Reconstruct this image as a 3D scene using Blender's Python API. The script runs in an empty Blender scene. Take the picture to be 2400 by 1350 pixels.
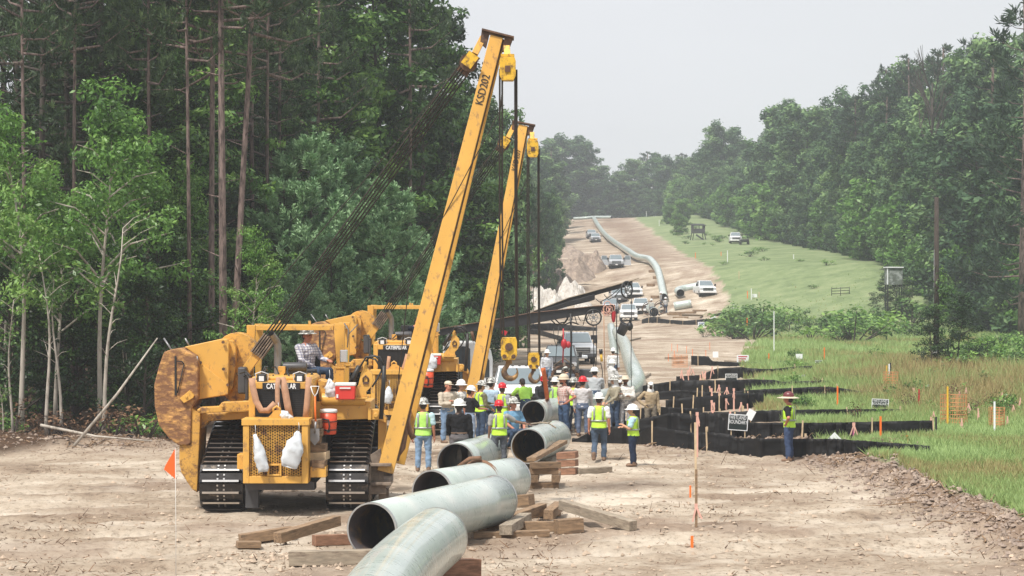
import bpy, math, random
import numpy as np
from mathutils import Vector, Matrix, Euler

# ------------------------------------------------------------------ camera, sky, sun, exposure
scene = bpy.context.scene
cd = bpy.data.cameras.new("camera"); cam = bpy.data.objects.new("camera", cd)
scene.collection.objects.link(cam); scene.camera = cam
cd.sensor_width = 36.0; cd.lens = 75.0; cd.clip_start = 0.5; cd.clip_end = 9000
CAMH = 5.0; F = 5000.0; HY = 665.0
cam.location = (0, 0, CAMH); cam.rotation_euler = (math.radians(90) - math.atan(10 / F), 0, 0)

SUN_EL, SUN_AZ = 58.0, 215.0          # azimuth: clockwise from +Y; behind the camera, to the left
w = bpy.data.worlds.new("World"); scene.world = w; w.use_nodes = True
nt = w.node_tree; nt.nodes.clear()
def N(tree, typ, **kw):
    n = tree.nodes.new(typ)
    for k, v in kw.items(): setattr(n, k, v)
    return n
sky = N(nt, 'ShaderNodeTexSky', sky_type='NISHITA', sun_disc=False)
sky.sun_elevation = math.radians(SUN_EL); sky.sun_rotation = math.radians(SUN_AZ)
sky.air_density = 1.0; sky.dust_density = 3.0
tc = N(nt, 'ShaderNodeTexCoord'); sep = N(nt, 'ShaderNodeSeparateXYZ')
nt.links.new(tc.outputs['Generated'], sep.inputs[0])
ramp = N(nt, 'ShaderNodeMapRange'); ramp.inputs['From Min'].default_value = 0.0; ramp.inputs['From Max'].default_value = 1.0
ramp.inputs['To Min'].default_value = 6.3; ramp.inputs['To Max'].default_value = 7.0
nt.links.new(sep.outputs['Z'], ramp.inputs['Value'])
cn = N(nt, 'ShaderNodeTexNoise'); cn.inputs['Scale'].default_value = 3.0; cn.inputs['Detail'].default_value = 4
mp = N(nt, 'ShaderNodeMapping'); mp.inputs['Scale'].default_value = (1, 1, 4)
nt.links.new(tc.outputs['Generated'], mp.inputs[0]); nt.links.new(mp.outputs[0], cn.inputs['Vector'])
cm = N(nt, 'ShaderNodeMapRange'); cm.inputs['To Min'].default_value = 0.90; cm.inputs['To Max'].default_value = 1.08
nt.links.new(cn.outputs['Fac'], cm.inputs['Value'])
mul = N(nt, 'ShaderNodeMath', operation='MULTIPLY'); nt.links.new(ramp.outputs[0], mul.inputs[0]); nt.links.new(cm.outputs[0], mul.inputs[1])
oc = N(nt, 'ShaderNodeVectorMath', operation='SCALE'); oc.inputs[0].default_value = (0.975, 0.985, 1.02)
nt.links.new(mul.outputs[0], oc.inputs['Scale'])
mix = N(nt, 'ShaderNodeMix', data_type='RGBA'); mix.inputs[0].default_value = 0.92
nt.links.new(sky.outputs[0], mix.inputs[6]); nt.links.new(oc.outputs[0], mix.inputs[7])
bg = N(nt, 'ShaderNodeBackground'); bg.inputs['Strength'].default_value = 0.1
out = N(nt, 'ShaderNodeOutputWorld')
nt.links.new(mix.outputs[2], bg.inputs['Color']); nt.links.new(bg.outputs[0], out.inputs['Surface'])

sd = bpy.data.lights.new("sun", 'SUN'); sun = bpy.data.objects.new("sun", sd); scene.collection.objects.link(sun)
sd.energy = 3.7; sd.angle = math.radians(7); sd.color = (1.0, 0.95, 0.87)
_a, _e = math.radians(SUN_AZ), math.radians(SUN_EL)
_dir = Vector((math.sin(_a) * math.cos(_e), math.cos(_a) * math.cos(_e), math.sin(_e)))
sun.rotation_euler = _dir.to_track_quat('Z', 'Y').to_euler()
vs = scene.view_settings
vs.view_transform = 'Standard'; vs.look = 'None'; vs.gamma = 1; vs.use_curve_mapping = False; vs.exposure = 0.46
cy = scene.cycles
cy.use_denoising = True; cy.max_bounces = 6; cy.diffuse_bounces = 3; cy.glossy_bounces = 3
cy.transmission_bounces = 3; cy.transparent_max_bounces = 8; cy.volume_bounces = 1
cy.sample_clamp_indirect = 6; cy.caustics_reflective = False; cy.caustics_refractive = False

# ------------------------------------------------------------------ helpers
HAZE = .0005
RNG = random.Random(7)
def link(o, parent=None):
    scene.collection.objects.link(o)
    if parent is not None: o.parent = parent
    return o
def tag(o, label=None, cat=None, group=None, kind=None):
    if label: o['label'] = label
    if cat: o['category'] = cat
    if group: o['group'] = group
    if kind: o['kind'] = kind
    return o
def empty(name, loc=(0, 0, 0), rz=0.0, label=None, cat=None, group=None):
    o = bpy.data.objects.new(name, None); link(o); o.location = loc; o.rotation_euler = (0, 0, rz)
    o.empty_display_size = 0.2
    return tag(o, label, cat, group)
def dup(root, loc=None, rz=None, label=None, group=None, parent=None):
    r = root.copy(); scene.collection.objects.link(r)
    if parent is not None: r.parent = parent
    if loc is not None: r.location = loc
    if rz is not None: r.rotation_euler = (0, 0, rz)
    if label: r['label'] = label
    if group: r['group'] = group
    for ch in KIDS.get(root.name, ()): dup_child(ch, r)
    return r
KIDS = {}
def dup_child(ch, r):
    c = ch.copy(); scene.collection.objects.link(c); c.parent = r
    KIDS.setdefault(r.name, []).append(c)
    for g in KIDS.get(ch.name, ()): dup_child(g, c)

def mesh_np(name, V, Fq, mats, attrs=None, smooth=False, mi=None):
    """V (n,3) array, Fq (m,k) array of equal-size faces"""
    me = bpy.data.meshes.new(name)
    V = np.asarray(V, np.float32); Fq = np.asarray(Fq, np.int32)
    k = Fq.shape[1]
    me.vertices.add(len(V)); me.vertices.foreach_set('co', V.ravel())
    me.loops.add(Fq.size); me.loops.foreach_set('vertex_index', Fq.ravel())
    me.polygons.add(len(Fq)); me.polygons.foreach_set('loop_start', np.arange(0, Fq.size, k, dtype=np.int32))
    me.polygons.foreach_set('use_smooth', np.full(len(Fq), smooth))
    if mi is not None: me.polygons.foreach_set('material_index', np.asarray(mi, np.int32))
    for m in mats: me.materials.append(m)
    me.update(calc_edges=True)
    for a, arr in (attrs or {}).items():
        at = me.attributes.new(a, 'FLOAT', 'POINT'); at.data.foreach_set('value', np.asarray(arr, np.float32))
    return me

class MB:
    def __init__(s): s.v = []; s.f = []; s.m = []; s.sm = []
    def add(s, vs_, fs, mi=0, sm=False):
        b = len(s.v); s.v.extend([tuple(x) for x in vs_])
        for f in fs: s.f.append([b + i for i in f]); s.m.append(mi); s.sm.append(sm)
        return s
    def box(s, c, d, rot=None, mi=0, taper=1.0):
        x, y, z = d[0] / 2, d[1] / 2, d[2] / 2
        P = [(-x, -y, -z), (x, -y, -z), (x, y, -z), (-x, y, -z), (-x * taper, -y * taper, z), (x * taper, -y * taper, z), (x * taper, y * taper, z), (-x * taper, y * taper, z)]
        R = rot if rot is not None else Matrix.Identity(3)
        if isinstance(R, (tuple, list)): R = Euler(R).to_matrix()
        P = [R @ Vector(p) + Vector(c) for p in P]
        return s.add(P, [(0, 3, 2, 1), (4, 5, 6, 7), (0, 1, 5, 4), (1, 2, 6, 5), (2, 3, 7, 6), (3, 0, 4, 7)], mi)
    def bx(s, x0, x1, y0, y1, z0, z1, mi=0):
        return s.box(((x0 + x1) / 2, (y0 + y1) / 2, (z0 + z1) / 2), (abs(x1 - x0), abs(y1 - y0), abs(z1 - z0)), None, mi)
    def bar(s, p0, p1, w, h=None, mi=0, up=(0, 1, 0), w1=None, h1=None):
        h = h or w; w1 = w1 or w; h1 = h1 or h
        p0 = Vector(p0); p1 = Vector(p1); d = (p1 - p0).normalized(); u = Vector(up)
        a = d.cross(u)
        if a.length < 1e-3: a = d.cross(Vector((1, 0, 0)))
        a.normalize(); b = a.cross(d).normalized()
        P = []
        for p, ww, hh in ((p0, w, h), (p1, w1, h1)):
            for i, j in ((-1, -1), (1, -1), (1, 1), (-1, 1)): P.append(p + a * ww / 2 * i + b * hh / 2 * j)
        return s.add(P, [(0, 1, 2, 3)[::-1], (4, 5, 6, 7), (0, 1, 5, 4), (1, 2, 6, 5), (2, 3, 7, 6), (3, 0, 4, 7)], mi)
    def tube(s, pts, r, n=8, cap=True, mi=0, sm=True):
        pts = [Vector(p) for p in pts]; k = len(pts)
        rs = r if isinstance(r, (list, tuple)) else [r] * k
        rings = []; prev = None
        for i, p in enumerate(pts):
            d = (pts[min(i + 1, k - 1)] - pts[max(i - 1, 0)])
            if d.length < 1e-9: d = Vector((0, 0, 1))
            d.normalize()
            if prev is None:
                a = d.cross(Vector((0, 0, 1)))
                if a.length < .1: a = d.cross(Vector((1, 0, 0)))
            else: a = prev - d * prev.dot(d)
            a.normalize(); prev = a; b = d.cross(a)
            rings.append([p + (a * math.cos(2 * math.pi * j / n) + b * math.sin(2 * math.pi * j / n)) * rs[i] for j in range(n)])
        V = [q for rg in rings for q in rg]; fs = []
        for i in range(k - 1):
            for j in range(n):
                j2 = (j + 1) % n; fs.append((i * n + j, i * n + j2, (i + 1) * n + j2, (i + 1) * n + j))
        b0 = len(s.v); s.add(V, fs, mi, sm)
        if cap:
            s.f.append([b0 + j for j in range(n)][::-1]); s.m.append(mi); s.sm.append(False)
            s.f.append([b0 + (k - 1) * n + j for j in range(n)]); s.m.append(mi); s.sm.append(False)
        return s
    def prism(s, poly, y0, y1, mi=0, axis='y', org=(0, 0, 0)):
        """poly of (a,b) extruded along axis; for axis y a=x,b=z; x: a=y,b=z; z: a=x,b=y"""
        def P(a, b, t):
            if axis == 'y': q = (a, t, b)
            elif axis == 'x': q = (t, a, b)
            else: q = (a, b, t)
            return (q[0] + org[0], q[1] + org[1], q[2] + org[2])
        n = len(poly); V = [P(a, b, y0) for a, b in poly] + [P(a, b, y1) for a, b in poly]
        fs = [tuple(range(n))[::-1], tuple(range(n, 2 * n))] + [(i, (i + 1) % n, n + (i + 1) % n, n + i) for i in range(n)]
        return s.add(V, fs, mi)
    def lathe(s, prof, c=(0, 0, 0), n=20, mi=0, sx=1, sy=1, rot=None, sm=True):
        R = rot if rot is not None else Matrix.Identity(3)
        if isinstance(R, (tuple, list)): R = Euler(R).to_matrix()
        V = [];
        for r, z in prof:
            for j in range(n):
                t = 2 * math.pi * j / n
                V.append(R @ Vector((r * math.cos(t) * sx, r * math.sin(t) * sy, z)) + Vector(c))
        fs = []
        for i in range(len(prof) - 1):
            for j in range(n):
                j2 = (j + 1) % n; fs.append((i * n + j, i * n + j2, (i + 1) * n + j2, (i + 1) * n + j))
        b0 = len(s.v); s.add(V, fs, mi, sm)
        s.f.append([b0 + j for j in range(n)][::-1]); s.m.append(mi); s.sm.append(sm)
        s.f.append([b0 + (len(prof) - 1) * n + j for j in range(n)]); s.m.append(mi); s.sm.append(sm)
        return s
    def ell(s, c, r, rot=None, n=12, mi=0):
        if not isinstance(r, (tuple, list)): r = (r, r, r)
        prof = [(max(math.sin(math.pi * i / n), 1e-3), -math.cos(math.pi * i / n)) for i in range(n + 1)]
        R = rot if rot is not None else Matrix.Identity(3)
        if isinstance(R, (tuple, list)): R = Euler(R).to_matrix()
        M = R @ Matrix.Diagonal(Vector(r))
        return s.lathe(prof, c, n + 4, mi, 1, 1, M)
    def limb(s, pts, rs, n=10, mi=0):
        for p, r in zip(pts, rs): s.ell(p, r, None, 8, mi)
        for i in range(len(pts) - 1): s.tube([pts[i], pts[i + 1]], [rs[i], rs[i + 1]], n, True, mi)
        return s
    def wheel(s, c, r, wd, n=20, mi=0, axis='x', hub=None, hmi=1):
        c = Vector(c); a = Vector((1, 0, 0)) if axis == 'x' else Vector((0, 1, 0))
        s.tube([c - a * wd / 2, c - a * wd * .35, c + a * wd * .35, c + a * wd / 2], [r * .93, r, r, r * .93], n, True, mi)
        if hub: s.tube([c - a * (wd / 2 + .02), c + a * (wd / 2 + .02)], hub, 12, True, hmi)
        return s
    def mesh(s, name, mats):
        me = bpy.data.meshes.new(name); me.from_pydata(s.v, [], s.f)
        me.polygons.foreach_set('material_index', s.m); me.polygons.foreach_set('use_smooth', s.sm)
        for m in (mats if isinstance(mats, (list, tuple)) else [mats]): me.materials.append(m)
        me.update(); return me
    def build(s, name, mats, parent=None, loc=None, rot=None, bevel=0):
        me = s.mesh(name, mats); o = bpy.data.objects.new(name, me); link(o, parent)
        if parent is not None: KIDS.setdefault(parent.name, []).append(o)
        if loc is not None: o.location = loc
        if rot is not None: o.rotation_euler = rot
        if bevel:
            b = o.modifiers.new('bevel', 'BEVEL'); b.width = bevel; b.segments = 2; b.limit_method = 'ANGLE'; b.angle_limit = math.radians(40)
        return o
def text_obj(s_, size, mat, parent, loc, rot, name='lettering', ext=0.004, align='CENTER', sx=1.0, off=0.0):
    c = bpy.data.curves.new(name, 'FONT'); c.body = s_; c.size = size; c.extrude = ext; c.align_x = align; c.align_y = 'CENTER'; c.offset = off
    c.resolution_u = 3; c.space_line = .85
    c.materials.append(mat); o = bpy.data.objects.new(name, c); link(o, parent); o.location = loc; o.rotation_euler = rot; o.scale = (sx, 1, 1)
    if parent is not None: KIDS.setdefault(parent.name, []).append(o)
    return o

# numpy value noise
def _hash(ix, iy, sd_):
    h = (ix.astype(np.int64) * 374761393 + iy.astype(np.int64) * 668265263 + sd_ * 2147483647) & 0xffffffff
    h = ((h ^ (h >> 13)) * 1274126177) & 0xffffffff
    return ((h ^ (h >> 16)) & 0xffff) / 65535.0
def vn(x, y, sd_=0):
    x = np.asarray(x, float); y = np.asarray(y, float)
    ix = np.floor(x); iy = np.floor(y); fx = x - ix; fy = y - iy
    fx = fx * fx * (3 - 2 * fx); fy = fy * fy * (3 - 2 * fy)
    a = _hash(ix, iy, sd_); b = _hash(ix + 1, iy, sd_); c = _hash(ix, iy + 1, sd_); d = _hash(ix + 1, iy + 1, sd_)
    return (a * (1 - fx) + b * fx) * (1 - fy) + (c * (1 - fx) + d * fx) * fy - .5
def ss(a, b, x):
    t = np.clip((np.asarray(x, float) - a) / (b - a), 0, 1); return t * t * (3 - 2 * t)

# ------------------------------------------------------------------ terrain
_pd = np.arange(-200, 4000, 1.0)
_pz = np.interp(_pd, [-200, 208, 257, 299, 361, 435, 556, 600, 700, 900, 4000], [0, 0, .9, 7.2, 10.2, 13.4, 21.7, 22.3, 22.5, 22.5, 22.5])
_k = np.hanning(19); _k /= _k.sum(); _pz = np.convolve(np.pad(_pz, 9, 'edge'), _k, 'valid')
def base_z(x, d):
    x = np.asarray(x, float); d = np.asarray(d, float)
    de = d + np.clip((x - 12) / 31, 0, 1) * 41 * ss(140, 230, d)
    return np.interp(de, _pd, _pz)
def ray_ground(px, py, zf, lift=0.0):
    d = np.arange(25, 900, .25); X = (px - 1200) / F * d; Z = CAMH - (py - HY) / F * d
    g = zf(X, d) + lift; i = np.argmax(Z <= g)
    if not (Z[i] <= g[i]): i = len(d) - 1
    if i > 0:
        a = Z[i - 1] - g[i - 1]; b = g[i] - Z[i]; t = a / (a + b + 1e-9); dd = d[i - 1] + t * .25
    else: dd = d[i]
    return (px - 1200) / F * dd, dd
# edge of the cleared dirt on the right, and the edge of the wood on the left
_rb = [(2400, 1262), (2250, 1190), (2100, 1120), (1990, 1080), (1900, 1072), (1850, 1000), (1800, 960), (1775, 940), (1760, 880), (1745, 850), (1765, 800), (1745, 780), (1655, 758), (1690, 735), (1712, 715), (1705, 690), (1675, 650), (1655, 625), (1600, 595), (1552, 560), (1512, 530), (1492, 517)]
_r = [ray_ground(a, b, base_z) for a, b in _rb]
_rd = np.array([30] + [q[1] for q in _r] + [620, 3000]); _rx = np.array([_r[0][0] + 2] + [q[0] for q in _r] + [36, 60])
_o = np.argsort(_rd); _rd = _rd[_o]; _rx = _rx[_o]
def right_edge(d): return np.interp(d, _rd, _rx) + .5 * vn(np.asarray(d) * .7, 0 * np.asarray(d), 5)
_ld = [30, 50, 61, 66, 72, 82, 130, 190, 250, 330, 430, 560, 640, 3000]; _lx = [-22, -18, -15.5, -10.3, -9.4, -8.6, -6.0, -2.6, 2.0, 6, 9, 13, 16, 20]
def left_edge(d): return np.interp(d, _ld, _lx) + .8 * vn(np.asarray(d) * .3, 0 * np.asarray(d), 9)
def masks(x, d):
    n1 = vn(x * 1.3, d * .6, 11); n2 = vn(x * .35, d * .2, 12); far = np.clip(d / 300, .3, 3)
    g = ss(-.25 * far, .35 * far, x - right_edge(d) + .9 * n1 + 1.0 * n2)
    fo = ss(-.6, .6, left_edge(d) - x + .7 * n1)
    return g, fo
RUTS = [(36.5, .10, .012, -12, 9), (39.4, .16, .010, -12, 2), (41.6, .13, .006, -14, -6.5), (44.2, .22, -.004, -14, -7.2), (47.5, .30, -.012, -15, -6), (51.0, .15, .01, -16, -7), (55.5, .1, .0, -16, -4), (38.0, -.05, .010, -1, 10), (42.2, -.12, .016, 0, 9), (47.0, -.10, .014, 0, 9), (50.2, .05, -.004, 1, 10), (55, .0, .01, 1, 9), (59.5, -.1, .0, -1, 8)]
def rut_mask(x, d):
    g_ = np.zeros_like(x * d); r_ = np.zeros_like(g_)
    for a, b, c, x0, x1 in RUTS:
        u_ = x + 12; dc = a + b * u_ + c * u_ ** 2 + .5 * vn(x * .25, x * 0 + a, 45); k = ss(x0, x0 + 2, x) * (1 - ss(x1 - 2, x1, x))
        for o_ in (0, 1.9):
            t = d - dc - o_; g_ = g_ + k * np.exp(-(t / .28) ** 2); r_ = r_ + k * (np.exp(-((t - .5) / .18) ** 2) + np.exp(-((t + .5) / .18) ** 2))
    return np.clip(g_, 0, 1), np.clip(r_, 0, 1)
def ground_z(x, d):
    x = np.asarray(x, float); d = np.asarray(d, float)
    z = base_z(x, d)
    near = 1 - ss(160, 400, d)
    z = z + near * (.10 * vn(x * .35, d * .3, 1) + .05 * vn(x * 1.1, d * .9, 2) + .03 * vn(x * 3, d * 2.4, 3)) + (1 - near) * .5 * vn(x * .06, d * .03, 8)
    z = z + near * .035 * np.abs(vn(x * 1.7 + d * .3, d * 1.1, 44)) * 2
    # wheel and track ruts sweeping across the foreground dirt
    rm_, rb_ = rut_mask(x, d); z = z - near * .085 * rm_ + near * .045 * rb_ + near * .018 * rm_ * np.sin(x * 29 + 2 * vn(x * .5, d, 48)) * ss(-.1, .1, vn(x * .3, d * .3, 49))
    e = x - right_edge(d)
    # pushed-up berm of spoil along the right edge of the working strip
    b = np.exp(-((e + .3) / .9) ** 2) * (1 - ss(66, 72, d)) * ss(30, 34, d)
    z = z + b * (.26 + .3 * vn(x * 2.2, d * 2.0, 31) + .22 * vn(x * 5.5, d * 5, 32))
    # ridge of dug earth in front of the silt fences
    rd = 65.5 - (x - 4) * .35
    b2 = np.exp(-((d - rd) / 1.5) ** 2) * ss(3.6, 5, x) * (1 - ss(11.5, 13.5, x))
    z = z + b2 * (.22 + .28 * vn(x * 2, d * 1.6, 33) + .16 * vn(x * 5, d * 4, 34))
    b3 = np.exp(-((d - (63.8 - (x + 12) * .1)) / 1.6) ** 2) * (1 - ss(-8.5, -6.5, x))
    z = z + b3 * (.25 + .3 * vn(x * 1.8, d * 1.6, 35))
    # spoil round the trench crossing
    b4 = np.exp(-((d - 232) / 9) ** 2) * ss(12, 15, x) * (1 - ss(20, 24, x)); z = z + b4 * 1.0 * (.6 + vn(x * .6, d * .3, 36))
    g, fo = masks(x, d)
    z = z + g * (.12 * near * vn(x * .8, d * .5, 41) + .1)
    z = z + fo * .15
    return z
def G(px, py):
    x, d = ray_ground(px, py, base_z); k = (px - 1200) / F; ds = np.linspace(d - 14 * d / 100, d + 6 * d / 100, 81); gz = ground_z(ds * k, ds); rz = CAMH - (py - HY) / F * ds
    i = int(np.argmax(rz <= gz)); d = float(ds[i]) if rz[i] <= gz[i] else d; x = d * k; return Vector((x, d, float(ground_z(np.array([x]), np.array([d]))[0])))
def GZ(x, d): return float(ground_z(np.array([x]), np.array([d]))[0])
def P3(px, py, d): return Vector(((px - 1200) / F * d, d, CAMH - (py - HY) / F * d))
# ------------------------------------------------------------------ materials
def newmat(name):
    m = bpy.data.materials.new(name); m.use_nodes = True; t = m.node_tree
    b = t.nodes['Principled BSDF']; return m, t, b
def L(t, a, b): t.links.new(a, b)
def ramp_node(t, stops):
    r = t.nodes.new('ShaderNodeValToRGB'); e = r.color_ramp.elements
    while len(e) > 1: e.remove(e[0])
    e[0].position = stops[0][0]; e[0].color = (*stops[0][1], 1)
    for p, c in stops[1:]:
        q = e.new(p); q.color = (*c, 1)
    return r
def mat(name, col, rough=.6, metal=0.0, var=.12, scale=6.0, dirt=None, dirt_amt=.5, bump=0.0, bscale=40, spec=None, coat=0, dirt_scale=2.5, streak=(1, 1, 1)):
    m, t, b = newmat(name)
    co = t.nodes.new('ShaderNodeTexCoord'); mp_ = t.nodes.new('ShaderNodeMapping'); mp_.inputs['Scale'].default_value = streak
    L(t, co.outputs['Object'], mp_.inputs[0])
    n = t.nodes.new('ShaderNodeTexNoise'); n.inputs['Scale'].default_value = scale; n.inputs['Detail'].default_value = 5
    L(t, mp_.outputs[0], n.inputs['Vector'])
    r = ramp_node(t, [(.3, [c * (1 - var) for c in col]), (.7, [min(c * (1 + var), 1) for c in col])]); L(t, n.outputs['Fac'], r.inputs[0])
    last = r.outputs[0]
    if dirt is not None:
        n2 = t.nodes.new('ShaderNodeTexNoise'); n2.inputs['Scale'].default_value = dirt_scale; n2.inputs['Detail'].default_value = 9; n2.inputs['Roughness'].default_value = .7
        L(t, mp_.outputs[0], n2.inputs['Vector'])
        r2 = ramp_node(t, [(.62 - .28 * dirt_amt, (0, 0, 0)), (.72 - .2 * dirt_amt, (1, 1, 1))]); L(t, n2.outputs['Fac'], r2.inputs[0])
        mx = t.nodes.new('ShaderNodeMix'); mx.data_type = 'RGBA'; L(t, r2.outputs[0], mx.inputs[0]); L(t, last, mx.inputs[6]); mx.inputs[7].default_value = (*dirt, 1)
        last = mx.outputs[2]
    L(t, last, b.inputs['Base Color']); b.inputs['Roughness'].default_value = rough; b.inputs['Metallic'].default_value = metal
    if spec is not None: b.inputs['Specular IOR Level'].default_value = spec
    if coat: b.inputs['Coat Weight'].default_value = coat
    if bump:
        n3 = t.nodes.new('ShaderNodeTexNoise'); n3.inputs['Scale'].default_value = bscale; n3.inputs['Detail'].default_value = 4; L(t, mp_.outputs[0], n3.inputs['Vector'])
        bp = t.nodes.new('ShaderNodeBump'); bp.inputs['Strength'].default_value = bump; bp.inputs['Distance'].default_value = .02; L(t, n3.outputs['Fac'], bp.inputs['Height']); L(t, bp.outputs[0], b.inputs['Normal'])
    return m
MT = {}
MT['yellow'] = mat('yellow_paint', (.66, .365, .075), .40, 0, .10, 2.0, (.30, .17, .08), .24, .05, 8, dirt_scale=7, streak=(1, 1, .6))
MT['yellow2'] = mat('worn_yellow_paint', (.64, .35, .07), .5, 0, .16, 3, (.20, .10, .05), .48, .1, 8, dirt_scale=6)
MT['rusty'] = mat('rusty_yellow_plate', (.52, .28, .09), .75, 0, .5, 9, (.20, .095, .045), .92, .8, 9, dirt_scale=5, streak=(1, 1, 1.8))
MT['blockyel'] = mat('hook_block_yellow', (.70, .42, .03), .45, 0, .1, 5, (.12, .06, .03), .45, .05, 8, dirt_scale=7)
MT['hookbrown'] = mat('worn_brown_hook', (.30, .17, .06), .5, .2, .3, 7, (.10, .06, .04), .6)
MT['brownsteel'] = mat('brown_dirty_steel', (.14, .075, .045), .6, .3, .3, 8, (.05, .035, .03), .5, .2, 20)
MT['muddy'] = mat('mud_caked_steel', (.22, .17, .13), .8, 0, .3, 6, (.09, .065, .05), .5, .4, 20)
MT['track'] = mat('track_steel', (.05, .046, .045), .32, .75, .3, 5, (.22, .18, .14), .18, .1, 30)
MT['trackedge'] = mat('polished_grouser', (.62, .6, .58), .28, .9, .1, 5)
MT['black'] = mat('black_paint', (.018, .018, .02), .45, 0, .2, 5)
MT['blackmatte'] = mat('black_rubber', (.02, .02, .021), .8, 0, .25, 8)
MT['darkgrey'] = mat('dark_grey_metal', (.07, .07, .075), .5, .3, .2, 5)
MT['grey'] = mat('grey_metal', (.25, .25, .26), .45, .5, .15, 5)
MT['chrome'] = mat('bright_metal', (.7, .7, .7), .15, 1, .05, 5)
MT['white'] = mat('white_paint', (.78, .79, .80), .3, 0, .04, 3, (.5, .44, .36), .12)
MT['silver'] = mat('silver_paint', (.55, .57, .60), .3, .3, .05, 3, (.45, .4, .34), .15)
MT['glass'] = mat('window_glass', (.05, .065, .075), .06, 0, .05, 2, spec=.9)
MT['windshield'] = mat('pale_windshield_glass', (.16, .2, .22), .05, 0, .05, 2, spec=1)
MT['lamp'] = mat('headlamp_glass', (.6, .62, .65), .1, .4, .05, 2)
MT['cable'] = mat('greased_wire_rope', (.035, .027, .022), .5, .4, .3, 30)
MT['strap'] = mat('tan_sling_webbing', (.42, .24, .15), .85, 0, .12, 12, bump=.2)
MT['strapdark'] = mat('brown_sling_webbing', (.20, .11, .065), .85, 0, .2, 8, bump=.2)
MT['orangestrap'] = mat('orange_webbing', (.62, .16, .05), .8, 0, .12, 12)
MT['cooler'] = mat('orange_red_plastic', (.72, .085, .03), .4, 0, .05, 3)
MT['coolerred'] = mat('red_plastic', (.6, .04, .03), .4, 0, .05, 3)
MT['whiteplastic'] = mat('white_plastic', (.74, .74, .74), .4, 0, .04, 3)
MT['bag'] = mat('white_plastic_sack', (.62, .66, .70), .35, 0, .07, 4, bump=.5, bscale=9)
MT['wood'] = mat('weathered_timber', (.26, .17, .10), .85, 0, .3, 3, (.12, .08, .05), .45, .3, 14, streak=(1, 6, 6))
MT['woodred'] = mat('reddish_timber', (.27, .14, .085), .85, 0, .3, 3, (.14, .07, .04), .5, .3, 14, streak=(1, 6, 6))
MT['woodpale'] = mat('pale_lath', (.55, .42, .27), .85, 0, .2, 6)
MT['woodgrey'] = mat('grey_timber', (.30, .25, .19), .9, 0, .3, 3, (.16, .12, .09), .4, .3, 14, streak=(1, 6, 6))
MT['orange'] = mat('orange_paint', (.85, .17, .02), .6, 0, .1, 6)
MT['flag'] = mat('orange_flag_vinyl', (.9, .13, .02), .45, 0, .04, 3)
MT['pink'] = mat('pink_flagging', (.66, .38, .31), .7, 0, .1, 6)
MT['magenta'] = mat('magenta_flagging', (.5, .12, .3), .7, 0, .1, 6)
MT['yellowlath'] = mat('yellow_marker_post', (.75, .45, .04), .6, 0, .1, 6)
MT['fabric'] = mat('black_silt_fabric', (.010, .010, .011), .6, 0, .4, 2, bump=.9, bscale=3.0, spec=.25, streak=(.4, 1, 3))
MT['signblack'] = mat('sign_black', (.012, .02, .02), .4, 0, .1, 4)
MT['signwhite'] = mat('sign_white', (.8, .82, .84), .5, 0, .03, 4)
MT['signred'] = mat('sign_red', (.45, .03, .05), .5, 0, .05, 4)
MT['signblue'] = mat('sign_blue', (.08, .16, .36), .5, 0, .05, 4)
MT['net'] = mat('orange_safety_netting', (.62, .27, .12), .7, 0, .1, 5)
MT['rope'] = mat('pale_rope', (.6, .58, .54), .9, 0, .1, 8)
MT['red'] = mat('red_paint', (.42, .02, .03), .45, 0, .1, 5)
MT['hose'] = mat('black_hose', (.02, .02, .02), .5, 0, .2, 5)
MT['bark'] = mat('pine_bark', (.20, .145, .13), .95, 0, .35, 2.5, (.05, .035, .03), .55, .9, 5, streak=(3, 3, .7), dirt_scale=3)
MT['barkpale'] = mat('pale_sapling_bark', (.40, .36, .31), .9, 0, .25, 3, (.17, .14, .11), .4, .4, 10, streak=(2, 2, .5))
MT['barkdark'] = mat('dark_bark', (.06, .048, .04), .95, 0, .3, 3, bump=.6, bscale=6, streak=(3, 3, .7))
MT['rock'] = mat('white_rock_pile', (.62, .59, .55), .9, 0, .2, 1.2, (.35, .3, .25), .4, .7, 3)
MT['brownsoil'] = mat('brown_spoil', (.25, .195, .16), .95, 0, .35, 1.5, (.38, .30, .235), .5, .9, 3.5)
MT['pole'] = mat('dark_utility_pole', (.045, .033, .027), .9, 0, .3, 3, bump=.3)
MT['camo'] = mat('camouflage_panel', (.10, .12, .10), .8, 0, .3, 2, (.33, .36, .35), .5, dirt_scale=1.6)

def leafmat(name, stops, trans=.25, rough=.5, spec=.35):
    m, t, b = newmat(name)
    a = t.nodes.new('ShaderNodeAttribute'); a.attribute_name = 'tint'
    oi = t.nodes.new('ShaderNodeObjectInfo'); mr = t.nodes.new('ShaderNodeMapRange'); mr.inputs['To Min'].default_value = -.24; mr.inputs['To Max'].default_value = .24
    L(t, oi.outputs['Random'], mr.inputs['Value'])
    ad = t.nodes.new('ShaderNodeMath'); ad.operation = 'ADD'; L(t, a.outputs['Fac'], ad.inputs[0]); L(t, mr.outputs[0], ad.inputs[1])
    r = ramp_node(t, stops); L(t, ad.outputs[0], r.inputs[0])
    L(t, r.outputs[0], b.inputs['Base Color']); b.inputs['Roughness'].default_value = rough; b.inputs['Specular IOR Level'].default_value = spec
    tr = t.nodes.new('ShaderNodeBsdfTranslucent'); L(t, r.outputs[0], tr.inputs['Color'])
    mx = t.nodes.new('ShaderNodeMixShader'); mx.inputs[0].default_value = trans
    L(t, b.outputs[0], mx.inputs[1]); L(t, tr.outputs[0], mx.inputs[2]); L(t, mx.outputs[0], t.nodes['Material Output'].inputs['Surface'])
    return m
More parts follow.
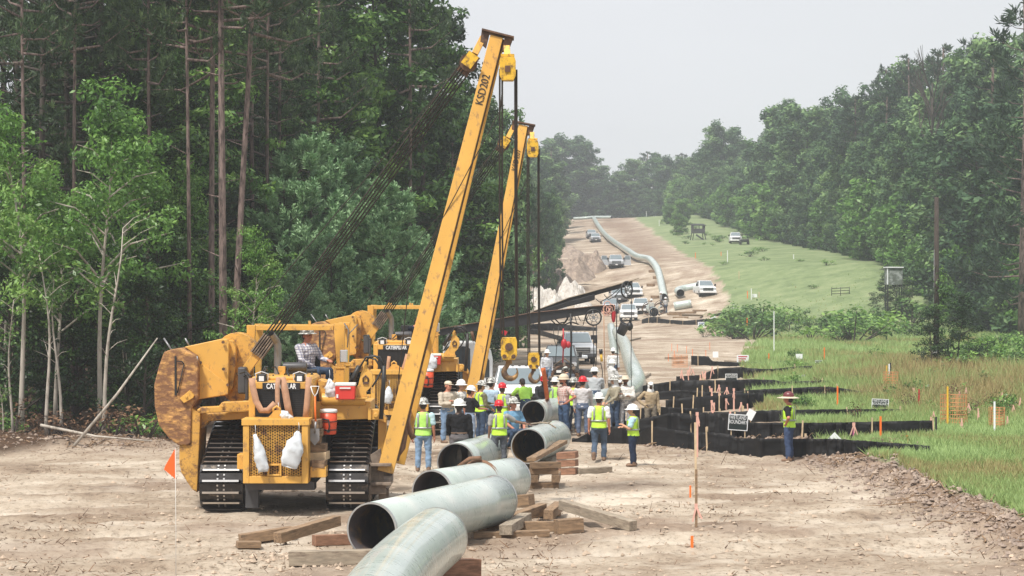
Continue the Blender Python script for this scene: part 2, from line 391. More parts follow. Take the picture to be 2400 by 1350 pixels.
MT['leaf'] = leafmat('broad_leaves', [(0, (.014, .040, .011)), (.5, (.085, .190, .040)), (1, (.26, .43, .10))], .3, .42, .4)
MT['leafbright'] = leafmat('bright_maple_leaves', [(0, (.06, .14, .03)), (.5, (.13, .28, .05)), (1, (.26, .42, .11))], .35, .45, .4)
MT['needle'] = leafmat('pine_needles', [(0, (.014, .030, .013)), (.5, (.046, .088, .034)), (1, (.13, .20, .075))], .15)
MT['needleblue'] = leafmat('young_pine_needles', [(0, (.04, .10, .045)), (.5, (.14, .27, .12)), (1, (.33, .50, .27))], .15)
MT['leaffar'] = leafmat('hazed_far_leaves', [(0, (.030, .070, .035)), (.5, (.085, .165, .068)), (1, (.21, .33, .12))], .25, .6, .2)  # dark greens lifted and bluer, part of the distance haze put into the colour
MT['needlefar'] = leafmat('far_pine_needles', [(0, (.022, .042, .026)), (.5, (.038, .072, .038)), (1, (.07, .115, .055))], .15, .7, .2)
MT['grass'] = leafmat('grass_blades', [(0, (.34, .25, .12)), (.25, (.36, .34, .15)), (.5, (.27, .37, .13)), (1, (.36, .49, .20))], .3, .6, .2)
MT['deadleaf'] = leafmat('brown_dead_brush', [(0, (.05, .03, .02)), (.5, (.12, .07, .045)), (1, (.25, .15, .09))], .1, .8, .1)

# ground material, driven by the painted-in masks of what grows where
gm, gt, gb = newmat('ground_soil')
def attr(n): a = gt.nodes.new('ShaderNodeAttribute'); a.attribute_name = n; return a.outputs['Fac']
geo = gt.nodes.new('ShaderNodeNewGeometry')
def noise_(sc, det=6, rgh=.6, st=(1, 1, 1)):
    m_ = gt.nodes.new('ShaderNodeMapping'); m_.inputs['Scale'].default_value = st; L(gt, geo.outputs['Position'], m_.inputs[0])
    n = gt.nodes.new('ShaderNodeTexNoise'); n.inputs['Scale'].default_value = sc; n.inputs['Detail'].default_value = det; n.inputs['Roughness'].default_value = rgh
    L(gt, m_.outputs[0], n.inputs['Vector']); return n.outputs['Fac']
def mixc(f, a, b):
    x = gt.nodes.new('ShaderNodeMix'); x.data_type = 'RGBA'
    if isinstance(f, float): x.inputs[0].default_value = f
    else: L(gt, f, x.inputs[0])
    for v, s_ in ((a, 6), (b, 7)):
        if isinstance(v, tuple): x.inputs[s_].default_value = (*v, 1)
        else: L(gt, v, x.inputs[s_])
    return x.outputs[2]
def rmp(v, stops): r = ramp_node(gt, stops); L(gt, v, r.inputs[0]); return r.outputs[0]
sand = rmp(noise_(.28, 9, .68), [(.30, (.16, .112, .08)), (.42, (.32, .25, .185)), (.56, (.475, .40, .315)), (.70, (.66, .585, .485))])
fine = rmp(noise_(7, 6, .75), [(.36, (.36, .33, .30)), (.47, (.95, .95, .95)), (.62, (1.08, 1.08, 1.08))])
mm = gt.nodes.new('ShaderNodeMix'); mm.data_type = 'RGBA'; mm.blend_type = 'MULTIPLY'; mm.inputs[0].default_value = .8
L(gt, sand, mm.inputs[6]); L(gt, fine, mm.inputs[7])
pale = mixc(rmp(noise_(.55, 7, .6, (.5, .8, 1)), [(.54, (0, 0, 0)), (.70, (.75, .75, .75))]), mm.outputs[2], (.62, .55, .46))
rutc = mixc(attr('rut'), pale, (.72, .65, .55))
dark = mixc(attr('brown'), rutc, rmp(noise_(2.2, 8, .75), [(.3, (.13, .085, .06)), (.5, (.24, .17, .125)), (.7, (.37, .28, .21))]))
grs = rmp(noise_(.22, 10, .78), [(.34, (.11, .15, .07)), (.48, (.18, .235, .11)), (.58, (.23, .275, .14)), (.7, (.31, .33, .19))])
grn = mixc(attr('weed'), grs, (.22, .23, .09))
gcol = mixc(attr('grass'), dark, grn)
lit = rmp(noise_(2.0, 8, .75), [(.3, (.03, .02, .013)), (.55, (.09, .055, .035)), (.75, (.17, .11, .07))])
fcol = mixc(attr('forest'), gcol, lit)
L(gt, fcol, gb.inputs['Base Color']); gb.inputs['Roughness'].default_value = .95; gb.inputs['Specular IOR Level'].default_value = .15
bp = gt.nodes.new('ShaderNodeBump'); bp.inputs['Strength'].default_value = .9; bp.inputs['Distance'].default_value = .06
L(gt, noise_(5.5, 8, .78), bp.inputs['Height']); L(gt, bp.outputs[0], gb.inputs['Normal'])

# ------------------------------------------------------------------ the ground: one sheet, fine near the camera
rows = [-60, -20, 5, 20, 28]
d = 32.0
while d < 760: rows.append(d); d *= 1.0062
rows += [800, 870, 960, 1100, 1400, 2000, 3000, 4500]
rows = np.array(rows); ncol = 430
u = np.linspace(-1, 1, ncol); u = np.sign(u) * np.abs(u) ** 1.0
halfw = np.where(rows > 0, rows * .25 + 3.0, 20)
edge_w = halfw * 1.0
cols = np.concatenate([[-60, -12, -4, -2, -1.4, -1.15], u, [1.15, 1.4, 2, 4, 12, 60]])
Xg = halfw[:, None] * cols[None, :]; Xg = np.clip(Xg, -4500, 4500); Dg = np.repeat(rows[:, None], Xg.shape[1], 1)
Zg = ground_z(Xg, Dg)
gmask, fmask = masks(Xg, Dg)
e = Xg - right_edge(Dg)
brown = np.clip(np.exp(-((e + .3) / 1.1) ** 2) * (1 - ss(66, 75, Dg)) * .9 + np.exp(-((Dg - (65.5 - (Xg - 4) * .35)) / 1.8) ** 2) * ss(3, 5, Xg) * .8
                + np.exp(-((Dg - (63.8 - (Xg + 12) * .1)) / 1.8) ** 2) * (1 - ss(-8.5, -6.5, Xg)) * .7
                + np.exp(-((e + 5) / 4.0) ** 2) * ss(290, 330, Dg) * .75 + ss(0, .5, vn(Xg * .2, Dg * .1, 51)) * ss(110, 200, Dg) * .5
                + ss(.05, .35, vn(Xg * .35, Dg * .3, 52) + .3 * vn(Xg * 1.4, Dg * 1.2, 53)) * .55, 0, 1)
weed = ss(12, 17, Xg) * (1 - ss(120, 135, Dg)) * ss(70, 85, Dg) * ss(-.1, .25, vn(Xg * .12, Dg * .05, 61) + .1)
nr, nc = Xg.shape
idx = np.arange(nr * nc).reshape(nr, nc)
Fg = np.stack([idx[:-1, :-1], idx[:-1, 1:], idx[1:, 1:], idx[1:, :-1]], -1).reshape(-1, 4)
gme = mesh_np('ground', np.stack([Xg, Dg, Zg], -1).reshape(-1, 3), Fg, [gm], {'grass': gmask.ravel(), 'forest': fmask.ravel(), 'brown': brown.ravel(), 'weed': weed.ravel(), 'rut': (rut_mask(Xg, Dg)[0] * (.1 + 1.3 * vn(Xg * .45, Dg * .6, 46))).clip(0, 1).ravel()}, smooth=True)
tag(link(bpy.data.objects.new('ground', gme)), kind='structure')

# ------------------------------------------------------------------ trees
def quads(C, A, B):
    """leaf diamonds: centre, half length vector, half width vector"""
    V = np.stack([C - A, C + B * 1.0, C + A, C - B], 1).reshape(-1, 3)
    Fq = np.arange(len(V)).reshape(-1, 4); return V, Fq
def unit(r, n):
    v = r.normal(size=(n, 3)); return v / np.linalg.norm(v, axis=1, keepdims=True)
def leaf_mesh(name, r, clumps, per, size, m, aspect=.45, flat=.55, droop=0, spread=1.0, shell=.5, tintbase=.45):
    """clumps: (k,4) xyz radius"""
    Cs = []; As = []; Bs = []; T = []
    for (x, y, z, R) in clumps:
        n = int(per * R * R)
        if n < 4: continue
        dv = unit(r, n); rad = R * (shell + (1 - shell) * r.random(n)) ** 1.0 * (.65 + .35 * r.random(n))
        p = np.array([x, y, z]) + dv * rad[:, None] * np.array([spread, spread, flat])
        p[:, 2] -= droop * (dv[:, 0] ** 2 + dv[:, 1] ** 2) * R
        nrm = unit(r, n) * .8 + dv * .6 + np.array([0, 0, .6]); nrm /= np.linalg.norm(nrm, axis=1, keepdims=True)
        a = np.cross(nrm, unit(r, n)); a /= np.linalg.norm(a, axis=1, keepdims=True) + 1e-6
        b = np.cross(nrm, a); s_ = size * (.6 + .8 * r.random(n))[:, None]
        Cs.append(p); As.append(a * s_); Bs.append(b * s_ * aspect)
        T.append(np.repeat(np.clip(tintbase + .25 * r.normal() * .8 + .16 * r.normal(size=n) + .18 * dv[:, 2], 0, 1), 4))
    V, Fq = quads(np.concatenate(Cs), np.concatenate(As), np.concatenate(Bs))
    return mesh_np(name, V, Fq, [m], {'tint': np.concatenate(T)})
def needle_mesh(name, r, tufts, nper, length, width, m, tintbase=.45):
    """tufts: (k,7) xyz, direction, radius-scale: sprays of long thin blades"""
    t = np.array(tufts); k = len(t); n = k * nper
    P = np.repeat(t[:, :3], nper, 0); D = np.repeat(t[:, 3:6], nper, 0)
    v = unit(r, n) * .75 + D * .9; v /= np.linalg.norm(v, axis=1, keepdims=True)
    ln = length * (.6 + .6 * r.random(n))[:, None] * np.repeat(t[:, 6:7], nper, 0)
    P = P + D * (r.random(n) * .5)[:, None] * length - v * 0
    sd2 = np.cross(v, unit(r, n)); sd2 /= np.linalg.norm(sd2, axis=1, keepdims=True) + 1e-6
    wd = width * (.7 + .6 * r.random(n))[:, None]
    V = np.stack([P - sd2 * wd * .4, P + v * ln * .6 - sd2 * wd, P + v * ln, P + v * ln * .6 + sd2 * wd], 1).reshape(-1, 3)
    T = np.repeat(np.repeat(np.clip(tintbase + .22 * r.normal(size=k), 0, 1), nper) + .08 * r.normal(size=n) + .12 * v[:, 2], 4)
    return mesh_np(name, V, np.arange(n * 4).reshape(-1, 4), [m], {'tint': np.clip(T, 0, 1)})
def trunk_path(r, h, lean, wig, k=9):
    pts = []; ax = r.normal() * lean; ay = r.normal() * lean; px_, py_ = r.random(2) * 6
    for i in range(k):
        t = i / (k - 1); pts.append((ax * t * h + wig * math.sin(px_ + t * 5) * t, ay * t * h + wig * math.sin(py_ + t * 4) * t, h * t))
    return pts
def at(pts, h, z):
    t = max(0, min(.999, z / h)) * (len(pts) - 1); i = int(t); f = t - i; a, b_ = pts[i], pts[i + 1]
    return np.array([a[j] * (1 - f) + b_[j] * f for j in range(3)])
def v_broad(seed, h=22, cr=4.2, base=.2, per=95, size=.17, m='leaf', nlimb=46, bark='barkdark', rt=.26, clump=(.7, 1.35), tb=.45, lean=.02, top=.55, rnd=False, fl=.55, droop=0):
    r = np.random.default_rng(seed); pts = trunk_path(r, h, lean, .4)
    mb = MB(); mb.tube(pts, [rt * (1 - .93 * i / 8) * (1.35 if i == 0 else 1) for i in range(9)], 8)
    cl = []
    for i in range(nlimb):
        f = (i + r.random()) / nlimb; z = h * (base + (1 - base) * f)
        env = cr * (math.sin(math.pi * min(1, (.18 + .82 * f) ** top)) ** .6 if f < .98 else .25) * (.65 + .5 * r.random())
        if f > .75: env *= 1 - (f - .75) * 1.6
        if rnd: env = cr * math.sqrt(max(.03, 1 - ((f - .5) / .53) ** 2 * (1 if f > .5 else .5))) * (.7 + .45 * r.random() ** .7)
        th = i * 2.4 + r.normal() * .5; p0 = at(pts, h, max(z - env * .45, .3 * base * h)); e_ = np.array([math.cos(th) * env, math.sin(th) * env, 0]) + at(pts, h, z)
        if env > .8: mb.tube([p0, p0 * .45 + e_ * .55 + np.array([0, 0, .12 * env]), e_], [max(.018 * env, .02), .015 * env, .01], 5, False)
        for q in range(3):
            t = (.45, .75, 1.0)[q] + r.normal() * .06; c = p0 * (1 - t) + e_ * t + r.normal(size=3) * .35
            cl.append((c[0], c[1], c[2], clump[0] + (clump[1] - clump[0]) * r.random()))
    r2 = np.random.default_rng(seed + 99)
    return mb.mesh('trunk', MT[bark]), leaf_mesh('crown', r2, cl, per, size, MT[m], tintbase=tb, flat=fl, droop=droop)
def v_pine(seed, h=25, cr=3.2, base=.5, nlimb=44, per=16, length=.38, width=.022, m='needle', tuftr=1.0, rt=.165, bark='bark', stubs=True, tb=.45, ntuft=16):
    r = np.random.default_rng(seed); pts = trunk_path(r, h, .003, .12)
    mb = MB(); mb.tube(pts, [rt * (1 - .62 * i / 8) * (1.12 if i == 0 else 1) for i in range(9)], 10)
    tf = []
    for i in range(nlimb):
        f = (i + r.random()) / nlimb; z = h * (base + (1 - base) * f * .99)
        ln = cr * (1 - f) ** .55 * (.55 + .6 * r.random()) + .35; th = i * 2.4 + r.normal() * .4
        p0 = at(pts, h, z); dirv = np.array([math.cos(th), math.sin(th), .12 + .5 * f + .12 * r.normal()]); e_ = p0 + dirv * ln
        mid = p0 * .5 + e_ * .5 - np.array([0, 0, .1 * ln]); mb.tube([p0, mid, e_], [.02 + .014 * ln, .014 + .008 * ln, .008], 5, False)
        for q in range(int(ntuft * ln / 2.4) + 3):
            t = .35 + .65 * math.sqrt(r.random()); c = p0 * (1 - t) + e_ * t + r.normal(size=3) * np.array([.38, .38, .22]) * ln * .33
            dv = dirv * .5 + r.normal(size=3) * .5 + np.array([0, 0, .55]); dv /= np.linalg.norm(dv)
            tf.append((*c, *dv, tuftr * (.7 + .5 * r.random())))
    if stubs:
        for i in range(9):
            z = h * base * (.35 + .65 * r.random()); th = r.random() * 6.28; p0 = at(pts, h, z); ln = .3 + 1.6 * r.random() ** 2
            mb.tube([p0, p0 + np.array([math.cos(th), math.sin(th), .15 + .3 * r.random()]) * ln], [.03, .008], 4, False)
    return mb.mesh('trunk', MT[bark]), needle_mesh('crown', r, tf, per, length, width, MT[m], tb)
def v_youngpine(seed, h=9, cr=2.6):
    r = np.random.default_rng(seed); pts = trunk_path(r, h, .01, .1); mb = MB(); mb.tube(pts, [.11 * (1 - .9 * i / 8) for i in range(9)], 7); tf = []
    n = 60
    for i in range(n):
        f = (i + r.random()) / n; z = h * (.12 + .87 * f); ln = cr * (1 - f) ** .75 * (.7 + .4 * r.random()) + .18; th = i * 2.4 + r.normal() * .3
        p0 = at(pts, h, z); dirv = np.array([math.cos(th), math.sin(th), .35 + .2 * r.normal()]); e_ = p0 + dirv * ln; mb.tube([p0, e_], [.025, .008], 4, False)
        for q in range(int(7 + 9 * ln)):
            t = .3 + .7 * math.sqrt(r.random()); c = p0 * (1 - t) + e_ * t + r.normal(size=3) * .13 * ln
            dv = dirv * .45 + np.array([0, 0, 1.0]) + r.normal(size=3) * .2; dv /= np.linalg.norm(dv)
            for s_ in range(3): tf.append((*(c + dv * s_ * .16), *dv, (1.0, .85, .6)[s_]))
    for s_ in range(6): tf.append((0, 0, h - .1 + s_ * .12, 0, 0, 1, .7 - .08 * s_))
    return mb.mesh('trunk', MT['barkdark']), needle_mesh('crown', r, tf, 11, .27, .026, MT['needleblue'], .55)
def v_sapling(seed, h=8, rt=.09, leaves=True, lean=.06, m='leaf'):
    r = np.random.default_rng(seed); pts = trunk_path(r, h, lean, .25); mb = MB(); mb.tube(pts, [rt * (1 - .8 * i / 8) for i in range(9)], 7); cl = []
    for i in range(13):
        z = h * (.35 + .65 * r.random()); th = r.random() * 6.28; p0 = at(pts, h, z); ln = (.4 + 1.1 * r.random())
        e_ = p0 + np.array([math.cos(th), math.sin(th), .6]) * ln; mb.tube([p0, (p0 + e_) / 2 + np.array([0, 0, .1]), e_], [.022, .014, .006], 4, False)
        if z > h * .55: cl.append((*e_, .45 + .3 * r.random())); cl.append((*((p0 + e_) / 2), .35))
    return mb.mesh('trunk', MT['barkpale']), leaf_mesh('crown', r, cl if leaves else cl[:2], 70, .11, MT[m], tintbase=.55)
def v_bush(seed, cr=1.4, h=1.6, per=130, size=.1, m='leaf', tb=.5):
    r = np.random.default_rng(seed); mb = MB(); cl = []
    for i in range(9):
        th = r.random() * 6.28; q = cr * (r.random() ** .5); e_ = (math.cos(th) * q * .75, math.sin(th) * q * .75, h * (.35 + .55 * r.random()) * (1 - .35 * q / cr))
        mb.tube([(e_[0] * .2, e_[1] * .2, 0), (e_[0] * .7, e_[1] * .7, e_[2] * .6), e_], [.03, .02, .008], 4, False); cl.append((*e_, .45 * cr * (.6 + .5 * r.random())))
    return mb.mesh('stem', MT['barkdark']), leaf_mesh('foliage', r, cl, per, size, MT[m], tintbase=tb, flat=.8)

KINDS_ = {
 'pine': [v_pine(10 + i, cr=3.4, base=(.5, .56, .45, .6)[i]) for i in range(4)],
 'shadepine': [v_pine(20 + i, h=24, cr=4.0, base=.22, nlimb=60, bark='barkdark', tb=.25) for i in range(3)],  # darker needles and bark put the shade of the wood into the colour
 'broad': [v_broad(30 + i, 22, 4.0 + .3 * i, (.18, .1, .25, .15)[i], tb=(.4, .5, .3, .45)[i]) for i in range(4)],
 'bright': [v_broad(40 + i, 9, 2.1, .5, 200, .085, 'leafbright', 22, 'barkpale', .1, (.45, .9), .55) for i in range(3)],
 'under': [v_broad(44 + i, 8, 2.6, .12, 150, .10, 'leaf', 26, 'barkdark', .09, (.5, 1.0), .14) for i in range(3)],  # low tint base puts understory shade into the leaf colour
 'young': [v_youngpine(50 + i, 9, 2.5 + .2 * i) for i in range(3)],
 'sapling': [v_sapling(60 + i) for i in range(3)],
 'bush': [v_bush(70 + i) for i in range(4)],
 'deadbush': [v_bush(75 + i, 1.2, 1.5, 60, .07, 'deadleaf', .4) for i in range(2)],
 'farbroad': [v_broad(80 + i, 22, 4.4 + .3 * i, .04, 60, .31, 'leaffar', 50, 'barkdark', .25, (1.0, 1.8), (.35, .5, .42, .6, .3)[i], top=(.55, .8, .5, .7, .6)[i], rnd=True, fl=.95) for i in range(5)],
 'farlight': [v_broad(86 + i, 9, 3.0, .03, 70, .26, 'leafbright', 30, 'barkdark', .12, (.8, 1.3), .35, rnd=True, fl=.95) for i in range(2)],
 'farpine': [v_pine(90 + i, 25, 4.0, (.35, .5, .12)[i], 46, 7, .6, .065, 'needlefar', 1.15, .24, 'bark', False, .4, 15) for i in range(3)],
}
TREE_N = {'pine': 'pine_tree', 'shadepine': 'pine_tree', 'broad': 'broadleaf_tree', 'bright': 'maple_tree', 'under': 'understory_tree', 'young': 'young_pine', 'sapling': 'sapling', 'bush': 'shrub', 'deadbush': 'dead_brush', 'farbroad': 'broadleaf_tree', 'farlight': 'leafy_tree', 'farpine': 'pine_tree'}
TREE_C = {'pine': 'pine tree', 'shadepine': 'pine tree', 'broad': 'tree', 'bright': 'tree', 'under': 'tree', 'young': 'pine tree', 'sapling': 'sapling', 'bush': 'shrub', 'deadbush': 'shrub', 'farbroad': 'tree', 'farlight': 'tree', 'farpine': 'pine tree'}
def tree(kind, x, d_, h=None, label='', group=None, i=None, wide=1.0, rz=None, lean=(0, 0), z=None):
    va = KINDS_[kind]; tm, cmh = va[RNG.randrange(len(va)) if i is None else i % len(va)]
    nat = {'pine': 25, 'shadepine': 24, 'broad': 22, 'bright': 9, 'under': 8, 'young': 9, 'sapling': 8, 'bush': 1.6, 'deadbush': 1.5, 'farbroad': 22, 'farlight': 9, 'farpine': 25}[kind]
    s_ = (h or nat) / nat
    o = empty(TREE_N[kind], (x, d_, (GZ(x, d_) if z is None else z) - .05), 0, label, TREE_C[kind], group)
    o.rotation_euler = (lean[0], lean[1], RNG.random() * 6.28 if rz is None else rz); o.scale = (s_ * wide, s_ * wide, s_)
    nm = ('stem', 'foliage') if kind in ('bush', 'deadbush') else ('trunk', 'crown')
    link(bpy.data.objects.new(nm[0], tm), o); link(bpy.data.objects.new(nm[1], cmh), o)
    return o
def px_tree(kind, px, d_, top=None, label='', group=None, **k):
    x = (px - 1200) / F * d_; z = GZ(x, d_)
    h = None if top is None else (CAMH - (top - HY) / F * d_) - z
    return tree(kind, x, d_, h, label, group, **k)
# ------------------------------------------------------------------ the wood on the left
gl = 'pine trees deep in the shaded wood'
# three big trunks behind the first machine
px_tree('pine', 497, 82, -560, 'tall straight pine, left one of the three big trunks behind the nearest machine', i=0, rz=.4, wide=.82)
px_tree('pine', 524, 77, -620, 'thickest reddish pine trunk, middle one of three behind the nearest machine', i=1, rz=2.2, wide=1.0)
px_tree('pine', 541, 79, -520, 'tall leaning pine, right one of the three big trunks behind the nearest machine', i=3, rz=0.0, lean=(0, .045), wide=.9)
px_tree('pine', 592, 96, -330, 'thin dark straight pine just right of the three big trunks', i=2, rz=1.0, wide=.8)
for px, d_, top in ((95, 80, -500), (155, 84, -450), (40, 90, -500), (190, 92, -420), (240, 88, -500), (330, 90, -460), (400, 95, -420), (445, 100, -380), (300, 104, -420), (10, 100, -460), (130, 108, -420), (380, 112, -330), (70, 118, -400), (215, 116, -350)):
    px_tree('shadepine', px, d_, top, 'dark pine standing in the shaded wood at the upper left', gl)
for k, (px, d_, top) in enumerate(((345, 84, 60), (470, 90, -60), (640, 104, -90), (760, 108, -150), (880, 112, -120), (985, 116, -60), (1040, 124, 40), (700, 122, -200), (930, 128, -180), (590, 120, -160), (500, 118, -200), (820, 136, -220), (420, 108, -160), (270, 100, -120), (150, 100, -60))):
    px_tree('broad', px, d_, top, 'tall green broadleaf tree in the wall of woods left of the booms', 'broadleaf trees of the left wood', i=k)
for px, d_ in ((445, 78), (60, 74), (172, 77), (345, 79), (628, 92), (745, 104), (960, 112)):
    px_tree('pine', px, d_, -420, 'slim bare trunked pine standing among the leafy trees of the left wood', 'slim pines of the left wood', wide=.62)
px_tree('pine', 655, 98, -80, 'olive green pine between the big trunks and the young pines', i=2)
px_tree('pine', 700, 112, -160, 'tall pine with dark limbs showing above the young pines', i=0)
for px, d_, top, l in ((735, 93, 335, 'tallest blue green young pine, seen left of the boom cables'), (800, 99, 350, 'blue green young pine with a pointed top behind the tallest one'), (660, 92, 430, 'young pine nearest the three big trunks'),
                       (905, 92, 440, 'young pine with upright pale shoots just left of the near boom'), (850, 96, 520, 'bushy young pine crossed by the winch cables'), (965, 103, 560, 'low young pine directly left of the near boom'), (620, 100, 500, 'young pine half hidden by the straight pine trunks'), (775, 88, 560, 'short young pine above the near machine canopy'), (700, 86, 620, 'drooping young pine right above the near machine exhaust')):
    px_tree('young', px, d_, top, l, wide=1.25)
for px, d_, top, l in ((50, 68, 255, 'maple with yellow green leaves at the left border of the photo'), (235, 69, 240, 'maple with bright fresh leaves beside the slender pale trunk'), (130, 72, 420, 'small bright green maple low between the two sapling trunks'),
                       (300, 76, 300, 'bright green maple catching light below the dark pines'), (420, 84, 400, 'bright maple left of the three big pine trunks'), (20, 75, 400, 'small green maple filling the far left edge')):
    px_tree('bright', px, d_, top, l, wide=.82)
px_tree('bright', 583, 76, 560, 'leafy yellow green shrubby tree right against the three big trunks', wide=.8)
k = 0
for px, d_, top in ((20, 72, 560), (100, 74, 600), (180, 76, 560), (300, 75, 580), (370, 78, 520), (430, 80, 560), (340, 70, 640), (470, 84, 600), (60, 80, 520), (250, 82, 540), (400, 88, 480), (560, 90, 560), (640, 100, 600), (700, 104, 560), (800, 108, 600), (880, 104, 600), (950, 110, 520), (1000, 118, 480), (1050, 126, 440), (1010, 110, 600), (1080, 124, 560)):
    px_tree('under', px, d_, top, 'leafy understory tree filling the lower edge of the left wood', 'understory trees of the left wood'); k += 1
for px, d_, top, i, l in ((242, 66.5, 530, 0, 'pale crooked sapling trunk, the thickest in front of the dark wood at left'), (108, 66, 590, 1, 'thin pale leaning sapling near the left edge of the photo'), (143, 67, 640, 2, 'very thin upright pale sapling between two other saplings'), (30, 66, 700, 1, 'spindly pale sapling nearest the left border'),
                       (8, 65, 880, 0, 'short bare sapling cut off by the left border')):
    px_tree('sapling', px, d_, top, l, i=i)
mb = MB(); a = G(170, 1050); b = Vector((a.x + 2.3, a.y + 1.2, a.z + 3.2)); mb.tube([a, (a + b) / 2 + Vector((.05, 0, -.05)), b], [.05, .04, .02], 6)
tag(mb.build('leaning_dead_tree', MT['barkpale']), 'pale dead trunk leaning diagonally across the dark wood edge', 'dead tree')
mb = MB(); a = G(95, 1028) + Vector((0, 0, .4)); b = G(360, 1050) + Vector((0, -.3, .15)); mb.tube([a, a * .5 + b * .5 + Vector((0, 0, -.1)), b], [.05, .04, .02], 6)
tag(mb.build('fallen_branch', MT['barkpale']), 'long pale branch lying on the brush at the foot of the wood', 'branch')
for px in range(-20, 420, 44):
    d_ = 65 + RNG.random() * 3
    px_tree('deadbush' if RNG.random() < .75 else 'bush', px + RNG.random() * 20, d_, 965 - RNG.random() * 50, 'brown dead brush heaped at the foot of the left wood', 'dead brush along the left wood', wide=1.3)
# beyond the young pines the edge of the wood recedes along the cleared strip
for k in range(78):
    d_ = 128 + k * 5.6 + RNG.random() * 4; row = k % 3
    x = float(left_edge(np.array([d_]))[0]) - (6.4 if d_ < 225 else 4.6) - row * 4.0 - RNG.random() * 1.5
    if d_ < 150: x -= 1.0
    kind = ('farbroad', 'farpine', 'farbroad')[RNG.randrange(3)]; h = 15.5 + 6 * RNG.random() - (2.5 if row == 0 else 0)
    tree(kind, x, d_, h, 'tree in the receding left wall of the cleared strip', 'trees lining the left of the cleared strip', wide=.9)
for px, d_, top, kd, l in ((1095, 130, 215, 'farbroad', 'broadleaf tree filling the gap between the two booms'), (1140, 150, 205, 'broad', 'open topped tree right behind the hanging cables'), (1165, 165, 262, 'farbroad', 'leafy tree beyond the far boom head'),
                        (1218, 190, 395, 'farpine', 'dark pine poking out right of the far boom cables'), (1060, 118, 330, 'farpine', 'pine just behind the near boom'), (1140, 140, 420, 'young', 'young pine seen between the near and the far boom'),
                        (1180, 172, 480, 'farpine', 'pine behind the lower cables of the far machine'), (1195, 215, 480, 'farbroad', 'smaller tree at the right end of the near left wood')):
    px_tree(kd, px, d_, top, l, wide=.58 if kd == 'farbroad' else .85)
for px, d_ in ((1040, 106), (1070, 112), (1100, 125), (1120, 150), (1160, 175)): px_tree('under', px, d_ + 6, 590, 'low leafy tree behind the boom cables', 'low trees behind the booms')
for k in range(9):
    x, d_ = (1075 + k * 11 - 1200) / F * (120 + k), 120 + k
# ------------------------------------------------------------------ the wood on the right, along the mown field
_tb = [(2430, 830), (2330, 810), (2250, 775), (2170, 735), (2080, 692), (2000, 650), (1930, 622), (1850, 598), (1790, 578), (1735, 556), (1690, 540), (1640, 530)]
def right_wood(d_): return 49.5 - 2.5 * ss(420, 560, d_)
heights = lambda d_: float(np.interp(d_, [150, 185, 220, 260, 300, 350, 420, 500, 560, 600], [24, 22, 22.5, 25, 26, 24, 20, 17, 15, 14]))
nrt = 0
d_ = 176.0; k = 0
while d_ < 580:
    for row in range(3):
        x = right_wood(d_) + (row - .3) * 4.6 + RNG.random() * 2.2; dd = d_ + RNG.random() * 3.5
        kind = 'farbroad' if row == 0 else RNG.choice(['farbroad', 'farbroad', 'farpine']); h = heights(dd) * (.62 + .38 * (row / 2)) * (.82 + .3 * RNG.random())
        tree(kind, x, dd, h, 'tree in the long right hand wall of woods beside the mown field', 'trees lining the right of the field', wide=.92 + .2 * RNG.random()); nrt += 1
    if True:
        x = right_wood(d_) - 3.0 + RNG.random() * 1.5
        tree(RNG.choice(['farbroad', 'farlight']), x, d_ + 2, 6 + 4.5 * RNG.random(), 'low leafy tree skirting the foot of the right hand wood', 'low trees at the foot of the right wood', wide=1.25); nrt += 1
    d_ += 6.2; k += 1
for px, d_, top, kd, l in ((2395, 172, -20, 'farpine', 'tallest dark pine cut by the upper right corner of the photo'), (2330, 205, 120, 'farpine', 'dark pine just left of the tallest corner pine'), (2075, 282, 222, 'farpine', 'flat topped pine rising above the right wood skyline'), (2005, 305, 232, 'farpine', 'second flat topped pine, left of the tallest skyline one'),
                        (1700, 490, 295, 'farbroad', 'bumpy crowned tree at the left end of the right wood skyline'), (1830, 385, 248, 'farbroad', 'broad dark crown on the right wood skyline'), (1900, 350, 255, 'farbroad', 'broad dark crown right of the similar skyline crown'), (2290, 222, 240, 'farbroad', 'large light green tree standing out of the right wood near the pole'),
                        (2390, 200, 235, 'farbroad', 'large yellow green tree at the right border of the photo'), (2200, 246, 330, 'farbroad', 'rounded green tree directly behind the utility pole'), (2440, 195, 300, 'farbroad', 'leafy tree half outside the right border')):
    px_tree(kd, px, d_, top, l, wide=1.15, i=2 if kd == 'farpine' and px > 2300 else None)
r = np.random.default_rng(5); mb = MB()                       # bare dead crown on the skyline
for i in range(16):
    th = r.random() * 6.28; z = 15 + 7 * r.random(); ln = 2 + 2.5 * r.random(); p0 = np.array([0, 0, z - 3]); e_ = np.array([math.cos(th) * ln * .6, math.sin(th) * ln * .6, z + ln * .5]); md = (p0 + e_) / 2 + r.normal(size=3) * .3
    mb.tube([p0, md, e_], [.12, .07, .03], 4, False)
    for q in range(4): mb.tube([md, e_ + r.normal(size=3) * .9], [.04, .02], 3, False)
mb.tube([(0, 0, 0), (0, 0, 20)], [.3, .08], 6)
o = mb.build('dead_tree', MT['barkdark']); x = (2185 - 1200) / F * 250; o.location = (x, 250, GZ(x, 250)); o.scale = (1, 1, 1.12); tag(o, 'bare branched dead tree on the skyline above the utility pole', 'tree')
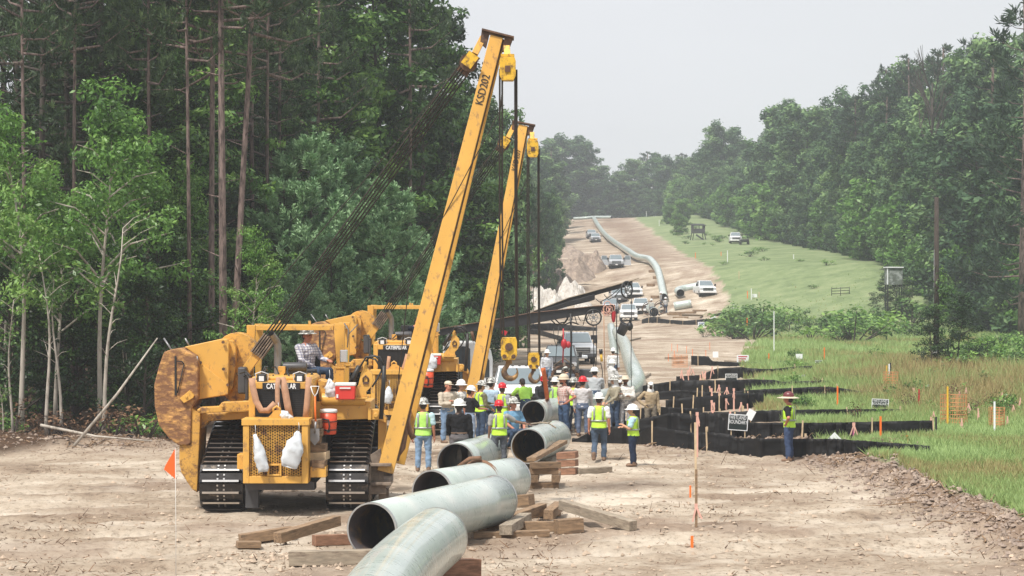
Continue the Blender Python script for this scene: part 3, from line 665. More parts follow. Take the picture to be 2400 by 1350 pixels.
# ------------------------------------------------------------------ beyond the ridge
fr = [(1290, 470, 345), (1320, 455, 322), (1350, 460, 320), (1375, 470, 350), (1400, 480, 385), (1425, 560, 418), (1445, 660, 412), (1465, 620, 395), (1490, 600, 368), (1515, 590, 358), (1545, 600, 362), (1575, 590, 365), (1600, 575, 362), (1625, 560, 365), (1300, 500, 400), (1340, 510, 410), (1380, 520, 440), (1410, 600, 440), (1440, 640, 455), (1470, 600, 440), (1500, 590, 430), (1530, 600, 430), (1560, 580, 430), (1590, 570, 430), (1620, 555, 430), (1650, 545, 400), (1310, 470, 440), (1355, 480, 455), (1395, 500, 480), (1265, 440, 360), (1245, 420, 340), (1660, 520, 350), (1680, 505, 330), (1330, 600, 380), (1420, 700, 450), (1455, 720, 440), (1500, 700, 420)]
for k, (px, d_, top) in enumerate(fr):
    if 1300 < px < 1560: d_ = max(d_, 612 + 3 * (k % 5))
    px_tree('farbroad' if k % 3 else 'farpine', px, d_, top + 4 * (k % 3), 'hazy blue grey tree closing the view beyond the ridge', 'hazy trees beyond the ridge', wide=1.35 + .2 * (k % 2))
for px, d_, top in ((1570, 470, 470), (1600, 460, 455), (1590, 430, 490), (1560, 500, 480)):
    px_tree('farlight', px, d_, top + 12, 'light green bushy tree on the slope left of the deer stand', 'light green trees on the slope', wide=1.1)
# ------------------------------------------------------------------ shrubs in the field
for k in range(46):
    px = 1675 + RNG.random() * 480; py = 748 + RNG.random() * 50 + (px > 1900) * 8; p = G(px, py); big = RNG.random()
    tree('bush', p.x, p.y, .9 + 2.6 * big ** 2, 'leafy shrub in the thicket across the middle of the field', 'shrubs of the field thicket', wide=1.2 + .5 * RNG.random())
for px, py, h, l in ((1815, 770, 3.2, 'dark green juniper shaped bush standing out of the field thicket'), (1690, 775, 2.2, 'leafy shrub by the end of the trench crossing'), (1650, 790, 1.3, 'small low bush at the edge of the bare dirt')):
    p = G(px, py); tree('bush', p.x, p.y, h, l)
for px, py, h in ((2075, 742, 4.5), (2100, 745, 5.2), (2125, 750, 4.2)):
    p = G(px, py); tree('under', p.x, p.y, h, 'leafy bush hiding the legs of the hunting blind', 'bushes below the hunting blind', wide=1.1)
for k in range(16):
    px = 2230 + RNG.random() * 190; py = 815 + RNG.random() * 60; p = G(px, py); tree('bush', p.x, p.y, 1.2 + 1.5 * RNG.random(), 'weedy shrub in the tall grass at the right', 'weedy shrubs at the right', wide=1.1)

# ------------------------------------------------------------------ ground cover: grass, twigs, clods (nobody could count them)
def scatter(n, dmin, dmax, rr, power=1.6):
    u_ = rr.random(n); d_ = (dmin ** -power + u_ * (dmax ** -power - dmin ** -power)) ** (-1 / power)
    x = (rr.random(n) * 2 - 1) * (d_ * .245 + .6); return x, d_
rr = np.random.default_rng(3)
x, d_ = scatter(900000, 40, 270, rr, .8)
g_, f_ = masks(x, d_); e_ = x - right_edge(d_)
keep = (g_ > .55) & (f_ < .4) & (x < 46) & (rr.random(len(x)) < 1 - ss(165, 260, d_)); x, d_ = x[keep][:380000], d_[keep][:380000]; n = len(x)
z = ground_z(x, d_); wd_ = ss(12, 17, x) * (1 - ss(120, 135, d_)) * ss(72, 88, d_) * ss(-.1, .25, vn(x * .12, d_ * .05, 61) + .1)
hgt = (.12 + .16 * rr.random(n) + .22 * ss(75, 100, d_) * rr.random(n) + wd_ * .8 * rr.random(n) + .2 * ss(.1, .4, vn(x * .4, d_ * .15, 77)) * rr.random(n)); hgt = hgt * np.where(d_ > 200, .6, 1)
th = rr.random(n) * 6.28; bw = (.012 + .00017 * d_) * (.7 + .6 * rr.random(n)); sx, sy = np.cos(th) * bw, np.sin(th) * bw * .3
bx_, by_ = rr.normal(size=n) * .4 * hgt, rr.normal(size=n) * .4 * hgt
V = np.stack([np.stack([x - sx, d_ - sy, z - .02], -1), np.stack([x + sx, d_ + sy, z - .02], -1), np.stack([x + bx_, d_ + by_, z + hgt], -1)], 1).reshape(-1, 3)
tint = np.clip(.62 + .16 * rr.normal(size=n) + .9 * vn(x * .4, d_ * .2, 71) - .1 - .62 * wd_ * (rr.random(n) + .3), 0, 1)
me = mesh_np('grass', V, np.arange(n * 3).reshape(-1, 3), [MT['grass']], {'tint': np.repeat(tint, 3)})
tag(link(bpy.data.objects.new('grass', me)), 'green and straw coloured grass covering the field right of the dirt', 'grass', kind='stuff')

def bars(P, D, W):
    """thin 3-sided sticks: start, direction*length, radius"""
    n = len(P); a = np.cross(D, np.array([0, 0, 1.0])) + 1e-5; a /= np.linalg.norm(a, axis=1, keepdims=True); b = np.cross(D, a); b /= np.linalg.norm(b, axis=1, keepdims=True) + 1e-9
    W = W[:, None]; V = np.stack([P + a * W, P - a * W * .5 + b * W * .87, P - a * W * .5 - b * W * .87, P + D + a * W * .5, P + D - a * W * .25 + b * W * .4, P + D - a * W * .25 - b * W * .4], 1).reshape(-1, 3)
    i = np.arange(n)[:, None] * 6; q = np.concatenate([i + np.array([[0, 1, 4, 3]]), i + np.array([[1, 2, 5, 4]]), i + np.array([[2, 0, 3, 5]])], 0)
    return V, q
x, d_ = scatter(15000, 34, 130, rr, 1.3)
g_, f_ = masks(x, d_); dens = .12 + ss(-.05, .3, vn(x * .45, d_ * .3, 81)); keep = (g_ < .3) & (f_ < .7) & (rr.random(len(x)) < dens * .9); x, d_ = x[keep], d_[keep]; n = len(x)
# extra along the spoil banks
xb = right_edge(d2 := 38 + 30 * rr.random(2600)) - .3 + rr.normal(size=2600) * .6; xc = -16 + 8.5 * rr.random(2200); dc = 64 + rr.normal(size=2200) * .9
xe = 4 + 8 * rr.random(1500); de_ = 65.5 - (xe - 4) * .35 + rr.normal(size=1500)
x = np.concatenate([x, xb, xc, xe]); d_ = np.concatenate([d_, d2, dc, de_]); n = len(x)
z = ground_z(x, d_); th = rr.random(n) * 6.28; ln = (.03 + .2 * rr.random(n) ** 3.5) * np.where(rr.random(n) < .03, 2.5, 1); el = np.where(rr.random(n) < .4, .9, .12) * rr.random(n)
D = np.stack([np.cos(th) * ln * np.cos(el), np.sin(th) * ln * np.cos(el), ln * np.sin(el) + .01], -1)
V, q = bars(np.stack([x, d_, z + .01], -1), D, .004 + .006 * rr.random(n) ** 2 + .002)
me = mesh_np('twigs', V, q, [MT['deadleaf']], {'tint': np.repeat(np.clip(.55 + .4 * rr.normal(size=n), 0, 1), 6)})
tag(link(bpy.data.objects.new('twigs', me)), 'broken twigs and roots strewn over the bare dirt', 'twigs', kind='stuff')
def lumps(name, x, d_, sz, m, label, cat):
    n = len(x); z = ground_z(x, d_); base = np.array([(1, 0, 0), (-1, 0, 0), (0, 1, 0), (0, -1, 0), (0, 0, 1), (0, 0, -.6), (.6, .6, .5), (-.6, .5, .55)])
    O = np.array([[0, 2, 6], [0, 6, 4], [2, 4, 6], [2, 1, 7], [2, 7, 4], [1, 4, 7], [1, 3, 4], [3, 0, 4], [2, 0, 5], [1, 2, 5], [3, 1, 5], [0, 3, 5]])
    V = (base[None] * (sz[:, None, None] * (.55 + .8 * rr.random((n, 8, 3)))) * np.array([1.1, 1, .95]) + np.stack([x, d_, z + sz * .2], -1)[:, None]).reshape(-1, 3)
    Fq = (np.arange(n)[:, None, None] * 8 + O[None]).reshape(-1, 3)
    me = mesh_np(name, V, Fq, [m]); tag(link(bpy.data.objects.new(name, me)), label, cat, kind='stuff')
n = 9000; d2 = 36 + 34 * rr.random(n); x = right_edge(d2) - .35 + rr.normal(size=n) * .6
xc = -16 + 8.5 * rr.random(900); dc = 64 + rr.normal(size=900) * .9
xe = 4 + 8 * rr.random(2200); de_ = 65.5 - (xe - 4) * .35 + rr.normal(size=2200) * 1.1
x = np.concatenate([x, xc, xe]); dq = np.concatenate([d2, dc, de_])
lumps('dirt_clods', x, dq, .014 + .06 * rr.random(len(x)) ** 3.5, MT['brownsoil'], 'crumbled brown soil clods heaped along the edge of the cleared strip', 'soil')
x, d_ = scatter(5000, 34, 90, rr, 1.5); g_, f_ = masks(x, d_); k_ = g_ < .2; x, d_ = x[k_], d_[k_]
xn = -3.3 + rr.normal(size=900) * 1.2; dn = 38.8 + rr.normal(size=900) * .7
x = np.concatenate([x, xn]); d_ = np.concatenate([d_, dn])
lumps('sand_clods', x, d_, .012 + .05 * rr.random(len(x)) ** 4, mat('pale_soil_lump', (.42, .33, .25), .95, 0, .3, 4), 'small pale lumps of sand scattered over the bare ground', 'soil')

mb = MB(); rq = random.Random(12)
for i in range(150):
    if i < 80: dd = 37 + 29 * rq.random(); xx = float(right_edge(np.array([dd]))[0]) - .4 + rq.gauss(0, .5)
    elif i < 120: xx = 4 + 8 * rq.random(); dd = 65.5 - (xx - 4) * .35 + rq.gauss(0, .7)
    else: xx = -16 + 8.5 * rq.random(); dd = 64 + rq.gauss(0, .6)
    ln = .25 + .9 * rq.random() ** 2; th = rq.random() * 6.28; pts = []
    for q in range(5):
        t = q / 4; a_ = th + .9 * math.sin(t * 3 + i) * .5; x_ = xx + math.cos(a_) * ln * t; y_ = dd + math.sin(a_) * ln * t; pts.append((x_, y_, GZ(x_, y_) + .02 + .12 * rq.random() * (q > 0)))
    mb.tube(pts, [.022, .018, .014, .01, .005], 5, False)
tag(mb.build('torn_roots', MT['deadleaf'] if False else MT['wood']), 'torn roots and branches poking out of the pushed up soil', 'roots', kind='stuff')

for px, d_, top in ((1262, 245, 440), (1280, 275, 452), (1296, 310, 455), (1306, 350, 462), (1250, 232, 500), (1312, 400, 470)):
    px_tree('farpine' if px % 4 else 'farbroad', px, d_, top, 'tree at the left edge of the bare hill above the rock piles', 'trees above the rock piles', wide=.55)
for k in range(26):
    d_ = 215 + 260 * RNG.random(); x0 = float(right_edge(np.array([d_]))[0]) + 2; x = x0 + (40 - x0) * RNG.random()
    tree('bush', x, d_, .5 + .8 * RNG.random(), 'low weed clump dotted over the mown field', 'weed clumps on the mown field', wide=1.6)
for k in range(60):
    px = 1850 + RNG.random() * 540; py = 840 + RNG.random() * 150; p_ = G(px, py); g1, _ = masks(np.array([p_.x]), np.array([p_.y]))
    if g1[0] > .9: tree('deadbush' if RNG.random() < .4 else 'bush', p_.x, p_.y, .5 + .6 * RNG.random(), 'weed clump among the tall grass right of the fences', 'weed clumps right of the fences', wide=.8)
# ------------------------------------------------------------------ pipelayers (side boom tractors)
MO = Vector((-4.98, 46.3, 0.0))       # ground point under the radiator of the nearest machine
def m_(px, py, yl):
    d_ = MO.y + yl; return ((px - 1200) / F * d_ - MO.x, CAMH - (py - HY) / F * d_)
def mp3(px, py, yl): a, b = m_(px, py, yl); return Vector((a, yl, b))
def mpoly(mb, pts, y0, y1, mi=0, ref=None):
    ref = y0 if ref is None else ref
    return mb.prism([m_(a, b, ref) for a, b in pts], y0, y1, mi)
def bolts(mb, pts, y, r_=.03, t=.03, mi=0):
    for a, b in pts:
        x, z = m_(a, b, y); mb.tube([(x, y + .01, z), (x, y - t, z)], r_, 8, True, mi)
def track_path(n):
    """closed side profile of the elevated-sprocket crawler track, (y, z)"""
    C = [((.62, .56), .52), ((3.95, .56), .50), ((3.35, 1.62), .50)]     # front idler, rear idler, sprocket (clockwise order seen from +x)
    pts = []
    def arc(c, R, a0, a1, k=14):
        for i in range(k + 1):
            a = math.radians(a0 + (a1 - a0) * i / k); pts.append((c[0] + R * math.cos(a), c[1] + R * math.sin(a)))
    arc(C[0][0], C[0][1], 108, 270); arc(C[1][0], C[1][1], -90, 28); arc(C[2][0], C[2][1], 28, 108)
    P = np.array(pts + [pts[0]]); seg = np.linalg.norm(np.diff(P, axis=0), axis=1); cum = np.concatenate([[0], np.cumsum(seg)]); tot = cum[-1]
    out_ = []
    for i in range(n):
        s_ = tot * i / n; j = min(np.searchsorted(cum, s_, 'right') - 1, len(seg) - 1); t = (s_ - cum[j]) / seg[j]
        p = P[j] * (1 - t) + P[j + 1] * t; dd = P[j + 1] - P[j]; dd /= np.linalg.norm(dd); out_.append((p, dd))
    return out_, tot
def build_track(x0, x1, parent, taper_side):
    mb = MB(); n = 46; ps, tot = track_path(n); pit = tot / n
    for p, dd in ps:
        nrm = np.array([dd[1], -dd[0]])
        ctr = np.array([.62 + 1.6, .9]);
        if np.dot(nrm, p - ctr) < 0: nrm = -nrm
        a = p - dd * pit * .46; b = p + dd * pit * .46
        def q(pt, off, x): pp = pt + nrm * off; return (x, pp[0], pp[1])
        c_ = .09
        prof = [(a, -.045), (a, 0.0), (a + dd * pit * .05, .0), (p - dd * pit * .05, .0), (b, .0), (b, -.045)]
        V = [q(a, -.05, x0), q(a, 0, x0), q(b, 0, x0), q(b, -.05, x0), q(a, -.05, x1), q(a, 0, x1), q(b, 0, x1), q(b, -.05, x1)]
        mb.add(V, [(0, 1, 5, 4), (1, 2, 6, 5), (2, 3, 7, 6), (3, 0, 4, 7), (0, 3, 2, 1), (4, 5, 6, 7)], 0)
        g0 = b - dd * .045; V = [q(g0, -.01, x0 + .0), q(g0, .065, x0 + .07), q(b, .065, x0 + .07), q(b, -.01, x0), q(g0, -.01, x1), q(g0, .065, x1 - .07), q(b, .065, x1 - .07), q(b, -.01, x1)]
        mb.add(V, [(0, 1, 5, 4), (2, 3, 7, 6), (3, 0, 4, 7), (0, 3, 2, 1), (4, 5, 6, 7)], 0); mb.add(V, [(1, 2, 6, 5)], 1)
        xm = (x0 + x1) / 2
        for sx_ in (-.07, .07):
            for t in (-.28, .12):
                cpt = p + dd * pit * t; V = [q(cpt - dd * .018, .002, xm + sx_ - .018), q(cpt - dd * .018, .022, xm + sx_ - .018), q(cpt + dd * .018, .022, xm + sx_ - .018), q(cpt + dd * .018, .002, xm + sx_ - .018),
                     q(cpt - dd * .018, .002, xm + sx_ + .018), q(cpt - dd * .018, .022, xm + sx_ + .018), q(cpt + dd * .018, .022, xm + sx_ + .018), q(cpt + dd * .018, .002, xm + sx_ + .018)]
                mb.add(V, [(0, 1, 5, 4), (1, 2, 6, 5), (2, 3, 7, 6), (0, 3, 2, 1), (4, 5, 6, 7)], 1)
    return mb.build('track', [MT['track'], MT['trackedge']], parent)
def expanded_metal(mb, x0, x1, z0, z1, y, cw=.10, ch=.058, w=.020):
    """diamond mesh of crossing strips, clipped to the frame"""
    s_ = ch / cw
    def clip(xa, za, xb, zb):
        t0, t1 = 0.0, 1.0; dx, dz = xb - xa, zb - za
        for p, q in ((-dx, xa - x0), (dx, x1 - xa), (-dz, za - z0), (dz, z1 - za)):
            if abs(p) < 1e-9:
                if q < 0: return None
            else:
                t = q / p
                if p < 0: t0 = max(t0, t)
                else: t1 = min(t1, t)
        return None if t0 >= t1 else ((xa + dx * t0, za + dz * t0), (xa + dx * t1, za + dz * t1))
    H_ = z1 - z0; W_ = x1 - x0; k = -int(H_ / s_ / cw) - 2
    while k * cw < W_ + H_ / s_ + cw:
        for sg in (1, -1):
            xa = x0 + k * cw if sg == 1 else x0 + k * cw; c = clip(xa, z0, xa + sg * H_ / s_, z1)
            if c: mb.bar((c[0][0], y, c[0][1]), (c[1][0], y, c[1][1]), w, .012, 0, up=(0, 1, 0))
        k += 1

def make_pipelayer(label, number, btop, luff_top, loadx, hook_z, seed):
    """btop: boom head (x,z) local; everything measured from the nearest machine in the photo"""
    root = empty('pipelayer', (0, 0, 0), 0, label, 'pipelayer')
    Y, Y2, BS = MT['yellow'], MT['yellow2'], MT['brownsteel']
    xl = [m_(465, 1200, 0)[0], m_(566, 1200, 0)[0]]; xr = [m_(762, 1200, 0)[0], m_(862, 1200, 0)[0]]
    build_track(xl[0], xl[1], root, -1); build_track(xr[0], xr[1], root, 1)
    for a, b in (xl, xr):
        f = MB(); xm = (a + b) / 2; f.bx(xm - .14, xm + .14, .5, 4.1, .32, .8)
        for c, R in (((.62, .56), .46), ((3.95, .56), .44), ((3.35, 1.62), .43)): f.wheel((xm, c[0], c[1]), R, .18, 24, 0, 'x', .12, 0)
        for i in range(7): f.wheel((xm, 1.15 + i * .4, .22), .15, .3, 12)
        f.bx(xm - .2, xm + .2, .55, .8, .9, 1.02)
        f.build('track_frame', BS, root)
    # belly, final drives, cross beams
    f = MB(); f.bx(-.75, .7, .25, 4.3, .62, 1.5); f.bx(-1.9, 1.95, 1.9, 2.4, .95, 1.25); f.bx(-1.0, 1.0, 3.0, 3.8, 1.1, 2.1); f.bx(-.8, .7, -.1, .4, .5, .68)
    f.bx(m_(575, 1130, .2)[0], m_(605, 1130, .2)[0], .2, .45, .08, .75); f.build('main_frame', MT['darkgrey'], root)
    # engine hood, radiator, name plate
    hx0, hz1 = m_(583, 893, .1); hx1 = m_(732, 893, .1)[0]; hz0 = m_(583, 990, .1)[1]
    h = MB(); h.bx(hx0, hx1, .16, 2.1, 1.6, hz1 - .02); h.prism([(hx0, hz1 - .02), (hx1, hz1 - .02), (hx1 - .08, hz1 + .06), (hx0 + .08, hz1 + .06)], .2, 2.1)
    h.build('hood', Y, root, bevel=.02)
    g = MB(); g.bx(hx0, hx0 + .14, .08, .158, 1.5, hz1 - .05); g.bx(hx1 - .14, hx1, .08, .158, 1.5, hz1 - .05); g.bx(hx0 + .142, hx1 - .142, .08, .158, hz1 - .2, hz1 - .05)
    g.build('radiator_surround', Y, root, bevel=.012)
    g = MB(); g.bx(hx0 + .145, hx1 - .145, .12, .157, 1.5, hz1 - .205)
    for i in range(26): g.bx(hx0 + .15, hx1 - .15, .1, .118, 1.52 + i * .046, 1.54 + i * .046)
    g.bx((hx0 + hx1) / 2 - .03, (hx0 + hx1) / 2 + .03, .085, .1, 1.5, hz1 - .21)
    g.build('radiator_grille', MT['black'], root)
    pa = m_(615, 918, .06); pb = m_(703, 900, .06)
    g = MB(); g.bx(pa[0], pb[0], .045, .078, pa[1], pb[1]); npl = g.build('name_plate', MT['black'], root, bevel=.01)
    text_obj('CATERPILLAR', .155, MT['signwhite'], npl, ((pa[0] + pb[0]) / 2, .042, (pa[1] + pb[1]) / 2), (math.radians(90), 0, 0), sx=.68, off=.004)
    # top of the engine: caps, lights, air cleaner, exhaust
    g = MB(); a = m_(600, 882, .6)
    for px, py in ((614, 890), (703, 890)):
        g = MB(); x, z = m_(px, py, .2); g.bx(x - .1, x + .1, .1, .3, z - .1, z + .1); o = g.build('work_light', MT['black'], root, bevel=.02)
        g = MB(); g.bx(x - .055, x + .055, .085, .098, z - .055, z + .055)
        for sx_ in (-1, 1): g.tube([(x + sx_ * .12, .2, z - .12), (x + sx_ * .14, .15, z + .1), (x - sx_ * .0, .1, z + .15)], .012, 6, False)
        g.build('lamp_glass', MT['whiteplastic'], o)
    g = MB(); x, z = m_(651, 800, 1.5); g.tube([(x, 1.5, hz1), (x, 1.5, z - .12), (x - .03, 1.45, z - .02)], .085, 12, False); g.tube([(x - .03, 1.45, z - .02), (x - .12, 1.2, z + .16)], [.085, .075], 12, False)
    g.build('exhaust_pipe', MT['grey'], root)
    g = MB(); x, z = m_(697, 880, 1.6); g.bx(x - .28, x + .2, 1.5, 1.9, z - .1, z + .12, 0); g.tube([(x - .32, 1.5, z + .17), (x + .22, 1.5, z + .17)], .1, 12, True, 0); g.build('air_cleaner', MT['darkgrey'], root, bevel=.02)
    g = MB(); x, z = m_(661, 868, 1.4); g.bx(x - .08, x + .08, 1.3, 1.6, hz1 + .02, z + .06); g.build('fuel_cap_box', Y2, root, bevel=.01)
    g = MB(); rr_ = random.Random(seed)
    for i in range(14):
        x, z = m_(590 + i * 11, 893 - rr_.random() * 18, .6 + rr_.random()); p = Vector((x, .3 + rr_.random(), z)); q = p + Vector((rr_.uniform(-.3, .3), rr_.uniform(-.1, .4), rr_.uniform(-.02, .15)))
        g = MB(); g.tube([p, (p + q) / 2 + Vector((0, 0, .08)), q], .018, 6, False); g.build('hose', MT['hose'], root)
    # front guard with expanded metal
    cx0, cz1 = m_(570, 985, -.62); cx1, cz0 = m_(722, 1136, -.62)
    g = MB(); t = .13; g.bx(cx0, cx0 + t, -.66, .05, cz0, cz1 - .14); g.bx(cx1 - t, cx1, -.66, .05, cz0, cz1 - .14); g.bx(cx0 - .03, cx1 + .03, -.68, .06, cz1 - .138, cz1); g.bx(cx0 + t + .002, cx1 - t - .002, -.66, .05, cz0, cz0 + .15)
    hx, hz = m_(643, 1105, -.66); 
    for a in ((hx - .15, hx - .11), (hx + .11, hx + .15)): g.bx(a[0], a[1], -.675, -.52, hz - .13, hz + .13)
    g.bx(hx - .108, hx + .108, -.675, -.52, hz + .09, hz + .13); g.bx(hx - .108, hx + .108, -.675, -.52, hz - .13, hz - .09)
    g.bx(cx0 - .16, cx0 - .02, -.4, .1, cz0 + .28, cz0 + .6); g.bx(cx1 + .02, cx1 + .36, -.35, .1, cz0 + .1, cz0 + .33)
    gg = g.build('front_guard', MT['yellow'], root, bevel=.008)
    g = MB(); expanded_metal(g, cx0 + t, cx1 - t, cz0 + .15, cz1 - .14, -.6); g.build('guard_mesh', MT['yellow2'], gg)
    g = MB(); g.bx(cx0 + t, cx1 - t, -.2, -.16, cz0 + .15, cz1 - .15); g.bx(hx - .1, hx + .1, -.5, -.47, hz - .09, hz + .09); g.build('guard_core', MT['blackmatte'], gg)
    # lifting eye on guard top
    g = MB(); mpoly(g, [(622, 988), (644, 965), (655, 965), (690, 988)], -.5, -.42); x, z = m_(648, 972, -.5); g.tube([(x - .07, -.46, z), (x - .07, -.46, z + .1), (x, -.46, z + .15), (x + .07, -.46, z + .1), (x + .07, -.46, z)], .025, 8); g.build('tow_eye', Y2, root)
    # operator platform and canopy frame
    g = MB(); g.bx(-1.7, 1.2, 2.2, 4.2, 2.12, 2.22); x0, z0 = m_(680, 868, 3.2); g.bx(x0, x0 + .55, 3.0, 3.15, 2.2, 2.6)
    g.build('platform', MT['darkgrey'], root)
    g = MB(); x, z = m_(718, 880, 3.4); g.bx(x - .28, x + .28, 3.3, 3.85, z - .35, z - .2); g.bx(x - .28, x + .28, 3.85, 3.97, z - .33, z + .5); g.build('seat', MT['blackmatte'], root, bevel=.03)
    g = MB(); x, z = m_(712, 868, 2.6); g.bx(x - .33, x + .3, 2.5, 2.75, 2.3, z); g.build('console', MT['black'], root, bevel=.03)
    g = MB()
    for yl in (2.5, 4.0):
        a0, b0 = m_(578, 765, 2.5); a1 = m_(808, 765, 2.5)[0]
        g.prism([(a0, b0), (a0 + .2, b0), (a0 + .14, b0 - 1.3), (a0 + .02, b0 - 1.3)], yl, yl + .14)
        g.prism([(a1 - .26, b0 + .03), (a1, b0 + .03), (a1 - .02, b0 - .95), (a1 - .18, b0 - .95)], yl, yl + .14)
        g.bx(a1 - .24, a1 + .02, yl - .02, yl + .16, b0 - 1.0, b0 - .952); g.bx(a1 - .2, a1 - .02, yl, yl + .14, 2.2, b0 - 1.002)
        g.bx(a0 + .201, a1 - .262, yl + .01, yl + .13, b0 - .12, b0 - .01)
        for px in (655, 725): x = m_(px, 760, yl)[0]; g.bx(x - .03, x + .03, yl + .04, yl + .1, b0 - .009, b0 + .07)
    for x in (a0 + .08, a1 - .1): g.bx(x - .05, x + .05, 2.642, 3.998, b0 - .11, b0 - .02)
    g.build('canopy_frame', Y, root, bevel=.008)
    g = MB(); x, z = m_(806, 838, 2.3); g.bx(x - .09, x + .09, 2.25, 2.3, z - .15, z + .15); mr = g.build('mirror', MT['chrome'], root, bevel=.04)
    g = MB(); g.tube([(x + .08, 2.32, z + .2), (x + .1, 2.32, z + .6), (x - .0, 2.4, z + .75)], .015, 6); g.tube([(x + .1, 2.35, z + .5), (x + .3, 2.5, z + .72)], .012, 6); g.build('mirror_bracket', MT['grey'], root)
    # counterweight
    cw = MB(); mpoly(cw, [(401, 822), (425, 820), (458, 836), (464, 850), (464, 935), (449, 960), (447, 1042), (440, 1047), (418, 1047), (395, 1030), (372, 1000), (362, 955), (361, 905), (372, 862), (384, 828)], 1.15, 2.4, ref=1.15)
    cwo = cw.build('counterweight', MT['rusty'], root, bevel=.03)
    g = MB(); mpoly(g, [(409, 838), (413, 838), (414, 930), (409, 930)], 1.13, 1.152); 
    for a, b in (((415, 850), (426, 850)), ((426, 850), (431, 856)), ((431, 856), (416, 924))): g.tube([mp3(*a, 1.12), mp3(*b, 1.12)], .013, 6)
    g.build('handle', MT['blackmatte'], cwo)
    g = MB(); mpoly(g, [(421, 937), (444, 918), (455, 930), (452, 936), (431, 948)], 1.06, 1.149); bolts(g, [(437, 933)], 1.06, .03, .03); g.build('latch_plate', Y, cwo, bevel=.006)
    g = MB(); g.tube([mp3(462, 838, 1.2), mp3(463, 850, 1.2), mp3(463, 936, 1.2), mp3(450, 956, 1.2)], .018, 6); g.tube([mp3(405, 828, 1.2), mp3(384, 796, 1.3)], .02, 6); g.tube([mp3(444, 815, 1.6), mp3(434, 796, 1.6)], .02, 6); g.build('grab_bar', MT['grey'], root)
    g = MB(); mpoly(g, [(432, 816), (520, 797), (530, 799), (536, 808), (535, 925), (532, 930), (466, 939), (466, 850), (458, 834)], 1.5, 2.6, ref=1.5)
    mpoly(g, [(466, 855), (478, 860), (536, 905), (534, 928), (466, 939)], 1.44, 1.499, ref=1.44)
    fo_ = g.build('counterweight_frame', Y, root, bevel=.015)
    g = MB(); bolts(g, [(523, 805), (524, 868), (470, 853), (534, 905)], 1.44, .035, .04); g.build('pin', BS, fo_)
    g = MB(); mpoly(g, [(536, 800), (546, 803), (552, 815), (552, 850), (546, 910), (536, 925)], 1.7, 2.7, ref=1.7); 
    for R, a, b in ((.46, 554, 830), (.3, 553, 915)):
        x, z = m_(a, b, 2.0); g.tube([(x, 2.0, z), (x, 2.6, z)], R, 20, True)
    g.build('winch_housing', Y2, root, bevel=.01)
    g = MB(); x, z = m_(571, 895, 1.3); g.bx(x - .13, x + .06, 1.25, 1.6, z - .3, z + .3); g.bx(x + .04, x + .12, 1.2, 1.3, z - .45, z + .2); g.build('hydraulic_tank', MT['darkgrey'], root, bevel=.04)
    g = MB(); mpoly(g, [(462, 963), (470, 958), (512, 956), (520, 946), (585, 943), (585, 966), (470, 972), (462, 970)], .95, 1.3, ref=.95); bolts(g, [(467, 965), (522, 955)], .95, .035, .04)
    g.build('link_arm', Y2, root, bevel=.02)
    g = MB(); mpoly(g, [(447, 958), (470, 973), (463, 1130), (462, 1158), (450, 1150), (425, 1112), (420, 1090), (420, 1046), (447, 1046)], 1.2, 2.3, ref=1.2); mpoly(g, [(470, 972), (585, 967), (585, 985), (490, 990), (470, 1010)], 1.4, 2.2, ref=1.4); g.bx(xl[0] - .25, xl[0] + .1, 1.5, 2.2, .75, .85)
    g.build('side_frame', MT['yellow2'], root, bevel=.02)
    # boom side: beams, lug plate, brackets
    g = MB(); mpoly(g, [(735, 945), (868, 945), (868, 985), (735, 990)], 1.0, 2.6, ref=1.0); x0, z0 = m_(790, 940, .9); x1 = m_(855, 940, .9)[0]; g.tube([(x0 - .35, 1.0, z0), (x1, 1.0, z0)], .14, 14); g.build('cross_beam', Y, root, bevel=.015)
    g = MB(); mpoly(g, [(745, 893), (780, 900), (790, 950), (748, 950)], 1.1, 1.9, ref=1.1); g.build('fuel_tank', Y2, root, bevel=.02)
    g = MB(); mpoly(g, [(822, 926), (840, 905), (846, 878), (851, 866), (862, 866), (872, 878), (875, 895), (868, 912), (858, 922), (860, 934), (822, 934)], .8, .9, ref=.8); 
    x, z = m_(857, 858, .85); g.tube([(x, .85, z - .15), (x, .85, z + .09)], .06, 10); g.bx(m_(820, 934, .8)[0], m_(862, 934, .8)[0], .72, 1.1, m_(820, 938, .8)[1], m_(820, 934, .8)[1] - .002)
    lp = g.build('lug_plate', Y, root, bevel=.008)
    g = MB(); x, z = m_(857, 893, .78); g.tube([(x - .055, .79, z - .05), (x - .055, .78, z + .03), (x, .78, z + .09), (x + .055, .78, z + .03), (x + .055, .79, z - .05)], .018, 8); g.bx(x - .06, x + .06, .77, .798, z - .1, z - .045); g.build('shackle', BS, lp)
    g = MB(); mpoly(g, [(868, 962), (885, 962), (893, 970), (893, 983), (885, 987), (868, 987)], .9, 1.15, ref=.9); bolts(g, [(881, 976)], .9, .06, .05); mpoly(g, [(862, 958), (870, 958), (870, 988), (862, 988)], .85, 1.2, ref=.85)
    mpoly(g, [(886, 988), (905, 990), (906, 1080), (890, 1120), (886, 1110)], 1.2, 1.5, ref=1.2); mpoly(g, [(893, 968), (905, 985), (905, 995), (886, 988)], 1.0, 1.45, ref=1.0); g.build('boom_bracket', Y, root, bevel=.015)
    g = MB(); x0, z0 = m_(865, 1150, .7); x1 = m_(905, 1150, .7)[0]
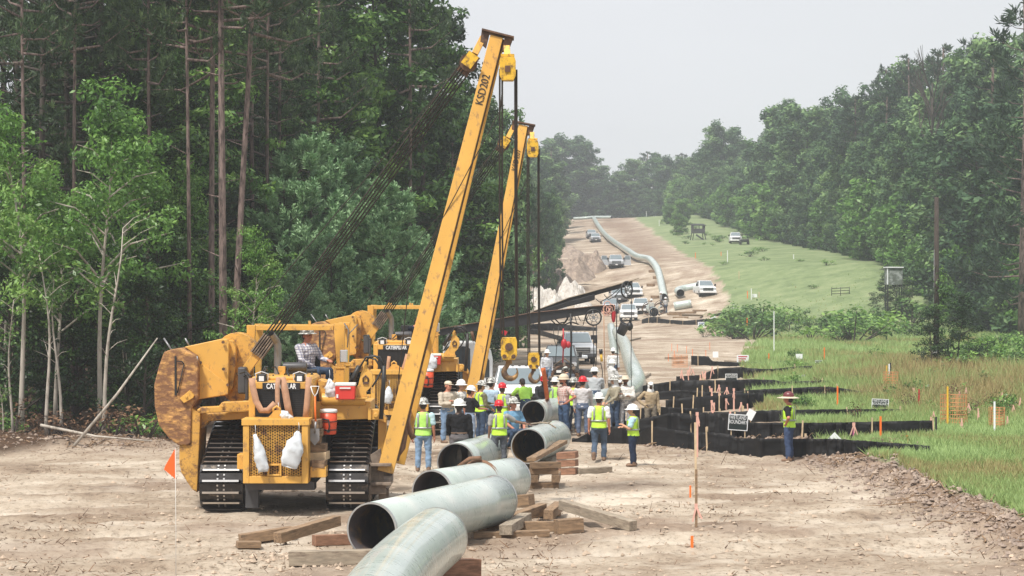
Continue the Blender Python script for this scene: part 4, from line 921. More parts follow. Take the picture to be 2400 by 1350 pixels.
    g.bx(xr[1] + .02, x1, .6, 3.6, z0 - .1, z0 + .1); g.prism([(x0 - .02, z0 + .1), (x1 - .05, z0 + .1), (x1 - .12, z0 + .9), (x0 + .02, z0 + .75)], .75, .85); g.bx(x0, x1 + .12, .5, 1.05, z0 + .1, z0 + .16); g.bx(x0, x1 + .12, .5, 1.05, z0 + .52, z0 + .58); g.bx(x0, x0 + .05, .5, 1.05, z0 - .25, z0 + .6); g.bx(x0 + .2, x1 + .05, .8, 1.0, .1, z0); g.bx(x0 - .1, x1, 3.0, 3.5, z0 + .1, z0 + .5)
    g.build('boom_foot', MT['muddy'], root, bevel=.01)
    # hoses over the boom side
    g = MB(); g.tube([mp3(893, 985, .7), mp3(899, 900, .7), mp3(900, 860, .7)], .05, 8); g.build('boom_hose', MT['hose'], root)
    for k_, (a, b, c, e_) in enumerate((((836, 876), (858, 840), (880, 838), (899, 856)), ((857, 850), (870, 836), (890, 840), (900, 862)), ((862, 858), (862, 842), (880, 845), (898, 875)), ((899, 862), (890, 880), (882, 895), (872, 910)))):
        g = MB(); g.tube([mp3(*a, .75), mp3(*b, .72), mp3(*c, .7), mp3(*e_, .68)], .022, 7); g.build('boom_hose', MT['hose'], root)
    g = MB(); g.tube([mp3(822, 900, 1.0), mp3(842, 862, .95)], .06, 8); g.build('hydraulic_ram', MT['hose'], root)
    # boom: an A-frame of two box legs meeting at the head
    bt = Vector((btop[0], 1.9, btop[1])); ba = Vector((m_(903, 1110, .75)[0], .78, m_(903, 1110, .75)[1])); bb = Vector((ba.x + .16, 3.2, ba.z))
    b_ = MB(); ax = (bt - ba).normalized()
    b_.bar(ba, bt - Vector((0, .14, 0)), .36, .22, 0, up=(0, 1, 0), w1=.29, h1=.2); b_.bar(bb, bt + Vector((0.07, .14, 0)), .30, .2, 0, up=(0, 1, 0), w1=.25, h1=.18)
    bo = b_.build('boom', Y, root, bevel=.012)
    side = ax.cross(Vector((0, 1, 0))).normalized(); side = side if side.x > 0 else -side
    b_ = MB()
    for s0, off, wd_ in ((.195, 0, .025), (.21, .10, .025)):
        b_.bar(ba + side * s0 + Vector((0, off, 0)) + ax * .3, bt + side * (s0 - .05) + Vector((0, off - .1, 0)), wd_, .07, 0)
    b_.build('boom_flange', MT['brownsteel'], bo)
    # cross ties between the legs
    b_ = MB()
    for t in (.12, .3, .5): p = ba + (bt - ba) * t; q = bb + (bt - bb) * t; b_.bar(p, q, .1, .1, 0, up=(0, 0, 1))
    b_.build('cross_tie', Y2, bo)
    ang = math.atan2(ax.x, ax.z)
    l0 = ba; l1 = bt - Vector((0, .14, 0)); ad = (l1 - l0).normalized(); nn = (Vector((0, -1, 0)) - ad * Vector((0, -1, 0)).dot(ad)).normalized(); yy_ = nn.cross(ad)
    tp = l0 + (l1 - l0) * .875 + nn * .112
    to_ = text_obj(number, .25, MT['black'], bo, tp, (0, 0, 0), sx=.85)
    to_.rotation_euler = Matrix((ad, yy_, nn)).transposed().to_euler()
    # the head plate with ears
    R = Matrix.Rotation(ang, 3, 'Y')
    g = MB(); pl = [(-.34, .05), (.36, .05), (.40, -.12), (.22, -.28), (.2, -.02), (-.2, -.02), (-.2, -.28), (-.36, -.1)]
    V = []
    for yy in (-.3, .3):
        for a, b in pl: V.append(tuple(bt + R @ Vector((a, yy * .8, b + .02))))
    n = len(pl); g.add([tuple(bt + R @ Vector(p)) for p in ((-.36, -.3, .06), (.38, -.3, .06), (.38, .3, .06), (-.36, .3, .06), (-.36, -.3, .1), (.38, -.3, .1), (.38, .3, .1), (-.36, .3, .1))], [(0, 3, 2, 1), (4, 5, 6, 7), (0, 1, 5, 4), (1, 2, 6, 5), (2, 3, 7, 6), (3, 0, 4, 7)])
    for sgn in (-1, 1):
        for yy in (-.2, .12):
            P = [(.18 * sgn, .055), (.36 * sgn, .055), (.33 * sgn, -.2), (.18 * sgn, -.28)]; V = [tuple(bt + R @ Vector((a, yy, b))) for a, b in P] + [tuple(bt + R @ Vector((a, yy + .05, b))) for a, b in P]
            g.add(V, [(0, 1, 2, 3), (7, 6, 5, 4), (0, 4, 5, 1), (1, 5, 6, 2), (2, 6, 7, 3), (3, 7, 4, 0)])
    g.build('boom_head', BS, root)
    # luffing block at the head, its lines and the drum block on the machine
    lt = Vector((bt.x - .50, 1.6, bt.z - .42)); lb = mp3(612, 822, 1.7); dv = (lb - lt).normalized(); sd_ = dv.cross(Vector((0, 1, 0))).normalized()
    g = MB(); h0 = bt + R @ Vector((-.3, -.05, -.1)); g.bar(h0, lt, .14, .16, 0); g.build('block_link', Y, root)
    g = MB()
    for k_ in range(4): g.tube([lt + dv * .22 + Vector((0, -.14 + .08 * k_, 0)), lt + dv * .22 + Vector((0, -.1 + .08 * k_, 0))], .2, 16, True)
    g.bar(lt - dv * .02, lt + dv * .5, .3, .02, 0); lo = g.build('luffing_block', BS, root)
    g = MB(); g.bar(lt + dv * .0 + Vector((0, -.2, 0)), lt + dv * .32 + Vector((0, -.2, 0)), .26, .03, 0); g.build('block_cheek', MT['blockyel'], lo)
    g = MB(); g.bar(lb + dv * .1, lb + dv * .75, .2, .22, 0); g.build('block_mount', Y, root, bevel=.01)
    g = MB()
    for k_ in range(6): c = lb - dv * .1 + sd_ * (-.14 + .055 * k_); g.bar(c - dv * .24, c + dv * .26, .03, .34, 0)
    g.build('drum_block', MT['muddy'], root)
    g = MB()
    for k_ in range(5):
        o1 = sd_ * (-.13 + .065 * k_); g.tube([lt + dv * .3 + o1 + Vector((0, -.1 + .05 * k_, 0)), lb + o1 * .9 + Vector((0, -.1 + .05 * k_, 0))], .019, 6, False)
    c0 = lt + Vector((-.16, .3, -.05)); g.tube([c0, Vector((m_(545, 790, 2.8)[0], 2.8, m_(545, 790, 2.8)[1]))], .012, 6, False)
    g.build('luffing_cables', MT['cable'], root)
    # upper load block, falls, lower hook block and hook
    ub = Vector((bt.x + loadx, 1.2, bt.z - .78)); g = MB()
    def hexblock(g, c, w_, h_, mi=0):
        P = [(-w_ * .42, h_ * .5), (w_ * .42, h_ * .5), (w_ * .5, h_ * .32), (w_ * .5, -h_ * .28), (w_ * .36, -h_ * .5), (-w_ * .36, -h_ * .5), (-w_ * .5, -h_ * .28), (-w_ * .5, h_ * .32)]
        g.prism([(c.x + a, c.z + b) for a, b in P], c.y - .2, c.y + .16, mi)
    hexblock(g, ub, .36, .52); g.bar(ub + Vector((0, 0, .22)), ub + Vector((-.02, .15, .52)), .14, .12, 0); g.bx(ub.x - .15, ub.x + .15, ub.y - .05, ub.y + .05, ub.z + .28, ub.z + .34)
    uo = g.build('upper_block', MT['blockyel'], root, bevel=.008)
    g = MB(); g.bx(ub.x - .06, ub.x + .06, ub.y - .23, ub.y - .2, ub.z - .08, ub.z + .06); g.build('sheave', BS, uo)
    lbk = Vector((ub.x + .03, 1.2, hook_z)); g = MB(); hexblock(g, lbk, .36, .5); lo = g.build('hook_block', MT['blockyel'], root, bevel=.008)
    g = MB(); g.tube([(lbk.x, lbk.y - .24, lbk.z + .04), (lbk.x, lbk.y - .201, lbk.z + .04)], .09, 14); g.tube([(lbk.x - .1, lbk.y - .22, lbk.z - .17), (lbk.x - .1, lbk.y - .16, lbk.z - .17)], .05, 8); g.tube([(lbk.x + .1, lbk.y - .22, lbk.z - .17), (lbk.x + .1, lbk.y - .16, lbk.z - .17)], .05, 8); g.build('sheave', BS, lo)
    g = MB(); c = lbk + Vector((.04, 0, -.52)); g.tube([lbk + Vector((0, 0, -.2)), lbk + Vector((0, 0, -.34))], .07, 8)
    pts = [lbk + Vector((.0, 0, -.3))] + [c + Vector((math.cos(t), 0, math.sin(t))) * .15 for t in [math.radians(q) for q in range(130, 395, 24)]]
    g.tube(pts, [.05, .055, .06, .07, .075, .075, .07, .065, .055, .045, .03, .015][:len(pts)] + [.015] * max(0, len(pts) - 12), 10); g.build('hook', MT['hookbrown'], lo)
    g = MB()
    for x_ in (-.175, -.12, .165, .2): g.tube([(ub.x + x_, 1.2 + x_ * .4, ub.z), (ub.x + x_ * 1.02, 1.2 + x_ * .3, (ub.z + lbk.z) / 2), (lbk.x + x_, 1.2 + x_ * .3, lbk.z)], .024, 6, False)
    g.tube([bt + Vector((.2, -.2, -.3)), ub + Vector((-.16, 0, -.9)), ba + Vector((.5, .5, 4.2)), ba + Vector((.18, .3, 1.2))], .012, 6, False)
    g.build('load_falls', MT['cable'], root)
    return root
pl1 = make_pipelayer('nearest yellow pipelayer with KSD202 on its boom and rusty counterweight', 'KSD202', (m_(1164, 92, 1.9)), None, .25, m_(1192, 820, 1.2)[1], 1)
pl1.location = (MO.x, MO.y, 0.03)
h2 = CAMH - (840 - HY) / F * 67.2
pl2 = make_pipelayer('second yellow pipelayer behind the first, KSD207 on its boom', 'KSD207', (((1226 - 1200) / F * 67.9) + 3.55, CAMH - (316 - HY) / F * 67.9), None, .30, 2.30, 2)
pl2.location = (-3.55 * 1.053, 69.5, 0.03); pl2.scale = (1.053, 1.053, 1.053)

# ---- things hanging on the machines (each its own)
def cooler_round(loc, mat_, label, s_=1.0):
    o = empty('water_cooler', loc, 0, label, 'water cooler'); o.scale = (s_, s_, s_)
    g = MB(); g.lathe([(.17, 0), (.185, .03), (.2, .3), (.205, .52)], (0, 0, 0), 20); g.build('body', mat_, o)
    g = MB(); g.lathe([(.21, .522), (.215, .56), (.2, .60), (.1, .61)], (0, 0, 0), 20); g.build('lid', MT['whiteplastic'], o)
    g = MB(); g.tube([(-.19, -.08, .36), (-.12, -.2, .38), (.02, -.23, .36), (.04, -.23, .2), (.02, -.22, .1)], .018, 6); g.lathe([(.21, .1), (.212, .125)], (0, 0, 0), 20); g.lathe([(.213, .3), (.214, .32)], (0, 0, 0), 20); g.build('straps', MT['hose'], o)
    g = MB(); g.bx(-.02, .05, -.25, -.19, .06, .1); g.build('tap', MT['black'], o); return o
def cooler_box(loc, label, s_=1.0):
    o = empty('cool_box', loc, 0, label, 'cool box'); o.scale = (s_, s_, s_)
    g = MB(); g.box((0, 0, .15), (.42, .28, .3), None, 0, 1.06); g.build('body', MT['coolerred'], o, bevel=.02)
    g = MB(); g.bx(-.23, .23, -.155, .155, .303, .37); g.build('lid', MT['whiteplastic'], o, bevel=.015)
    g = MB(); g.bx(-.12, .12, -.17, -.145, .24, .27); g.bx(-.19, -.15, -.165, -.145, .04, .12); g.build('handle', MT['whiteplastic'], o); return o
def sack(name, p, w_, h_, ang, label, mat_='bag', thick=.16, seed=0, cat='sack'):
    r_ = np.random.default_rng(seed); nu, nv = 14, 12; V = []
    for j in range(nv + 1):
        v = j / nv; ww = w_ * (.12 + .88 * min(1, v * 2.2) ** .8) * (1 - .25 * max(0, v - .8) * 4); th = thick * (math.sin(math.pi * min(1, v * .95 + .02)) ** .7)
        for i in range(nu):
            a = 2 * math.pi * i / nu; V.append(Vector((math.cos(a) * ww / 2, math.sin(a) * th / 2, -v * h_)) + Vector(r_.normal(size=3)) * .012)
    R_ = Euler((0, ang, 0)).to_matrix(); V = [R_ @ q + Vector(p) for q in V]
    fs = [(j * nu + i, j * nu + (i + 1) % nu, (j + 1) * nu + (i + 1) % nu, (j + 1) * nu + i) for j in range(nv) for i in range(nu)]
    g = MB(); g.add(V, fs, 0, True); g.add([], []); b0 = nv * nu; g.f.append([b0 + i for i in range(nu)]); g.m.append(0); g.sm.append(False); g.f.append([i for i in range(nu)][::-1]); g.m.append(0); g.sm.append(False)
    g.tube([Vector(p) + Vector((0, 0, .2)), Vector(p) + Vector((.01, -.01, .1)), Vector(p)], .006, 5); return tag(g.build(name, MT[mat_]), label, cat)
def wl(v): return Vector(v) + MO
def drape(name, pts, w_, mat_, label, cat='sling', th=.012):
    """flat webbing strap along world points, broad side to the viewer"""
    g = MB(); n = len(pts); V = []
    for i, p in enumerate(pts):
        p = Vector(p); t = (Vector(pts[min(i + 1, n - 1)]) - Vector(pts[max(i - 1, 0)])).normalized(); s_ = t.cross(Vector((0, 1, 0)));
        s_ = s_.normalized() if s_.length > .1 else Vector((1, 0, 0)); q = Vector((0, th / 2, 0))
        V += [p - s_ * w_ / 2 - q, p + s_ * w_ / 2 - q, p + s_ * w_ / 2 + q, p - s_ * w_ / 2 + q]
    fs = []
    for i in range(n - 1):
        a, b = i * 4, i * 4 + 4
        for j in range(4): fs.append((a + j, a + (j + 1) % 4, b + (j + 1) % 4, b + j))
    fs += [(0, 1, 2, 3)[::-1], tuple((n - 1) * 4 + j for j in range(4))]; g.add(V, fs, 0, True); return tag(g.build(name, MT[mat_]), label, cat)
cooler_round(wl(mp3(770, 1018, .55)), MT['cooler'], 'orange water cooler with white lid strapped beside the near machine guard', .92)
cooler_box(wl(mp3(810, 936, .7)), 'red cool box with white lid on the near machine cross beam')
sack('plastic_sack', wl(mp3(598, 1018, -.82)), .26, .82, -.22, 'narrow white sack hanging on the left of the near guard mesh', seed=1)
sack('plastic_sack', wl(mp3(700, 1012, -.82)), .42, .78, .28, 'wider white sack hanging on the right of the near guard mesh', seed=2)
sack('plastic_bag', wl(mp3(772, 888, .9)), .26, .45, -.1, 'white carrier bag hanging beside the near operator', 'bag', seed=3, cat='bag')
sack('white_rag', wl(mp3(652, 965, -.45)), .2, .32, -1.0, 'white rag draped over the tow eye of the near machine', seed=4, cat='rag')
drape('sling', [wl(mp3(a, b, -.05 - .02 * i)) for i, (a, b) in enumerate(((590, 886), (592, 905), (600, 940), (612, 962), (628, 962), (645, 945)))], .14, 'strap', 'tan sling looped over the left of the near radiator')
drape('sling', [wl(mp3(a, b, -.08 - .02 * i)) for i, (a, b) in enumerate(((652, 884), (650, 910), (650, 940), (656, 972)))], .10, 'strap', 'tan sling hanging down the middle of the near radiator')
drape('sling', [wl(mp3(a, b, -.04 - .02 * i)) for i, (a, b) in enumerate(((661, 884), (668, 915), (674, 950), (680, 980)))], .15, 'strap', 'wide tan sling right of the middle one on the near radiator')
drape('sling', [wl(mp3(a, b, .0 - .02 * i)) for i, (a, b) in enumerate(((724, 884), (722, 915), (719, 950), (716, 982)))], .13, 'strap', 'tan sling down the right edge of the near radiator')
drape('sling', [wl(mp3(a, b, 1.6)) for a, b in ((945, 990), (950, 1015), (944, 1050), (938, 1062), (930, 1050), (935, 1030))], .12, 'strapdark', 'brown sling tied round the near boom leg')
drape('sling', [wl(mp3(a, b, 1.9)) for a, b in ((958, 960), (955, 990), (962, 1015), (970, 1028))], .13, 'strapdark', 'brown sling dangling behind the near boom leg')
p = wl(mp3(738, 912, -.25)); g = empty('shovel', p, 0, 'long handled shovel standing against the near machine guard', 'shovel')
q = MB(); q.tube([(-.09, 0, .06), (-.05, 0, -.08), (0, 0, -.16), (.05, 0, -.08), (.09, 0, .06), (-.09, 0, .06)], .012, 6); q.build('grip', MT['whiteplastic'], g)
q = MB(); q.tube([(0, 0, -.16), (.02, -.02, -.75)], .02, 8); q.build('handle', MT['orange'], g)
q = MB(); q.prism([(-.1, -.85), (.1, -.85), (.1, -1.1), (0, -1.22), (-.1, -1.1)], -.04, -.028); q.tube([(.02, -.02, -.7), (0, -.03, -.95)], .024, 8); q.build('blade', MT['grey'], g)
bl = 0
for k, (px, py, wd_, hh) in enumerate(((738, 992, 32, 22), (741, 1012, 34, 18), (738, 1030, 30, 18), (744, 1048, 44, 20), (747, 1067, 46, 20), (741, 1086, 40, 20), (740, 1104, 42, 18), (752, 1083, 30, 18))):
    x, z = m_(px, py, .2); w2 = wd_ / 108; h3 = hh / 108 * .92; g = MB(); g.box((0, 0, 0), (w2, .5, h3), (0, RNG.uniform(-.05, .05), RNG.uniform(-.1, .1)))
    o = g.build('timber_block', MT['woodpale' if k in (4, 6) else 'wood'], bevel=.006); o.location = wl((x, (.1 if k < 7 else -.1) + RNG.uniform(-.04, .04), z)); tag(o, 'timber block in the stack strapped between guard and right track', 'timber block', 'timber blocks stacked on the near machine')
# second machine
M2 = Vector((-3.74, 69.5, 0))
def m2(px, py, yl): return P3(px, py, M2.y + yl)
cooler_round(m2(1002, 908, .5), MT['cooler'], 'orange water cooler with white lid on the second machine')
cooler_box(m2(1018, 855, .9), 'red cool box partly behind the white bag on the second machine')
sack('plastic_bag', m2(1010, 830, .6), .40, .48, 0, 'round white bag on the side of the second machine', seed=6, cat='bag')
sack('plastic_sack', m2(912, 905, -.8), .30, .55, .1, 'white sack hanging at the left of the second guard mesh', seed=7)
sack('plastic_sack', m2(972, 930, -.8), .40, .5, .5, 'white sack showing just right of the near boom', seed=8)
drape('sling', [m2(a, b, -.05) for a, b in ((912, 835), (910, 850), (909, 865), (908, 880))], .11, 'strap', 'tan sling on the left of the second radiator')
drape('sling', [m2(a, b, -.05) for a, b in ((955, 830), (950, 850), (944, 868), (940, 882))], .13, 'strap', 'tan sling on the right of the second radiator')
# ------------------------------------------------------------------ line pipe
def pipemat():
    m, t, b = newmat('pipe_coating'); co = t.nodes.new('ShaderNodeTexCoord')
    n = t.nodes.new('ShaderNodeTexNoise'); n.inputs['Scale'].default_value = 1.6; n.inputs['Detail'].default_value = 6; L(t, co.outputs['Object'], n.inputs['Vector'])
    r_ = ramp_node(t, [(.3, (.38, .45, .42)), (.55, (.45, .515, .485)), (.72, (.54, .575, .54))]); L(t, n.outputs['Fac'], r_.inputs[0])
    n2 = t.nodes.new('ShaderNodeTexNoise'); n2.inputs['Scale'].default_value = 5; n2.inputs['Detail'].default_value = 8; n2.inputs['Roughness'].default_value = .75; L(t, co.outputs['Object'], n2.inputs['Vector'])
    r2 = ramp_node(t, [(.64, (0, 0, 0)), (.72, (.6, .6, .6))]); L(t, n2.outputs['Fac'], r2.inputs[0])
    mx = t.nodes.new('ShaderNodeMix'); mx.data_type = 'RGBA'; L(t, r2.outputs[0], mx.inputs[0]); L(t, r_.outputs[0], mx.inputs[6]); mx.inputs[7].default_value = (.30, .27, .21, 1); L(t, mx.outputs[2], b.inputs['Base Color'])
    b.inputs['Roughness'].default_value = .27; b.inputs['Coat Weight'].default_value = .3; b.inputs['Specular IOR Level'].default_value = .7
    r3 = ramp_node(t, [(.3, (.2, .2, .2)), (.7, (.42, .42, .42))]); L(t, n2.outputs['Fac'], r3.inputs[0]); L(t, r3.outputs[0], b.inputs['Roughness']); return m
MT['pipe'] = pipemat()
MT['pipeend'] = mat('bare_bevel_steel', (.45, .46, .46), .35, .6, .1, 6)
MT['bore'] = mat('dark_pipe_bore', (.045, .035, .037), .45, .2, .3, 4, (.16, .09, .03), .35)
MT['borebrown'] = mat('rusty_pipe_bore', (.20, .12, .045), .4, .3, .5, 1.5, (.04, .025, .02), .6)
MT['band'] = mat('joint_coating_band', (.56, .63, .60), .3, 0, .05, 4)
def smooth_path(P, k=8):
    P = [np.array(p, float) for p in P]
    if len(P) == 2: return [Vector(P[0] * (1 - t) + P[1] * t) for t in np.linspace(0, 1, 6)]
    Q = [2 * P[0] - P[1]] + P + [2 * P[-1] - P[-2]]; o = []
    for i in range(1, len(Q) - 2):
        for j in range(k):
            t = j / k; a, b, c, d_ = Q[i - 1], Q[i], Q[i + 1], Q[i + 2]
            o.append(.5 * ((2 * b) + (-a + c) * t + (2 * a - 5 * b + 4 * c - d_) * t * t + (-a + 3 * b - 3 * c + d_) * t ** 3))
    o.append(P[-1]); return [Vector(p) for p in o]
def pipe(P, R, label, bore='bore', n=56, name='steel_pipe', bands=(), k=8, group=None, wall=.03, outer='pipe'):
    pts = smooth_path(P, k); mb = MB()
    mb.tube(pts, R, n, False, 0); nb = len(mb.v); mb.tube(pts, R - wall, n, False, 2)
    for f in range(len(mb.f)):
        if mb.m[f] == 2: mb.f[f] = mb.f[f][::-1]
    for e_ in (0, len(pts) - 1):
        a = e_ * n
        for j in range(n):
            j2 = (j + 1) % n; f = (a + j, a + j2, nb + a + j2, nb + a + j); mb.f.append(f if e_ else f[::-1]); mb.m.append(1); mb.sm.append(False)
    o = mb.build(name, [MT[outer], MT['pipeend'], MT[bore]]); tag(o, label, 'pipe', group)
    q = MB(); d0 = (pts[1] - pts[0]).normalized(); d1 = (pts[-1] - pts[-2]).normalized()
    q.tube([pts[0] + d0 * .002, pts[0] + d0 * .05], R + .003, n, False); q.build('end_band', MT['pipeend'], o); q = MB(); q.tube([pts[-1] - d1 * .06, pts[-1] - d1 * .002], R + .003, n, False); q.build('end_band', MT['pipeend'], o)
    for t in bands:
        i = int(t * (len(pts) - 1)); i = min(i, len(pts) - 2); dd = (pts[i + 1] - pts[i]).normalized(); q = MB(); q.tube([pts[i] - dd * .12, pts[i] + dd * .12], R + .006, n, False); q.build('weld_joint', MT['band'], o)
    return o
def PS(px, py, s_): return P3(px, py, F / s_)
RP = .5
pipe([PS(1024, 1262, 141), PS(990, 1289, 148), PS(952, 1324, 157), PS(912, 1370, 169), PS(850, 1460, 191)], .515, 'bent grey green pipe in front, running out of the bottom of the photo', k=10)
pipe([PS(871, 1243, 131), PS(1160, 1172, 116)], RP, 'straight pipe with a wide black open end left of the bent pipe')
pipe([PS(1012, 1155, 111), PS(1200, 1122, 103)], .48, 'pipe with a brown sling round it, just behind the front straight pipe')
pipe([PS(1068, 1083, 93), PS(1152, 1056, 84)], .48, 'pipe lying behind the worker in black')
p5 = pipe([PS(1238, 1046, 87), PS(1272, 1034, 83), PS(1301, 1023, 79)], .475, 'short pipe resting on red timber stacks, brown inside', 'borebrown')
q = MB(); c_ = PS(1301, 1023, 79); a_ = (PS(1238, 1046, 87) - c_).normalized(); q.tube([c_ + a_ * .5, c_ + a_ * .56], .44, 30); q.build('added_bore_disc', MT['bore'], p5)  # added disc, shuts out daylight from the far end so the bore reads dark
pipe([PS(1250, 969, 72), PS(1298, 962, 70), PS(1345, 952, 67), PS(1400, 940, 62), PS(1462, 925, 55), PS(1493, 900, 49), PS(1486, 868, 45), PS(1474, 838, 38.5), PS(1464, 806, 33), PS(1446, 778, 28)], .42, 'long jointed pale pipeline curving away behind the crew', bands=(.03, .62, .72, .80, .87, .94), k=8, wall=.03)
pipe([PS(1443, 838, 33), PS(1437, 800, 29), PS(1432, 765, 26.5)], .34, 'narrower pale pipe lying beside the long pipeline', bands=(.2, .5))
w0 = [G(px, py) for px, py in ((1556, 712), (1546, 662), (1538, 640), (1524, 622), (1512, 618), (1492, 613), (1470, 598), (1442, 578), (1418, 558), (1402, 536), (1392, 519))]
pipe([p + Vector((0, 0, .75)) for p in w0], .47, 'long winding pipeline climbing the bare hill to the ridge', k=6, n=20)
g0 = [G(1390, 519), G(1372, 521), G(1345, 522)]; pipe([p + Vector((0, 0, 1.0)) for p in g0], .36, 'pipe lying across the ridge left of the climbing pipeline', n=16)
g0 = [G(1392, 518), G(1412, 518), G(1434, 518)]; pipe([p + Vector((0, 0, .9)) for p in g0], .36, 'pipe lying across the ridge right of the climbing pipeline', n=16)
q = G(1580, 728); pipe([q + Vector((0, 0, .5)), G(1622, 724) + Vector((0, 1, .6))], .5, 'short pale pipe lying by the welding station on the right', n=28)
q = G(1594, 700); pipe([q + Vector((0, -.5, .6)), G(1590, 696) + Vector((.1, 1.5, .7)), G(1608, 692) + Vector((0, 3, .7)), G(1640, 686) + Vector((0, 3, .7))], .5, 'bent pale pipe beyond the short one, pointing at the white pickup', n=28)
# sling round the third pipe, rope on the fifth
a = PS(1122, 1134, 106); ax_ = (PS(1200, 1122, 103) - PS(1012, 1155, 111)).normalized(); u1 = ax_.cross(Vector((0, 0, 1))).normalized(); u2 = u1.cross(ax_)
def ringpath(c, ax_, R, a0, a1, k=14, shear=0.0):
    u1 = ax_.cross(Vector((0, 0, 1))).normalized(); u2 = u1.cross(ax_); o = []
    for i in range(k + 1):
        t = math.radians(a0 + (a1 - a0) * i / k); o.append(c + u1 * math.cos(t) * R + u2 * math.sin(t) * R + ax_ * shear * (i / k - .5))
    return o
g = MB(); g.tube(ringpath(a, ax_, .505, -40, 200, 18, .25), .035, 6); g.tube(ringpath(a + ax_ * .07, ax_, .505, -40, 160, 14, .12), .03, 6); g.tube([a + Vector((-.45, 0, .38)), a + Vector((-.2, 0, .56)), a + Vector((.05, -.1, .58))], .05, 6)
tag(g.build('sling', MT['strapdark']), 'brown sling wrapped over the third pipe', 'sling')
c = PS(1290, 1033, 84); g = MB(); g.tube([c + Vector((-.55, -.1, .48)), c + Vector((-.2, -.2, .52)), c + Vector((-.05, -.2, .50)), c + Vector((.15, -.35, .38))], .022, 6); g.tube([c + Vector((-.3, -.2, .53)), c + Vector((-.1, -.3, .50)), c + Vector((.02, -.1, .55))], .02, 6); tag(g.build('rope', MT['woodgrey']), 'short knotted green rope lying on top of the short pipe', 'rope')

# ------------------------------------------------------------------ timbers
def timber(px0, py0, px1, py1, th=.2, hh=None, lift=0.0, m='wood', label='', group=None, lift1=None, name='timber_skid', cat='timber'):
    a = G(px0, py0); b = G(px1, py1); hh = hh or th; a.z += hh / 2 + lift; b.z += hh / 2 + (lift if lift1 is None else lift1)
    g = MB(); L_ = (b - a).length; g.box((0, 0, 0), (L_, th, hh)); o = g.build(name, MT[m], bevel=.008); dv = b - a
    o.location = (a + b) / 2; o.rotation_euler = (RNG.uniform(-.05, .05), -math.asin(dv.z / L_), math.atan2(dv.y, dv.x)); return tag(o, label, cat, group)
timber(562, 1277, 685, 1268, .2, .2, 0, 'wood', 'timber left end of the pair lying on the ground left of the open pipe', lift1=.05)
timber(650, 1280, 790, 1262, .2, .2, .05, 'wood', 'timber crossing over its neighbour left of the open pipe', lift1=.22)
timber(735, 1283, 830, 1276, .2, .2, 0, 'woodred', 'reddish timber running under the big open pipe')
timber(680, 1326, 880, 1322, .2, .26, 0, 'woodgrey', 'long grey timber under the pipes at the bottom of the photo')
timber(555, 1288, 610, 1286, .22, .12, 0, 'wood', 'short flat timber end at the far left of the timbers on the ground')
timber(1020, 1366, 1116, 1363, .35, .38, 0, 'woodred', 'red brown timber stack under the bent pipe at the bottom edge')
timber(1130, 1258, 1272, 1222, .2, .22, 0, 'wood', 'tilted timber rising to the right out from under the front pipe', lift1=.16)
timber(1110, 1262, 1288, 1258, .18, .12, 0, 'wood', 'flat dark plank lowest in the timber pile right of the pipes')
timber(1185, 1262, 1232, 1232, .25, .2, .05, 'woodgrey', 'short grey timber standing on end in the pile right of the pipes')
timber(1225, 1250, 1340, 1248, .2, .2, 0, 'wood', 'timber lying flat in the middle of the pile right of the pipes')
timber(1318, 1222, 1484, 1248, .2, .2, .25, 'woodgrey', 'longest grey timber sloping down to the right of the pile', lift1=.0)
timber(1304, 1252, 1362, 1248, .3, .28, 0, 'wood', 'thick block propping the longest sloping timber')
timber(1240, 1215, 1310, 1212, .2, .2, 0, 'wood', 'timber end at the back of the pile right of the pipes')
timber(1285, 1230, 1310, 1210, .2, .2, .1, 'wood', 'short crooked timber in the centre of the pile')
timber(1212, 1190, 1246, 1188, .3, .28, 0, 'wood', 'single timber block under the third pipe')
timber(1353, 1112, 1430, 1108, .18, .14, 0, 'woodgrey', 'plank lying flat to the right of the red timber stack')
for k, (px, py, ln, lift) in enumerate(((1275, 1146, 66, 0), (1275, 1146, 64, .34), (1278, 1146, 66, .50))):
    timber(px - ln / 2, py, px + ln / 2, py - 1, .25, .15, lift, 'wood', ('lowest', 'middle', 'topmost')[k] + ' cross timber of the near stack under the short pipe')
for k, (px, lift) in enumerate(((1252, .155), (1302, .155))):
    timber(px, 1147, px + 3, 1135, .2, .18, lift, 'wood', ('left', 'right')[k] + ' spacer block in the near timber stack under the short pipe')
for k, lift in enumerate((0, .21, .42)):
    timber(1308, 1114, 1352, 1112, .3, .17, lift, 'woodred', ('lowest', 'middle', 'topmost')[k] + ' red timber of the far stack beside the short pipe')
timber(1245, 1120, 1320, 1082, .25, .1, .4, 'wood', 'wedge plank tilted against the underside of the short pipe', lift1=.5)
for k, (px, py) in enumerate(((1535, 700), (1525, 672), (1540, 655), (1530, 640))): timber(px - 8, py, px + 8, py, .3, .35, 0, 'wood', 'timber skid under the pipeline climbing the hill', 'skids under the climbing pipeline')
for k, (px, py, l) in enumerate(((1600, 735, 60), (1620, 742, 50), (1580, 739, 30), (1640, 730, 30), (1595, 747, 36))): timber(px - l / 2, py, px + l / 2, py, .3, .2, 0, 'wood', 'plank lying on the dirt near the far welding station', 'planks near the far welding station')
for k, (a, b, c, d_) in enumerate(((1475, 800, 1500, 795), (1500, 893, 1522, 880), (1560, 843, 1610, 841), (1580, 853, 1600, 852), (1700, 850, 1740, 852))): timber(a, b, c, d_, .2, .14, 0, 'woodgrey', 'grey board discarded on the dirt right of the long pipeline', 'boards right of the long pipeline')

